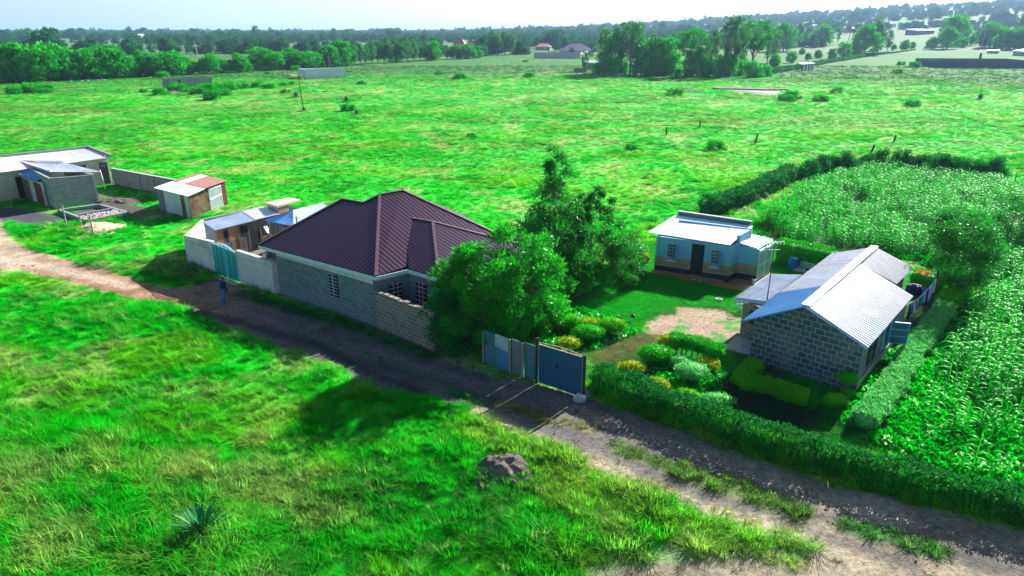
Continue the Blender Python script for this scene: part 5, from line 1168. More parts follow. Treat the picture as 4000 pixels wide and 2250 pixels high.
hedge('roadside_hedge', hp, .75, 1.15, 'dark_leaf', 'long shaggy dark green hedge running along the track from the navy gate', 21, (.12, .055), 620, .13, lower=.2, strands=170, hvar=.32, pmt='green_leaf')
clipped('hedge_bush', c7(1090, 900), c7(0, 780)[1], .55, .4, 'yellow_leaf', 'yellow leafed bush growing in the roadside hedge near the navy gate', 31, th=.8, seg='bright bushes growing in the roadside hedge')
clipped('hedge_bush', c7(1350, 1010), c7(0, 880)[1], .6, .4, 'lime_leaf', 'yellow green bush in the roadside hedge before the stone gable', 32, th=1.0, seg='bright bushes growing in the roadside hedge')
clipped('hedge_bush', c7(1620, 1050), c7(0, 920)[1], .8, .4, 'pale_leaf', 'pale leafed creeper on top of the roadside hedge before the gable', 33, th=.6, seg='bright bushes growing in the roadside hedge')
clipped('hedge_bush', c7(620, 830), c7(0, 690)[1], .75, .45, 'green_leaf', 'fresh green shoots at the gate end of the roadside hedge', 34, th=.9, seg='bright bushes growing in the roadside hedge')
ip = [g(p, .0) for p in (cR(425, 790), cR(545, 640), cR(640, 480), cR(735, 350), cR(800, 262))]
hedge('clipped_hedge', ip, .95, .75, 'pale_leaf', 'long pale variegated hedge along the right side of the gabled house', 22, (.1, .06), 800, .05)
hedge('clipped_hedge', [g(cR(800, 250)), g(cR(850, 190)), g(cR(905, 130))], 1.1, .8, 'lime_leaf', 'lime green hedge beyond the pale hedge below the washing line', 23, (.1, .05), 700, .05)
lh = [g(p) for p in (c7(1985, 705), c7(1850, 860), c7(2140, 900), c7(2330, 980), c7(2460, 1010))]
hedge('l_hedge', lh[:1] + lh[1:], .75, .62, 'lime_leaf', 'bent clipped hedge in front of the stone gable wall', 24, (.09, .05), 900, .05)
ah = [g(p) for p in (c7(1200, 560), c7(1330, 575), c7(1480, 610), c7(1660, 680))]
def arched():
    r = hedge('arched_hedge', [a + (0, 0, 0) for a in ah], .8, .5, 'green_leaf', 'long raised hedge with golden end on bare stems before the bare earth patch', 25, (.09, .05), 1000, .05)
    for c in r.children: c.location.z = .62
    m = MB()
    for a, b_ in zip(ah[:-1], ah[1:]):
        for t in (.15, .5, .85): q = lerp(a, b_, t); m.tube(q, q + (.05, .03, .75), .045, .03, 6)
    m.build('stem', MAT['bark'], r)
    m2 = clipped('clipped_bush', c7(1210, 560), c7(0, 378)[1], .7, .5, 'yellow_leaf', 'golden yellow end clump of the long raised hedge', 35, th=.65, stem=False)
arched()
hedge('garden_hedge', [g(D(1955, 655)), g(D(2010, 665)), g(D(2085, 682))], 1.3, 1.5, 'green_leaf', 'tall thick green hedge between the blue house and the maize', 26, (.12, .06), 420, .08)
hedge('back_hedge', [g(D(2290, 720)), g(D(2370, 738))], 1.0, 1.1, 'green_leaf', 'green hedge behind the washing line with red flowers on it', 27, (.12, .06), 420, .08)
fb = empty('flower_clump', g(cL(690, 280)), 'red flowers on the hedge behind the gabled house', 'flowers')
for k, (a, b_) in enumerate(((690, 200), (830, 220))):
    q = g(cL(a, b_), 1.25); V, Fq = leaf_arrays(np.array([q]), 60, .13, .1, .07, 60 + k, .6); o = link('blossom', npmesh('blossom', V, Fq), MAT['red_flower'], fb); o.location = [-c for c in fb.location]
# dark field-edge hedges round the maize
hedge('windbreak_hedge', [g(c8(430, 765)), g(c8(640, 700)), g(c8(860, 600)), g(c8(1000, 520))], 1.3, 1.5, 'dark_leaf', 'dark ragged hedge rising behind the blue house along the maize', 28, (.3, .07), 200, .2, hvar=.4)
wb = [(1060, 515, 1.2), (1130, 500, 1.7), (1210, 470, 1.9), (1290, 455, 1.5), (1370, 460, 2.0), (1440, 465, 1.3), (1520, 462, 1.7), (1610, 458, 2.2), (1740, 470, 2.4), (1830, 480, 1.9), (1900, 480, 2.0), (1990, 500, 2.4), (2060, 505, 2.2), (2150, 520, 2.1), (2250, 520, 2.0), (2310, 525, 1.8), (2370, 525, 2.3)]
wm_ = [tree_meshes('dk%d' % k, 2.0, ell(-.4, 1.05, .85, .5), 40, 60, .34, .3, .06, 300 + k, zmin=.05, r0=.05, up=1.2) for k in range(3)]
onum = ['first', 'second', 'third', 'fourth', 'fifth', 'sixth', 'seventh', 'eighth', 'ninth', 'tenth', 'eleventh', 'twelfth', 'thirteenth', 'fourteenth', 'fifteenth', 'sixteenth', 'seventeenth', 'eighteenth', 'nineteenth', 'twentieth']
onum += ['twenty ' + w_ for w_ in onum[:9]] + ['thirtieth'] + ['thirty ' + w_ for w_ in onum[:9]] + ['fortieth'] + ['forty ' + w_ for w_ in onum[:9]] + ['fiftieth'] + ['fifty ' + w_ for w_ in onum[:9]] + ['sixtieth'] + ['sixty ' + w_ for w_ in onum[:9]]
for k, (a, b_, h) in enumerate(wb):
    cm, tm = wm_[k % 3]; plant('windbreak_shrub', g(c8(a, b_)), cm, tm, 'dark_leaf', '%s dark shrub from the left in the row behind the maize' % onum[k], 'shrub', 'dark shrubs behind the maize', s=1.0, rz=k * 1.3, sz=h / 2.0, trunkname='stem', crown='foliage')
# --- rosette plants
def rosette(nl, L, wd, seed, rise=(.25, 1.4)):
    r = np.random.RandomState(seed); V = []; Fq = []
    for k in range(nl):
        az = k * 2.39996 + r.randn() * .1; el_ = rise[0] + (rise[1] - rise[0]) * (k / nl) + r.randn() * .05; l = L * (.8 + .3 * r.rand()); d = np.array([math.cos(az) * math.cos(el_), math.sin(az) * math.cos(el_), math.sin(el_)]); s = np.array([-math.sin(az), math.cos(az), 0]); nn = np.cross(s, d); i = len(V)
        for t, ww in ((0, .6), (.35, 1), (.7, .7), (1, .02)):
            c = d * l * t - np.array([0, 0, .12 * l * t * t]); e = s * wd * ww * .5
            V += [c - e + nn * wd * .18 * ww * -1, c, c + e + nn * wd * .18 * ww * -1]
        for j in range(3):
            for q in range(2): a = i + j * 3 + q; Fq.append((a, a + 1, a + 4, a + 3))
    V = np.array(V); V[:, 2] += .05; return npmesh('rosette', V, Fq)
ros = rosette(62, 1.05, .085, 3)
def agave(p, s, lab, z=0): 
    r = empty('agave', g(p) + (0, 0, z), lab, 'agave'); r.scale = (s,) * 3
    if not len(ros.materials): ros.materials.append(MAT['agave'])
    o = bpy.data.objects.new('leaves', ros); COL.objects.link(o); o.parent = r; return r
agave((800, 2110), 1.15, 'big spiky green agave in the foreground grass', .22)
agave(f4(2135, 925), 1.6, 'dark agave with flower spike in the field at the right edge'); agave(f2(905, 895), 1.5, 'agave with a pink tip in the field beyond the maroon roof'); agave(f2(1010, 1035), 1.3, 'small dark agave below the one with the pink tip')
agave(f2(400, 855), 1.7, 'bluish agave just left of the tall flower stalk'); agave(f2(480, 990), 1.0, 'agave at the foot of the tall flower stalk')
def stalk(p, topy, lab, branches=9):
    q = g(p); hh = ht(q, topy); r = empty('flower_stalk', q, lab, 'agave flower'); m = MB(); m.tube(q, q + (-.35, 0, hh), .13, .05, 8); m.build('stem', MAT['agave'], r)
    if branches:
        C = []; m = MB()
        for k in range(branches):
            z = hh * (.55 + .42 * k / branches); w_ = .95 * (1 - .5 * k / branches) * (1 if k % 2 else -1); p_ = q + (-.35 * z / hh, 0, z); e = p_ + (w_, .3 * (-1) ** (k // 2), .25); m.bar(p_, e, .04); C.append(e)
        m.build('branch', MAT['bark'], r); V, Fq = leaf_arrays(np.array(C), 40, .22, .16, .1, 4, .5); o = link('flowers', npmesh('flowers', V, Fq), MAT['yellow_leaf'], r); o.location = -Vector(q)
stalk(f2(478, 985), f2(0, 590)[1], 'tall leaning agave flower stalk with yellow tufts in the field'); stalk(f4(2135, 915), f4(0, 770)[1], 'bare dark flower spike of the agave at the right', 0)
# napier grass clumps
V, Fq = blades(170, .7, 2.3, .07, .55, 61, 5); nap = npmesh('napier', V, Fq)
for p, s, lab in ((c8(955, 790), 1.0, 'tall napier grass clump behind the blue house'), (c8(700, 850), .55, 'arching reed clump just behind the blue house roof'), (c8(800, 830), .5, 'low reed clump right of the blue house roof'), (c8(1010, 760), .6, 'smaller grass clump right of the tall napier clump')):
    o = link('napier_clump', nap, None if len(nap.materials) else MAT['maize']); o.location = g(p); o.scale = (s,) * 3; tag(o, lab, 'grass clump')
# --- maize
def maize_mesh(seed):
    r = np.random.RandomState(seed); V = []; Fq = []; H = 1.45
    for s in range(4):
        z0, z1 = H * s / 4, H * (s + 1) / 4; i = len(V); V += [(-.014, 0, z0), (.014, 0, z0), (.012, 0, z1), (-.012, 0, z1)]; Fq.append((i, i + 1, i + 2, i + 3))
    for k in range(10):
        z = .2 + 1.15 * k / 10; az = (k % 2) * math.pi + r.randn() * .5; l = .62 + .25 * r.rand(); d = np.array([math.cos(az), math.sin(az), 0]); s_ = np.array([-math.sin(az), math.cos(az), 0]); i = len(V); n_ = 6
        for j in range(n_ + 1):
            t = j / n_; c = d * l * (t * .95) + np.array([0, 0, z + l * (.75 * t - 1.15 * t * t)]); ww = .036 * (math.sin(math.pi * min(1, t * .85 + .15)) + .08); V += [c - s_ * ww, c + s_ * ww]
        for j in range(n_): a = i + 2 * j; Fq.append((a, a + 1, a + 3, a + 2))
    return npmesh('maize_plant', np.array(V), Fq)
mz = [maize_mesh(k) for k in range(4)]
for m_ in mz: m_.materials.append(MAT['maize'])
nbx, nby = [], []
x, y = sample(26000, 9, 75, 18, 80, 31); sdr = sd_poly(x, y, MAIZE_R); sdb = sd_poly(x, y, MAIZE_BACK)
hR = fbm(x, y, 3, 3, 401); near_low = sstep(24.5, 29, y + (hR - .5) * 6)
P5 = [g(D(*p_))[:2] for p_ in ((2490, 760), (2340, 800))]
ok = ((sdr < -.2) & (RS.rand(len(x)) < (.12 + .88 * near_low) * .85)) | ((sdb < -.6) & (RS.rand(len(x)) < .9) & (fbm(x, y, 4, 3, 77) > .33))
HL = np.array([g(cR(*p_))[:2] for p_ in ((250, 900), (425, 790), (545, 640), (640, 480), (735, 350), (800, 262), (905, 130))]); ok &= sd_line(x, y, HL, 1.35) > 0
ok &= ~((np.hypot(x - 21, y - 34.5) < 2.2))
x, y = x[ok], y[ok]; dd_ = np.hypot(x, y); od = np.argsort(dd_)[:290]; rest = np.setdiff1d(np.arange(len(x)), od)
for k in od:
    o = bpy.data.objects.new('maize_plant', mz[k % 4]); COL.objects.link(o); s = rnd.uniform(.75, 1.2); o.location = (x[k], y[k], 0); o.scale = (s, s, s * rnd.uniform(.8, 1.1)); o.rotation_euler = (rnd.gauss(0, .06), rnd.gauss(0, .06), rnd.random() * 6.28)
    tag(o, 'green maize plant with arching leaves in the near right plot', 'maize plant', 'maize plants of the near right plot')
mp = [proto('maize_src_%d' % k, m_, None) for k, m_ in enumerate(mz)]; n = len(rest)
s = RS.uniform(.75, 1.2, n); scatter('maize_crop', 'dense maize filling the plots behind and beside the gabled house', 'maize', np.stack([x[rest], y[rest], np.zeros(n)], 1), RS.rand(n) * 6.28, RS.randn(n) * .07, s, None, RS.randint(0, 4, n), mp)
print('maize', n)
# weeds and broad undergrowth in the plots and beds
V, Fq = leaf_arrays(np.zeros((1, 3)) + (0, 0, .12), 46, .3, .16, .1, 71, .5, .5); V[:, 2] = np.maximum(V[:, 2], .01); wp = proto('weed', npmesh('weed', V, Fq), MAT['grass'])
x, y = sample(34000, 1, 40, 17, 48, 33); sdr = sd_poly(x, y, MAIZE_R); bed = sd_poly(x, y, WD((1290, 880), (1350, 800), (1440, 780), (1560, 810), (1600, 835), (1480, 885), (1400, 870))); bed2 = sd_poly(x, y, WD((1700, 905), (1800, 935), (1820, 985), (1760, 1030), (1560, 960), (1600, 930))); strip = sd_line(x, y, WD((2125, 1065), (2200, 980), (2290, 880)), .45)
sdb = sd_poly(x, y, MAIZE_BACK)
ok = ((sdr < 0) & (RS.rand(len(x)) < .85)) | (bed < 0) & (RS.rand(len(x)) < .8) | ((bed2 < 0) & (RS.rand(len(x)) < .4)) | ((strip < 0) & (RS.rand(len(x)) < .9)) | ((sdb < 0) & (RS.rand(len(x)) < .35))
ok &= (sd_line(x, y, HL, .62) > 0) | (sdr >= 0)
x, y = x[ok], y[ok]; n = len(x); cc = np.array([.004, .42, .012]) * (.5 + .8 * RS.rand(n))[:, None] + (RS.rand(n) < .08)[:, None] * np.array([.25, .35, .2]); s = RS.uniform(.5, 1.1, n)
scatter('undergrowth', 'low leafy green weeds between the maize and in the garden beds', 'weeds', np.stack([x, y, np.zeros(n)], 1), RS.rand(n) * 6.28, np.zeros(n), s, cc, np.zeros(n, int), [wp])

# ================================================================== FAR FIELD: trees, walls, houses, posts
def ordn(k): return onum[min(k, len(onum) - 1)]
aca = [tree_meshes('acacia%d' % k, 10, (lambda h, k=k: 4.6 * (math.sin(math.pi * min(1, (h + .12) / 1.2)) ** .6)), 60 + 10 * k, 34, 1.25, .95, .6, 500 + k, zmin=.08, r0=.28, flat=.5, hollow=.35, sides=6) for k in range(4)]
euc = [tree_meshes('gum%d' % k, 15, (lambda h, k=k: (2.6 + .5 * k) * (math.sin(math.pi * min(1, max(.03, (h - .12) / .93))) ** .7)), 46, 40, 1.05, .85, .42, 520 + k, zmin=.2, r0=.25, flat=.85, hollow=.2, nlimb=26, sides=6) for k in range(3)]
tallg = [tree_meshes('tallgum%d' % k, 19, (lambda h, k=k: (3.4 if .45 < h < .97 else 1.8) * (1 - .55 * abs(h - .7))), 44, 60, .95, .6, .26, 540 + k, zmin=.28, r0=.3, flat=.7, hollow=.3, nlimb=40, sides=6) for k in range(3)]
umb = tree_meshes('umbrella_acacia', 13, lambda h: (6.0 * (h - .25) * 1.7 if h < .8 else 5.2 * (1.04 - h) ** .35 * 1.6), 80, 46, .8, .6, .35, 560, zmin=.42, r0=.34, flat=.35, nlimb=44, sides=6)
bush = [tree_meshes('bush%d' % k, 2.2, ell(-.4, 1.1, 2.0, .5), 34, 40, .55, .4, .25, 580 + k, zmin=.04, r0=.07, flat=.6, sides=5) for k in range(3)]
def far_tree(kind, p, topy, lab, group, rz=None, wide=1.0, leafm='acacia', cat='tree', name='tree'):
    q = g(p); hh = ht(q, topy); ms, H0 = {'aca': (aca, 10), 'euc': (euc, 15), 'tall': (tallg, 19), 'umb': ([umb], 13)}[kind]
    cm, tm = rnd.choice(ms); s = hh / H0
    return plant(name, q, cm, tm, leafm, lab, cat, group, s=s * wide, sz=s, rz=rnd.random() * 6.28 if rz is None else rz)
# left band of dark round trees
rowA = [(60, 690, 400, 1), (150, 695, 335, 1.1), (250, 690, 345, 1.15), (330, 700, 440, 1), (420, 690, 345, 1.3), (520, 680, 330, 1.2), (600, 680, 350, 1.15), (690, 672, 375, 1.1), (800, 665, 400, 1.1), (880, 668, 380, 1.2), (960, 662, 375, 1.1), (1050, 660, 395, 1.0), (1120, 655, 350, 1.2), (1200, 655, 405, 1.05), (1290, 650, 450, 1.1), (1380, 640, 520, 1.1),
        (1470, 630, 395, 1.0), (1560, 640, 440, 1.05), (1640, 632, 430, 1.1), (1740, 628, 405, 1.25), (1830, 622, 440, 1.15), (1930, 615, 480, 1.0), (2040, 615, 490, 1.0), (2120, 612, 425, 1.1), (2230, 605, 470, 1.1), (2340, 600, 480, 1.0), (2420, 598, 420, .9), (2500, 592, 500, 1.0)]
for k, (a, b_, t, w_) in enumerate(rowA):
    far_tree('aca', f1(a, b_), f1(0, t)[1], '%s round tree from the left in the dark band at left' % ordn(k), 'round trees in the dark band at left', wide=w_)
rowA2 = [(30, 560, 370), (130, 560, 365), (200, 540, 350), (480, 560, 350), (740, 560, 390), (1000, 560, 400), (1240, 570, 430), (1350, 575, 450), (1530, 560, 440)]
for k, (a, b_, t) in enumerate(rowA2):
    far_tree('aca', f1(a, b_ + 40), f1(0, t)[1], '%s tree from the left just behind the dark band' % ordn(k), 'trees just behind the dark band')
rowB = [(40, 560, 365, 'aca'), (110, 570, 375, 'aca'), (200, 575, 400, 'aca'), (290, 565, 395, 'aca'), (370, 560, 375, 'aca'), (440, 565, 400, 'aca'), (530, 560, 400, 'aca'), (600, 555, 400, 'aca'), (680, 545, 370, 'euc'), (740, 545, 340, 'aca'), (800, 540, 330, 'aca'), (870, 535, 300, 'aca'), (930, 530, 310, 'euc'), (990, 530, 320, 'euc'), (1050, 525, 310, 'euc'), (1110, 520, 330, 'euc'),
        (1170, 515, 300, 'euc'), (1230, 510, 290, 'euc'), (1290, 510, 300, 'euc'), (1350, 505, 290, 'euc'), (1410, 500, 280, 'euc'), (1470, 500, 300, 'euc'), (1530, 495, 270, 'euc'), (1590, 490, 275, 'euc'), (1650, 485, 290, 'euc'), (1710, 482, 285, 'euc'), (1770, 478, 300, 'aca'), (1850, 470, 310, 'euc'), (1920, 468, 330, 'euc'), (1990, 465, 340, 'aca'), (2060, 465, 330, 'aca'), (2140, 462, 320, 'aca'), (2220, 455, 340, 'aca'),
        (2300, 445, 330, 'euc'), (2370, 430, 190, 'euc'), (2430, 430, 210, 'euc'), (2500, 425, 180, 'euc'), (2560, 425, 200, 'euc')]
for k, (a, b_, t, kd) in enumerate(rowB):
    far_tree(kd, f2(a, b_), f2(0, t)[1], '%s tree from the left in the band behind the white enclosure' % ordn(k), 'trees of the long band in the middle distance', leafm='euca' if kd == 'euc' else 'acacia', wide=1.15)
# low scrub along the feet of the bands
for k, (p, w_) in enumerate(((f1(1650, 655), 1.4), (f1(1450, 800), .7), (f1(2450, 760), 1), (f2(20, 750), 1.1), (f2(130, 760), 1.0), (f2(280, 740), .9), (f2(360, 725), .7), (f2(400, 575), 1.3), (f2(120, 615), .7), (f2(715, 580), .8), (f2(1400, 490), 2.0), (f2(1850, 620), 1.0), (f2(2050, 665), 1.3), (f2(930, 985), 1.0), (f2(1065, 720), .8),
        (f1(150, 815), 1.3), (f1(330, 800), 1.7), (f1(450, 805), 1.6), (f1(1620, 825), 1.2), (f1(1800, 800), 1.6), (f1(2000, 815), 1.3), (f1(2080, 805), 1.6), (f1(2160, 790), 1.5), (f1(2300, 775), 1.4), (f1(2130, 875), 1.4), (f1(2250, 830), 1.2), (f2(300, 805), .7), (f3(170, 700), 1.2), (f3(1640, 880), 1.2), (f3(140, 545), .8), (D(1800, 375), 1.2), (D(1590, 375), .8), (D(1185, 345), .7), (f4(1480, 600), 1.6), (f4(1340, 575), 1.2), (f4(1300, 660), 1.2), (f4(240, 920), 1.3), (f4(180, 940), 1.1), (f4(520, 940), 1.0), (f4(690, 860), 1.0), (f4(1450, 990), 1.0))):
    q = g(p); cm, tm = bush[k % 3]; s = w_ * (1.0 if q[1] > 120 else .7); plant('field_shrub', q - (0, 0, .1), cm, tm, 'acacia', '%s low shrub of the big field, counted row by row' % ordn(k), 'shrub', 'low shrubs scattered over the field', s=s * .72, sz=s * .6, rz=k * 1.7, trunkname='stem', crown='foliage')
# right-centre grove
grove = [(930, 660, 230, 'euc', 1), (1010, 668, 240, 'euc', 1), (1090, 670, 165, 'tall', 1.1), (1185, 672, 140, 'tall', 1.25), (1250, 668, 190, 'tall', 1.1), (1340, 675, 340, 'aca', .9), (1430, 672, 270, 'euc', .9), (1520, 675, 330, 'aca', 1), (1600, 672, 340, 'euc', .8), (1790, 690, 230, 'umb', 1.0), (1970, 680, 225, 'tall', .8), (2040, 682, 260, 'tall', .8), (2130, 690, 110, 'tall', .85), (2215, 690, 90, 'tall', .9), (2290, 680, 85, 'tall', .8), (2410, 630, 150, 'umb', 1.0), (2330, 628, 300, 'tall', .6), (2560, 600, 200, 'tall', .9)]
for k, (a, b_, t, kd, w_) in enumerate(grove):
    far_tree(kd, f3(a, b_), f3(0, t)[1], '%s tree from the left in the tall grove right of centre' % ordn(k), 'tall trees of the grove right of centre', wide=w_, leafm='acacia' if kd in ('umb', 'aca') else 'euca')
gsh = [(850, 660, .9), (900, 668, 1.0), (960, 668, 1.1), (1020, 670, 1.5), (1100, 668, 1.2), (1300, 678, 1.4), (1370, 680, 1.6), (1440, 680, 1.6), (1500, 680, 1.5), (1660, 690, .6), (1820, 685, 1.8), (1880, 688, 2.0), (1920, 685, 1.6), (1990, 685, 1.5), (2090, 690, 1.7), (2160, 690, 1.8), (2250, 655, 1.0), (2330, 680, 1.3), (2400, 700, 1.3), (2460, 700, 1.0), (2540, 690, 1.0)]
for k, (a, b_, w_) in enumerate(gsh):
    q = g(f3(a, b_)); cm, tm = bush[k % 3]; plant('grove_shrub', q, cm, tm, 'dark_leaf', '%s dark shrub from the left under the tall grove' % ordn(k), 'shrub', 'dark shrubs under the grove', s=w_ * .95, sz=w_ * 1.6, rz=k, trunkname='stem', crown='foliage')
far_tree('euc', f3(730, 640), f3(0, 430)[1], 'slim pale green young tree in front of the blue roofed villa', 'young tree', leafm='airy_leaf', wide=.8)
rightT = [(40, 560, 200, 'euc'), (150, 440, 170, 'aca'), (300, 400, 155, 'euc'), (450, 390, 270, 'aca'), (530, 390, 180, 'aca'), (620, 380, 205, 'euc'), (700, 370, 170, 'tall'), (760, 500, 350, 'aca'), (870, 490, 380, 'aca'), (970, 480, 200, 'aca'), (1060, 450, 110, 'euc'), (1110, 450, 200, 'euc'), (1200, 440, 235, 'euc'), (1260, 430, 370, 'aca'), (1370, 430, 330, 'aca'), (1450, 420, 350, 'aca'),
          (1640, 420, 300, 'aca'), (1800, 415, 210, 'aca'), (1870, 380, 90, 'aca'), (1960, 400, 300, 'aca'), (1930, 330, 65, 'tall'), (2050, 380, 280, 'aca'), (2230, 400, 170, 'aca'), (2350, 420, 220, 'aca'), (2480, 420, 200, 'aca'), (2570, 420, 220, 'aca'), (2520, 300, 60, 'euc'),
          (60, 600, 480, 'aca'), (230, 560, 440, 'aca'), (340, 470, 410, 'aca'), (400, 530, 460, 'aca'), (500, 510, 430, 'aca'), (640, 520, 420, 'aca'), (1340, 220, 150, 'aca'), (1640, 190, 135, 'aca')]
for k, (a, b_, t, kd) in enumerate(rightT):
    far_tree(kd, f4(a, b_), f4(0, t)[1], '%s tree of the scattered group beyond the right field edge' % ordn(k), 'scattered trees beyond the right of the field', leafm='euca' if k % 3 else 'acacia')
# the hedge line of the right-hand garden
hedge('far_hedge', [g(f4(-20, 668)), g(f4(280, 625)), g(f4(600, 560)), g(f4(1000, 490)), g(f4(1480, 425))], 1.6, 1.7, 'dark_leaf', 'dark garden hedge running away behind the striped tin shed', 90, (.5, .3), 12, .3, hvar=.4)
# --- woodland out to the horizon: nobody could count it
def band(n, seed, f):
    r = np.random.RandomState(seed); d = 260 + (5200 - 260) * r.rand(n) ** 1.55; a = r.uniform(-.72, .78, n); x, y = d * np.sin(a), d * np.cos(a); return x[f(x, y, d, a)], y[f(x, y, d, a)]
def okw(x, y, d, a):
    den = fbm(x, y * 1.8, 170, 3, 700); pxx = 2000 + F * np.tan(a)
    mn = np.where(pxx < 1500, 520, np.where(pxx < 2300, 430, np.where(pxx < 3000, 560, 620)))
    m = (den > .47) | (d > 1500)
    m &= d > mn
    clear = (pxx < 1700) & (d > 560) & (d < 800) & (a < -.1) | (pxx > 3150) & (pxx < 3700) & (d > 620) & (d < 900)
    hid = (pxx > 1715) & (pxx < 1880) & (d < 790) | (pxx > 2050) & (pxx < 2160) & (d < 640) | (pxx > 2150) & (pxx < 2350) & (d < 540)
    return m & ~clear & ~hid
x, y = band(17000, 8, okw); n = len(x); d_ = np.hypot(x, y)
src = [proto('wood_%d' % k, (aca + euc)[k][0].copy(), None) for k in range(6)]
for o in src: o.data.materials.clear(); o.data.materials.append(MAT['far_leaf'])
s = RS.uniform(.45, 1.0, n) * (1 + .6 * (RS.rand(n) < .06)); ix = RS.randint(0, 6, n); s = s * np.where(ix > 3, .8, 1.0)
scatter('woodland', 'bluish belt of far woodland reaching to the horizon', 'woodland', np.stack([x, y, terr(x, y) - .5], 1), RS.rand(n) * 6.28, np.zeros(n), np.stack([s * 1.3, s * 1.3, s], 1), None, ix, src)
print('woodland', n)
# --- walls, huts and houses far off
def block(name, p, q, z, mt, lab, cat='building', depth=5, th=.25, top=None, roofmat=None, opening=(), walls=4):
    a, b_ = g(p), g(q); r = empty(name, a, lab, cat); base = min(a[2], b_[2]); d = (b_ - a)[:2]; L = np.linalg.norm(d); d /= L; n = np.array([-d[1], d[0]])
    c_, e_ = b_[:2] + n * depth, a[:2] + n * depth; pts = [a[:2], b_[:2], c_, e_]; m = MB()
    for i in range(walls): m.wall(pts[i], pts[(i + 1) % 4], base - .3, base + z, th)
    m.build('wall', MAT[mt], r)
    for (t0, t1, z0, z1, mt2) in opening:
        m = MB(); m.wall(lerp(a, b_, t0)[:2] - n * .06, lerp(a, b_, t1)[:2] - n * .06, base + z0, base + z1, .05); m.build('door' if z0 < .3 else 'window', MAT[mt2], r)
    if roofmat:
        m = MB(); e = .4; A_, B_, C_, D_ = [np.array([*v, base + zz]) for v, zz in zip((a[:2] - n * e - d * e, b_[:2] - n * e + d * e, c_ + n * e + d * e, e_ + n * e - d * e), (z, z, z + (top or .6), z + (top or .6)))]
        m.slab([A_, B_, C_, D_], .12); m.build('roof', MAT[roofmat], r)
    return r
block('stone_ruin', f1(1700, 758), f1(2140, 735), 2.5, 'stone_far', 'roofless grey stone block hut in the field before the dark tree band', 'ruin', 4.5, opening=((.23, .27, .9, 2.0, 'dark'),))
block('white_enclosure', f2(498, 663), f2(910, 648), 2.9, 'white_paint', 'long bright sheet walled enclosure in the middle of the field', 'enclosure', 7, th=.1)
block('concrete_slab', f2(350, 638), f2(430, 632), .5, 'cement', 'tiny grey slab beside the row of posts left of the white enclosure', 'slab', 3)
# walled compound with slate blue villa
def hip(r, pts, z0, z1, inset, mt, name='roof'):
    a, b_, c_, d_ = [np.array([*p[:2], z0]) for p in pts]; m1 = lerp(lerp(a, d_, .5), lerp(b_, c_, .5), inset); m2 = lerp(lerp(a, d_, .5), lerp(b_, c_, .5), 1 - inset); m1[2] = m2[2] = z1
    m = MB(); m.poly(a, b_, m2, m1); m.poly(b_, c_, m2); m.poly(c_, d_, m1, m2); m.poly(d_, a, m1); m.poly(a, d_, c_, b_); return m.build(name, MAT[mt], r)
def house(p, q, z, zr, depth, wallm, roofm, lab, inset=.3, wins=3):
    a, b_ = g(p), g(q); base = min(a[2], b_[2]); r = empty('bungalow', a, lab, 'house'); d = (b_ - a)[:2]; L = np.linalg.norm(d); d /= L; n = np.array([-d[1], d[0]]); pts = [a[:2], b_[:2], b_[:2] + n * depth, a[:2] + n * depth]
    m = MB()
    for i in range(4): m.wall(pts[i], pts[(i + 1) % 4], base - .3, base + z, .25)
    m.build('wall', MAT[wallm], r); e = .6
    hip(r, [pts[0] - n * e - d * e, pts[1] - n * e + d * e, pts[2] + n * e + d * e, pts[3] + n * e - d * e], base + z, base + z + zr, inset, roofm)
    for k in range(wins):
        t = (k + .5) / wins; c0 = lerp(a, b_, t)[:2] - n * .05; m = MB(); m.wall(c0 - d * .6, c0 + d * .6, base + 1, base + 2.1, .05); m.build('window', MAT['glass'], r)
    return r
block('villa_wall', f3(222, 508), f3(690, 512), 3.2, 'plaster', 'long grey stone boundary wall around the slate roofed villa', 'wall', 30, walls=2)
V1 = house(f3(480, 492), f3(820, 492), 3.0, 4.4, 12, 'tan_plaster', 'greyroof', 'villa with steep slate blue roof behind a grey stone wall', .35, 4)
a = g(f3(560, 500)); m = MB(); w_ = 4.5
for dx in (0, 13):
    A = a + (dx, -1.2, 3.0); m.poly(A, A + (w_, 0, 0), A + (w_ / 2, 0, 2.6)); m.poly(A, A + (w_ / 2, 0, 2.6), A + (w_ / 2, 6, 2.6), A + (0, 6, 0)); m.poly(A + (w_, 0, 0), A + (w_, 6, 0), A + (w_ / 2, 6, 2.6), A + (w_ / 2, 0, 2.6))
m.build('gable', MAT['greyroof'], V1)
house(f3(235, 430), f3(385, 430), 2.6, 2.4, 9, 'tan_plaster', 'redroof', 'red roofed house left of the slate roofed villa'); house(f3(75, 445), f3(140, 445), 2.0, 1.0, 5, 'tan_plaster', 'redroof', 'small low red roofed hut at the far left of the villa')
house(f2(1985, 345), f2(2095, 345), 3, 4.2, 10, 'tan_plaster', 'redroof', 'bright red roofed house among the trees left of the villa'); house(f2(2130, 335), f2(2185, 335), 3, 3.5, 8, 'tan_plaster', 'redroof', 'narrow red roof beside the bright red roofed house')
block('garden_shed', f3(765, 620), f3(905, 615), 2.6, 'stone_far', 'grey stone shed half hidden at the left edge of the grove', 'shed', 4, roofmat='zinc_far')
block('reed_screen', f3(620, 650), f3(750, 652), 1.6, 'timber', 'brown stake screen left of the grove', 'screen', 1, th=.1, walls=1)
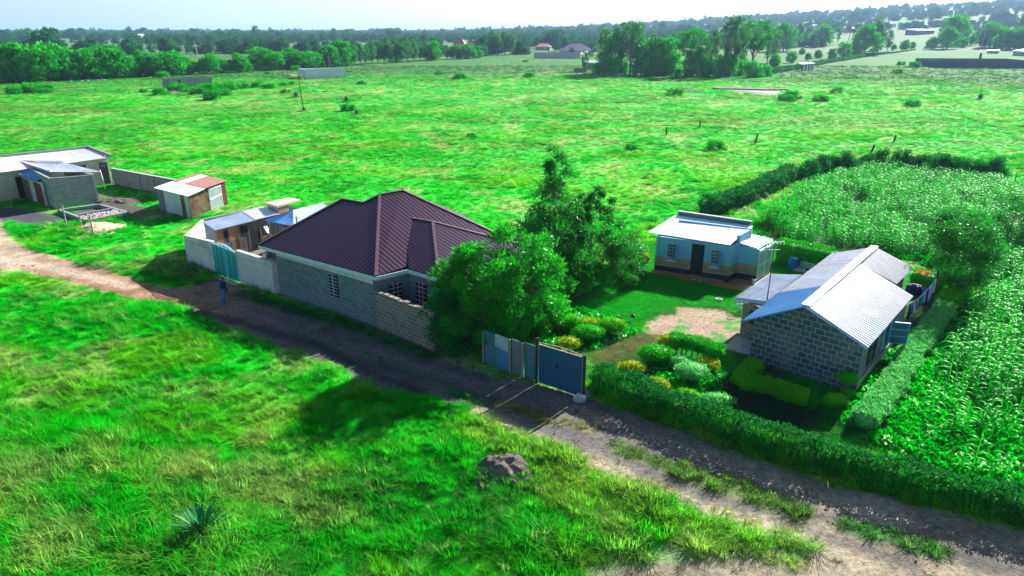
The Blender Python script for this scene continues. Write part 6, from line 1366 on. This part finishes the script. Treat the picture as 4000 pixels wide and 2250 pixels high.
# dark walled yard on the right with white roofed store
dw = g(f4(1712, 605)); block('dark_wall', f4(1712, 605), f4(2700, 612), 3.0, 'stone_dark', 'long dark stone yard wall at the right edge of the field', 'wall', 26, walls=4)
m = MB(); q = g(f4(2135, 520)); m.prism([q + (-.5, 0, 0), q + (.5, 0, 0), q + (.5, .6, 0), q + (-.5, .6, 0)], 0, 3.6); tag(m.build('wall_pier', MAT['stone_dark']), 'square pier standing above the dark yard wall', 'pier')
block('white_store', f4(2460, 480), f4(2640, 490), 2.8, 'cement', 'white roofed store behind the dark yard wall at the right edge', 'building', 9, roofmat='zinc_white', top=1.2)
block('field_hut', f4(2200, 460), f4(2305, 462), 1.8, 'tan_plaster', 'low pale hut behind the dark yard wall', 'hut', 5, roofmat='zinc_far', top=.3); house(f4(2210, 345), f4(2270, 350), 2.5, 2, 6, 'tan_plaster', 'redroof', 'red roofed cottage under the trees at the upper right')
block('roadside_box', f4(1575, 412), f4(1670, 412), 1.9, 'white_paint', 'white walled kiosk at the end of the far garden hedge', 'kiosk', 3, roofmat='zinc_far', top=.2)
block('open_barn', f4(1480, 275), f4(1670, 262), 5, 'stone_dark', 'wide dark barn in the dry fields at upper right', 'barn', 12, roofmat='zinc_far', top=1)
block('farm_store', f4(850, 250), f4(930, 240), 5, 'tan_plaster', 'long pale roofed farm building among far trees at upper right', 'building', 12, roofmat='zinc_white', top=1.5)
for k, (a, b_, c_, lab) in enumerate(((f4(212, 250), f4(280, 250), 4, 'white roof among the far trees, first from the left of three'), (f4(385, 215), f4(430, 215), 4, 'white roof among the far trees, second from the left of three'), (f4(1190, 200), f4(1225, 200), 5, 'white roof among the far trees, third from the left of three'),
        (f3(1915, 270), f3(1965, 270), 4, 'white roofed building glimpsed left of the tall gum trees'), (f3(2060, 268), f3(2130, 268), 4, 'grey white roof glimpsed between the tall gum trees'), (f3(2260, 285), f3(2305, 285), 4, 'white roofed building right of the tall gum trees'),
        (f1(1375, 270), f1(1430, 270), 6, 'pale building in the far blue woodland at left'), (f1(150, 272), f1(190, 270), 6, 'pale roofed building in the far woodland at the left edge'), (f1(15, 300), f1(40, 300), 5, 'brown gabled building at the extreme left of the woodland'))):
    block('far_building', a, b_, c_, 'white_paint', lab, 'building', 12, roofmat='zinc_white', top=2)
# striped tin shed
a, b_ = g(f4(335, 640)), g(f4(460, 625)); r = empty('striped_shed', a, 'tin shed of alternating dark and pale sheets by the far garden hedge', 'shed')
for k in range(8):
    p, q = lerp(a, b_, k / 8), lerp(a, b_, (k + 1) / 8); m = MB(); m.wall(p, q, 0, 2.5 + .08 * (k % 2), .1); m.build('sheet', MAT['stone_dark' if k % 2 == 0 else 'tin_wall'], r)
m = MB(); m.slab([a + (0, -.3, 2.6), b_ + (0, -.3, 2.6), b_ + (0, 4, 2.9), a + (0, 4, 2.9)], .08); m.build('roof', MAT['zinc_far'], r)
# blue tank on its tower
q = g(f1(55, 690)); hh = ht(q, f1(0, 405)[1]); r = empty('water_tower', q, 'blue water tank on tall pale legs at the left edge', 'water tower'); R_t = 1.75; q = q + (-1.6, 0, 0)
m = MB(); m.lathe(q, [(R_t * .96, hh * .66), (R_t, hh * .7), (R_t, hh * .92), (R_t * .8, hh * .98), (R_t * .3, hh)], 20); m.build('tank', MAT['blue_plastic'], r)
for dx in (-1.2, 1.2):
    for dy in (-1.2, 1.2): m = MB(); m.bar(q + (dx * 1.3, dy * 1.3, 0), q + (dx, dy, hh * .66), .16); m.build('leg', MAT['white_paint'], r)
m = MB(); m.bar(q + (-1.5, -1.5, hh * .4), q + (1.5, -1.5, hh * .4), .12); m.bar(q + (-1.4, -1.4, 0), q + (1.3, -1.3, hh * .6), .1); m.prism([q + (-1.6, -1.6, 0), q + (1.6, -1.6, 0), q + (1.6, 1.6, 0), q + (-1.6, 1.6, 0)], hh * .64, hh * .66); m.build('platform', MAT['timber'], r)
block('stick_fence', f1(85, 610), f1(160, 610), 2.2, 'timber', 'pale stick fence under the blue water tank', 'fence', .5, th=.1, walls=1)
# the long pale pool in the field
P4 = [g(p) for p in (f3(2100, 822), f3(2400, 832), f4(30, 838), f4(115, 840), f4(85, 866), f4(0, 864), f3(2500, 856), f3(2250, 838))]
mw, nt_, b = newmat('pool_water'); b.inputs['Base Color'].default_value = (.5, .48, .45, 1); b.inputs['Roughness'].default_value = .25
m = MB(); m.poly(*[(*p[:2], .06) for p in P4]); tag(m.build('pond', mw), kind='structure')
m = MB(); e0 = [g(p) for p in (f3(2010, 818), f3(2070, 806), f3(2576, 826), f4(200, 826), f4(205, 832), f4(0, 836), f3(2070, 822))]; m.prism([p[:2] for p in e0], -.1, .35); tag(m.build('earth_bank', MAT['soilpile']), 'dark low earth bank on the far side of the pale pool', 'bank')
q = g(f3(1770, 822)); 
heap('stone_heap', f3(1770, 826), 4, 1.5, .5, 'rock', 'low grey stone heap in the field left of the pale pool', 'stone heap', 41)
heap('rubble_heap', f1(1720, 812), 3.5, 2, .7, 'rock', 'grey rubble heap among the shrubs below the stone ruin', 'stone heap', 42)
# --- posts
def post(p, topy, lab, grp=None, mt='darkwood', r_=.09, lean=0):
    q = g(p); h_ = ht(q, topy); m = MB(); m.tube(q - (0, 0, .1), q + (lean, 0, h_), r_, r_ * .9, 7); return tag(m.build('fence_post', MAT[mt]), lab, 'post', grp)
for (a, b_, t, ln, lab) in ((175, 218, 165, 0, 'black post, leftmost of the five standing alone in the big field'), (400, 172, 123, 0, 'black post, second from the left of the five in the big field'), (772, 280, 208, .2, 'black leaning post, middle one of the five in the big field'),
        (1550, 340, 284, .25, 'thick black leaning post nearest the maize, fourth of the five'), (1702, 265, 219, .15, 'black post furthest right of the five in the big field')):
    post(c8(a, b_), c8(0, t)[1], lab, 'five dark posts in the big field', r_=.15 if a > 1500 else .12, lean=ln)
rowp = [(30, 712, 675), (135, 712, 672), (232, 715, 672), (337, 720, 678), (446, 720, 680), (590, 725, 680), (683, 722, 682), (775, 724, 684), (890, 718, 685), (1010, 722, 690), (1128, 724, 688), (1250, 722, 685), (1383, 726, 688), (1507, 728, 688), (1640, 725, 680), (1773, 725, 682), (1908, 740, 686), (2045, 725, 688), (2186, 740, 690), (2335, 742, 692), (2480, 748, 700)]
for k, (a, b_, t) in enumerate(rowp): post(f4(a, b_), f4(0, t)[1], '%s thin post from the left in the front fence row' % ordn(k), 'front row of thin fence posts', r_=.09)
rowq = [(510, 655, 620), (545, 630, 598), (603, 662, 622), (640, 630, 598), (705, 642, 618), (745, 640, 600), (812, 658, 620), (832, 640, 602), (913, 662, 622), (940, 625, 590), (1035, 650, 600), (1140, 650, 590), (1230, 640, 590), (1262, 640, 595), (1615, 625, 590)]
for k, (a, b_, t) in enumerate(rowq): post(f4(a, b_), f4(0, t)[1], '%s thin post from the left in the back fence rows' % ordn(k), 'back rows of thin fence posts', r_=.08)
for k, (a, b_, t) in enumerate(((2410, 520, 468), (2460, 540, 475), (2508, 552, 475), (2565, 560, 470))): post(c8(a, b_), c8(0, t)[1], '%s brown post from the left beside the maize windbreak end' % ordn(k), 'posts at the end of the windbreak', 'timber', .06)
for k, a in enumerate((172, 225, 270, 322)): post(f2(a, 640), f2(0, 595)[1], '%s dark post from the left beside the white enclosure' % ordn(k), 'posts beside the white enclosure', r_=.12)
for k, a in enumerate((1345, 1430, 1525, 1620)): post(f1(a, 735), f1(0, 675)[1], '%s thin post from the left before the stone ruin' % ordn(k), 'posts before the stone ruin', r_=.06)
def pole(p, topy, lab, mt='timber', lean=0, arm=1.0):
    q = g(p); h_ = ht(q, topy); r = empty('utility_pole', q, lab, 'utility pole'); w_ = max(.14, .0006 * q[1]); m = MB(); m.tube(q, q + (lean, 0, h_), w_, w_ * .7, 7); m.build('pole', MAT[mt], r)
    m = MB(); m.bar(q + (lean - arm, 0, h_ * .95), q + (lean + arm, 0, h_ * .95), w_ * .9); m.build('crossarm', MAT[mt], r); return r
pole(f1(1990, 435), f1(0, 280)[1], 'pale utility pole in the light field behind the dark band', 'cement', -.8, .1); pole(f1(588, 350), f1(0, 270)[1], 'leaning utility pole above the dark band at left', 'cement', -2, 1); pole(f2(692, 350), f2(0, 280)[1], 'utility pole at the edge of the light strip of field', 'cement', 0, .8)
pole(f2(740, 560), f2(0, 430)[1], 'thin utility pole in front of the long tree band', 'timber', 0, .1); pole(f2(2325, 300), f2(0, 215)[1], 'white pole rising from the trees left of the villa', 'white_paint', 0, .1); pole(f3(862, 430), f3(0, 245)[1], 'thin pole between the villa and the grove', 'cement', 0, .6)
pole(f4(2135, 415), f4(0, 250)[1], 'thin leaning pole left of the white roofed store', 'cement', 1.5, .5); pole(f4(800, 350), f4(0, 245)[1], 'leaning pole in the dry field at upper right', 'cement', 1.5, .1)
def pylon(p, topy, lab):
    q = g(p); h_ = ht(q, topy); r = empty('pylon', q, lab, 'pylon'); s = h_ / 40; m = MB(); w_ = .55 * s
    for sx in (-1, 1): m.bar(q + (sx * 9 * s, 0, 0), q + (sx * 5 * s, 0, h_ * .82), w_); m.bar(q + (sx * 5 * s, 0, h_ * .82), q + (sx * 8 * s, 0, h_), w_); m.bar(q + (sx * 5 * s, 0, h_ * .82), q + (0, 0, h_ * .9), w_ * .7)
    for z in (.3, .6): m.bar(q + (-7.5 * s, 0, h_ * z), q + (5.5 * s, 0, h_ * (z + .22)), w_ * .4); m.bar(q + (7.5 * s, 0, h_ * z), q + (-5.5 * s, 0, h_ * (z + .22)), w_ * .4)
    m.build('lattice', MAT['zinc_far'], r); m = MB(); m.bar(q + (-15 * s, 0, h_ * .9), q + (15 * s, 0, h_ * .9), w_); m.build('crossarm', MAT['zinc_far'], r)
pylon(f4(800, 150), f4(0, 52)[1], 'largest lattice pylon on the horizon at upper right'); pylon(f3(1385, 185), f3(0, 138)[1], 'smaller pylon on the horizon above the grove'); pylon(f3(880, 190), f3(0, 160)[1], 'faintest small pylon on the horizon above the villa')
q = g(f4(1345, 100)); hh = ht(q, f4(0, 15)[1]); m = MB(); m.bar(q, q + (0, 0, hh), 2.2); m.bar(q + (-4, 0, hh * .85), q + (4, 0, hh * .85), 3); tag(m.build('radio_mast', MAT['zinc_far']), 'thin radio mast on the horizon at upper right', 'mast')
for k, (a, b_) in enumerate(((715, 698), (825, 695), (885, 692), (985, 688), (1018, 680), (1050, 686))):
    q = g(f1(a, b_)); m = MB(); m.lathe(q, [(.2, 0), (.32, .15), (.26, .4), (.1, .5)], 8, 1.6, .8); tag(m.build('litter_bag', MAT['redroof' if k == 4 else 'white_paint']), ('red' if k == 4 else 'white') + ' rubbish bag, %s from the left at the foot of the dark band' % ordn(k), 'rubbish bag', 'rubbish bags by the tree band')

# ================================================================== WASHING LINE AND THINGS BEHIND THE GABLED HOUSE
La, Lb = g(cL(450, 820), 1.75), g(cL(1015, 320), 2.1); 
q = np.array([Lb[0], Lb[1], 0]); m = MB(); m.tube(q, q + (0, 0, 2.55), .07, .06, 8); tag(m.build('line_post', MAT['darkwood']), 'dark post that holds the far end of the washing line', 'post')
def lp(t): p = lerp(La, Lb, t); p[2] -= .28 * math.sin(math.pi * t); return p
m = MB()
for k in range(12): m.tube(lp(k / 12), lp((k + 1) / 12), .012, .012, 5)
tag(m.build('washing_line', MAT['white_paint']), 'sagging washing line from the house eave to the dark post', 'washing line')
gar = [(.10, .16, .95, (.01, .04, .16), 'navy trousers, first garment on the washing line'), (.19, .24, .75, (.02, .32, .6), 'sky blue shirt beside the navy trousers'), (.24, .285, .5, (.8, .82, .85), 'small white cloth on the washing line'), (.29, .335, .45, (.7, .01, .05), 'bright red cloth on the washing line'),
       (.345, .40, .55, (.95, .5, .0), 'yellow orange cloth on the washing line'), (.43, .52, .72, (.02, .25, .6), 'mid blue cloth next to the yellow one'), (.54, .59, .6, (.03, .4, .45), 'teal cloth in the middle of the washing line'), (.60, .64, .6, (.6, .78, .85), 'pale blue cloth in the middle of the washing line'), (.66, .71, .8, (.03, .08, .3), 'dark blue dress in the middle of the washing line'),
       (.72, .755, 1.05, (.55, .01, .2), 'long magenta wrap on the washing line'), (.76, .85, .95, (.65, .6, .85), 'lilac and white patterned dress'), (.86, .94, 1.05, (.05, .4, .48), 'long teal sheet near the line post'), (.965, .999, .85, (.8, .86, .9), 'white shirt at the end by the line post')]
dL = (Lb - La)[:2] / np.linalg.norm((Lb - La)[:2]); nL = np.array([dL[1], -dL[0], 0])
for k, (t0, t1, h_, c_, lab) in enumerate(gar):
    t0, t1 = t0 - (t1 - t0) * .12, min(.999, t1 + (t1 - t0) * .12)
    V = []; nx2, nz2 = 9, 7; h_ *= .92
    for j in range(nz2):
        for i in range(nx2):
            t = t0 + (t1 - t0) * i / (nx2 - 1); p = lp(t); v = j / (nz2 - 1); V.append(p + np.array([0, 0, -.012 - h_ * v * (1 - .06 * math.sin(i * 1.9 + k))]) + nL * (.035 * math.sin(i * 2.1 + k) * (.3 + v) + .05 * v * math.sin(k)) + np.array([*dL, 0]) * (.02 * v * math.sin(i + k)))
    V = np.array(V); b0 = (np.arange(nz2 - 1)[:, None] * nx2 + np.arange(nx2 - 1)).ravel(); me = npmesh('garment', np.vstack([V, V + nL * .012]), np.vstack([np.stack([b0, b0 + 1, b0 + nx2 + 1, b0 + nx2], 1), np.stack([b0, b0 + nx2, b0 + nx2 + 1, b0 + 1], 1) + len(V)]), smooth=True)
    tag(link('garment', me, cloth('garment_%d' % k, c_)), lab, 'garment', 'laundry on the washing line')
q = g(cL(560, 640)); m = MB(); m.lathe(q, [(.4, 0), (.44, .15), (.44, .5), (.34, .64), (.12, .7)], 22); o = m.build('water_butt', MAT['navy_plastic']); tag(o, 'dark blue domed water tank behind the gabled house', 'water tank')
m = MB(); q2 = g(cL(745, 640)); m.lathe(q2, [(.3, 0), (.42, .3), (.44, .34), (.4, .34), (.28, .05)], 18); tag(m.build('wash_tub', MAT['zinc_blue']), 'blue grey wash tub beyond the washing line', 'tub')
q3 = g(cL(868, 790)); m = MB(); m.lathe(q3, [(.3, 0), (.45, .34), (.47, .38), (.43, .38), (.28, .05)], 18, 1.15, .8); tag(m.build('laundry_basin', cloth('teal_tub', (.03, .3, .28))), 'big teal laundry basin under the washing line', 'basin')
q4 = g(cL(1450, 520)); m = MB(); m.lathe(q4, [(.08, .3), (.13, .55), (.14, .58), (.12, .6)], 12); m.tube(q4, q4 + (0, 0, .34), .03, .03, 6); tag(m.build('clay_pot', MAT['terra_edge']), 'small orange pot on a stick at the edge of the right plot', 'pot')

# ================================================================== PERSON
def skin_body(name, parent, joints, edges, m, sub=2):
    me = bpy.data.meshes.new(name); me.from_pydata([j[0] for j in joints], edges, []); o = link(name, me, m, parent)
    md = o.modifiers.new('skin', 'SKIN'); md.use_smooth_shade = True
    for v, j in zip(me.skin_vertices[0].data, joints):
        r = j[1]; v.radius = (r, r) if not isinstance(r, tuple) else r
    me.skin_vertices[0].data[0].use_root = True
    md = o.modifiers.new('smooth', 'SUBSURF'); md.levels = sub; md.render_levels = sub
    return o
pq = g((881, 1188)); PR = empty('person', pq, 'person walking away in dark jacket, blue jeans and blue backpack before the teal gate', 'person', rz=math.radians(-38))
# local frame: +Y is the way the person walks, X to their right
J = [((0, 0, .93), .105), ((0, .0, 1.08), .115), ((0, .02, 1.25), (.15, .11)), ((0, .02, 1.40), (.14, .09)), ((0, .03, 1.48), .055), ((0, .05, 1.56), (.075, .088)), ((0, .055, 1.65), (.07, .085)),
     ((-.1, 0, .88), .095), ((-.1, .05, .5), .062), ((-.1, .0, .10), .042), ((-.1, .12, .04), .04),
     ((.1, 0, .88), .095), ((.11, -.06, .5), .062), ((.12, -.34, .22), .043), ((.12, -.36, .10), .035),
     ((-.19, .01, 1.40), .055), ((-.25, -.02, 1.14), .045), ((-.24, .03, .90), .035), ((-.24, .05, .83), .03),
     ((.19, .01, 1.40), .055), ((.25, -.02, 1.14), .045), ((.23, .1, .92), .035), ((.22, .13, .85), .03)]
E_ = [(0, 1), (1, 2), (2, 3), (3, 4), (4, 5), (5, 6), (0, 7), (7, 8), (8, 9), (9, 10), (0, 11), (11, 12), (12, 13), (13, 14), (3, 15), (15, 16), (16, 17), (17, 18), (3, 19), (19, 20), (20, 21), (21, 22)]
for hb, sx in ((18, -1), (22, 1)):
    p = J[hb][0]
    for f_ in range(4): J.append(((p[0], p[1] + (f_ - 1.5) * .018, p[2] - .075 - .008 * (f_ in (1, 2))), .009)); E_.append((hb, len(J) - 1))
    J.append(((p[0], p[1] + .05, p[2] - .035), .01)); E_.append((hb, len(J) - 1))
skin_body('body', PR, J, E_, MAT['skin'])
skin_body('jacket', PR, [((0, 0, .86), (.15, .13)), ((0, 0, 1.05), (.15, .13)), ((0, .02, 1.25), (.175, .135)), ((0, .02, 1.41), (.16, .11)), ((0, .03, 1.47), .075), ((-.2, .01, 1.4), .075), ((-.26, -.02, 1.14), .062), ((-.25, .03, .9), .05), ((.2, .01, 1.4), .075), ((.26, -.02, 1.14), .062), ((.24, .1, .92), .05)],
          [(0, 1), (1, 2), (2, 3), (3, 4), (3, 5), (5, 6), (6, 7), (3, 8), (8, 9), (9, 10)], MAT['jacket'])
skin_body('jeans', PR, [((0, 0, .93), .13), ((-.1, 0, .86), .11), ((-.1, .05, .5), .08), ((-.1, .0, .12), .066), ((.1, 0, .86), .11), ((.11, -.06, .5), .08), ((.12, -.32, .24), .064)], [(0, 1), (1, 2), (2, 3), (0, 4), (4, 5), (5, 6)], MAT['jeans'])
skin_body('backpack', PR, [((0, -.17, 1.08), (.12, .07)), ((0, -.19, 1.25), (.14, .09)), ((0, -.16, 1.40), (.11, .06))], [(0, 1), (1, 2)], MAT['bag'])
skin_body('hair', PR, [((0, .03, 1.62), (.085, .09)), ((0, .035, 1.685), (.08, .085))], [(0, 1)], MAT['hair'])
skin_body('shoe', PR, [((-.1, -.06, .045), .045), ((-.1, .06, .045), .05), ((-.1, .17, .035), .035)], [(0, 1), (1, 2)], MAT['shoe'])
skin_body('shoe', PR, [((.12, -.40, .15), .045), ((.12, -.36, .07), .045), ((.12, -.33, .02), .035)], [(0, 1), (1, 2)], MAT['shoe'])

# ================================================================== HAZE
hz_, nt_, b = newmat('haze_air'); nt_.nodes.remove(b); vp = N(nt_, 'ShaderNodeVolumePrincipled'); vp.inputs['Density'].default_value = .00013; vp.inputs['Color'].default_value = (.42, .64, 1, 1); vp.inputs['Anisotropy'].default_value = .3
nt_.links.new(vp.outputs[0], nt_.nodes['Material Output'].inputs['Volume'])
m = MB(); m.prism([(-9500, -30), (9500, -30), (9500, 17000), (-9500, 17000)], -1.5, 175); tag(m.build('haze', hz_), 'pale blue air haze over the plain', 'haze', kind='stuff')
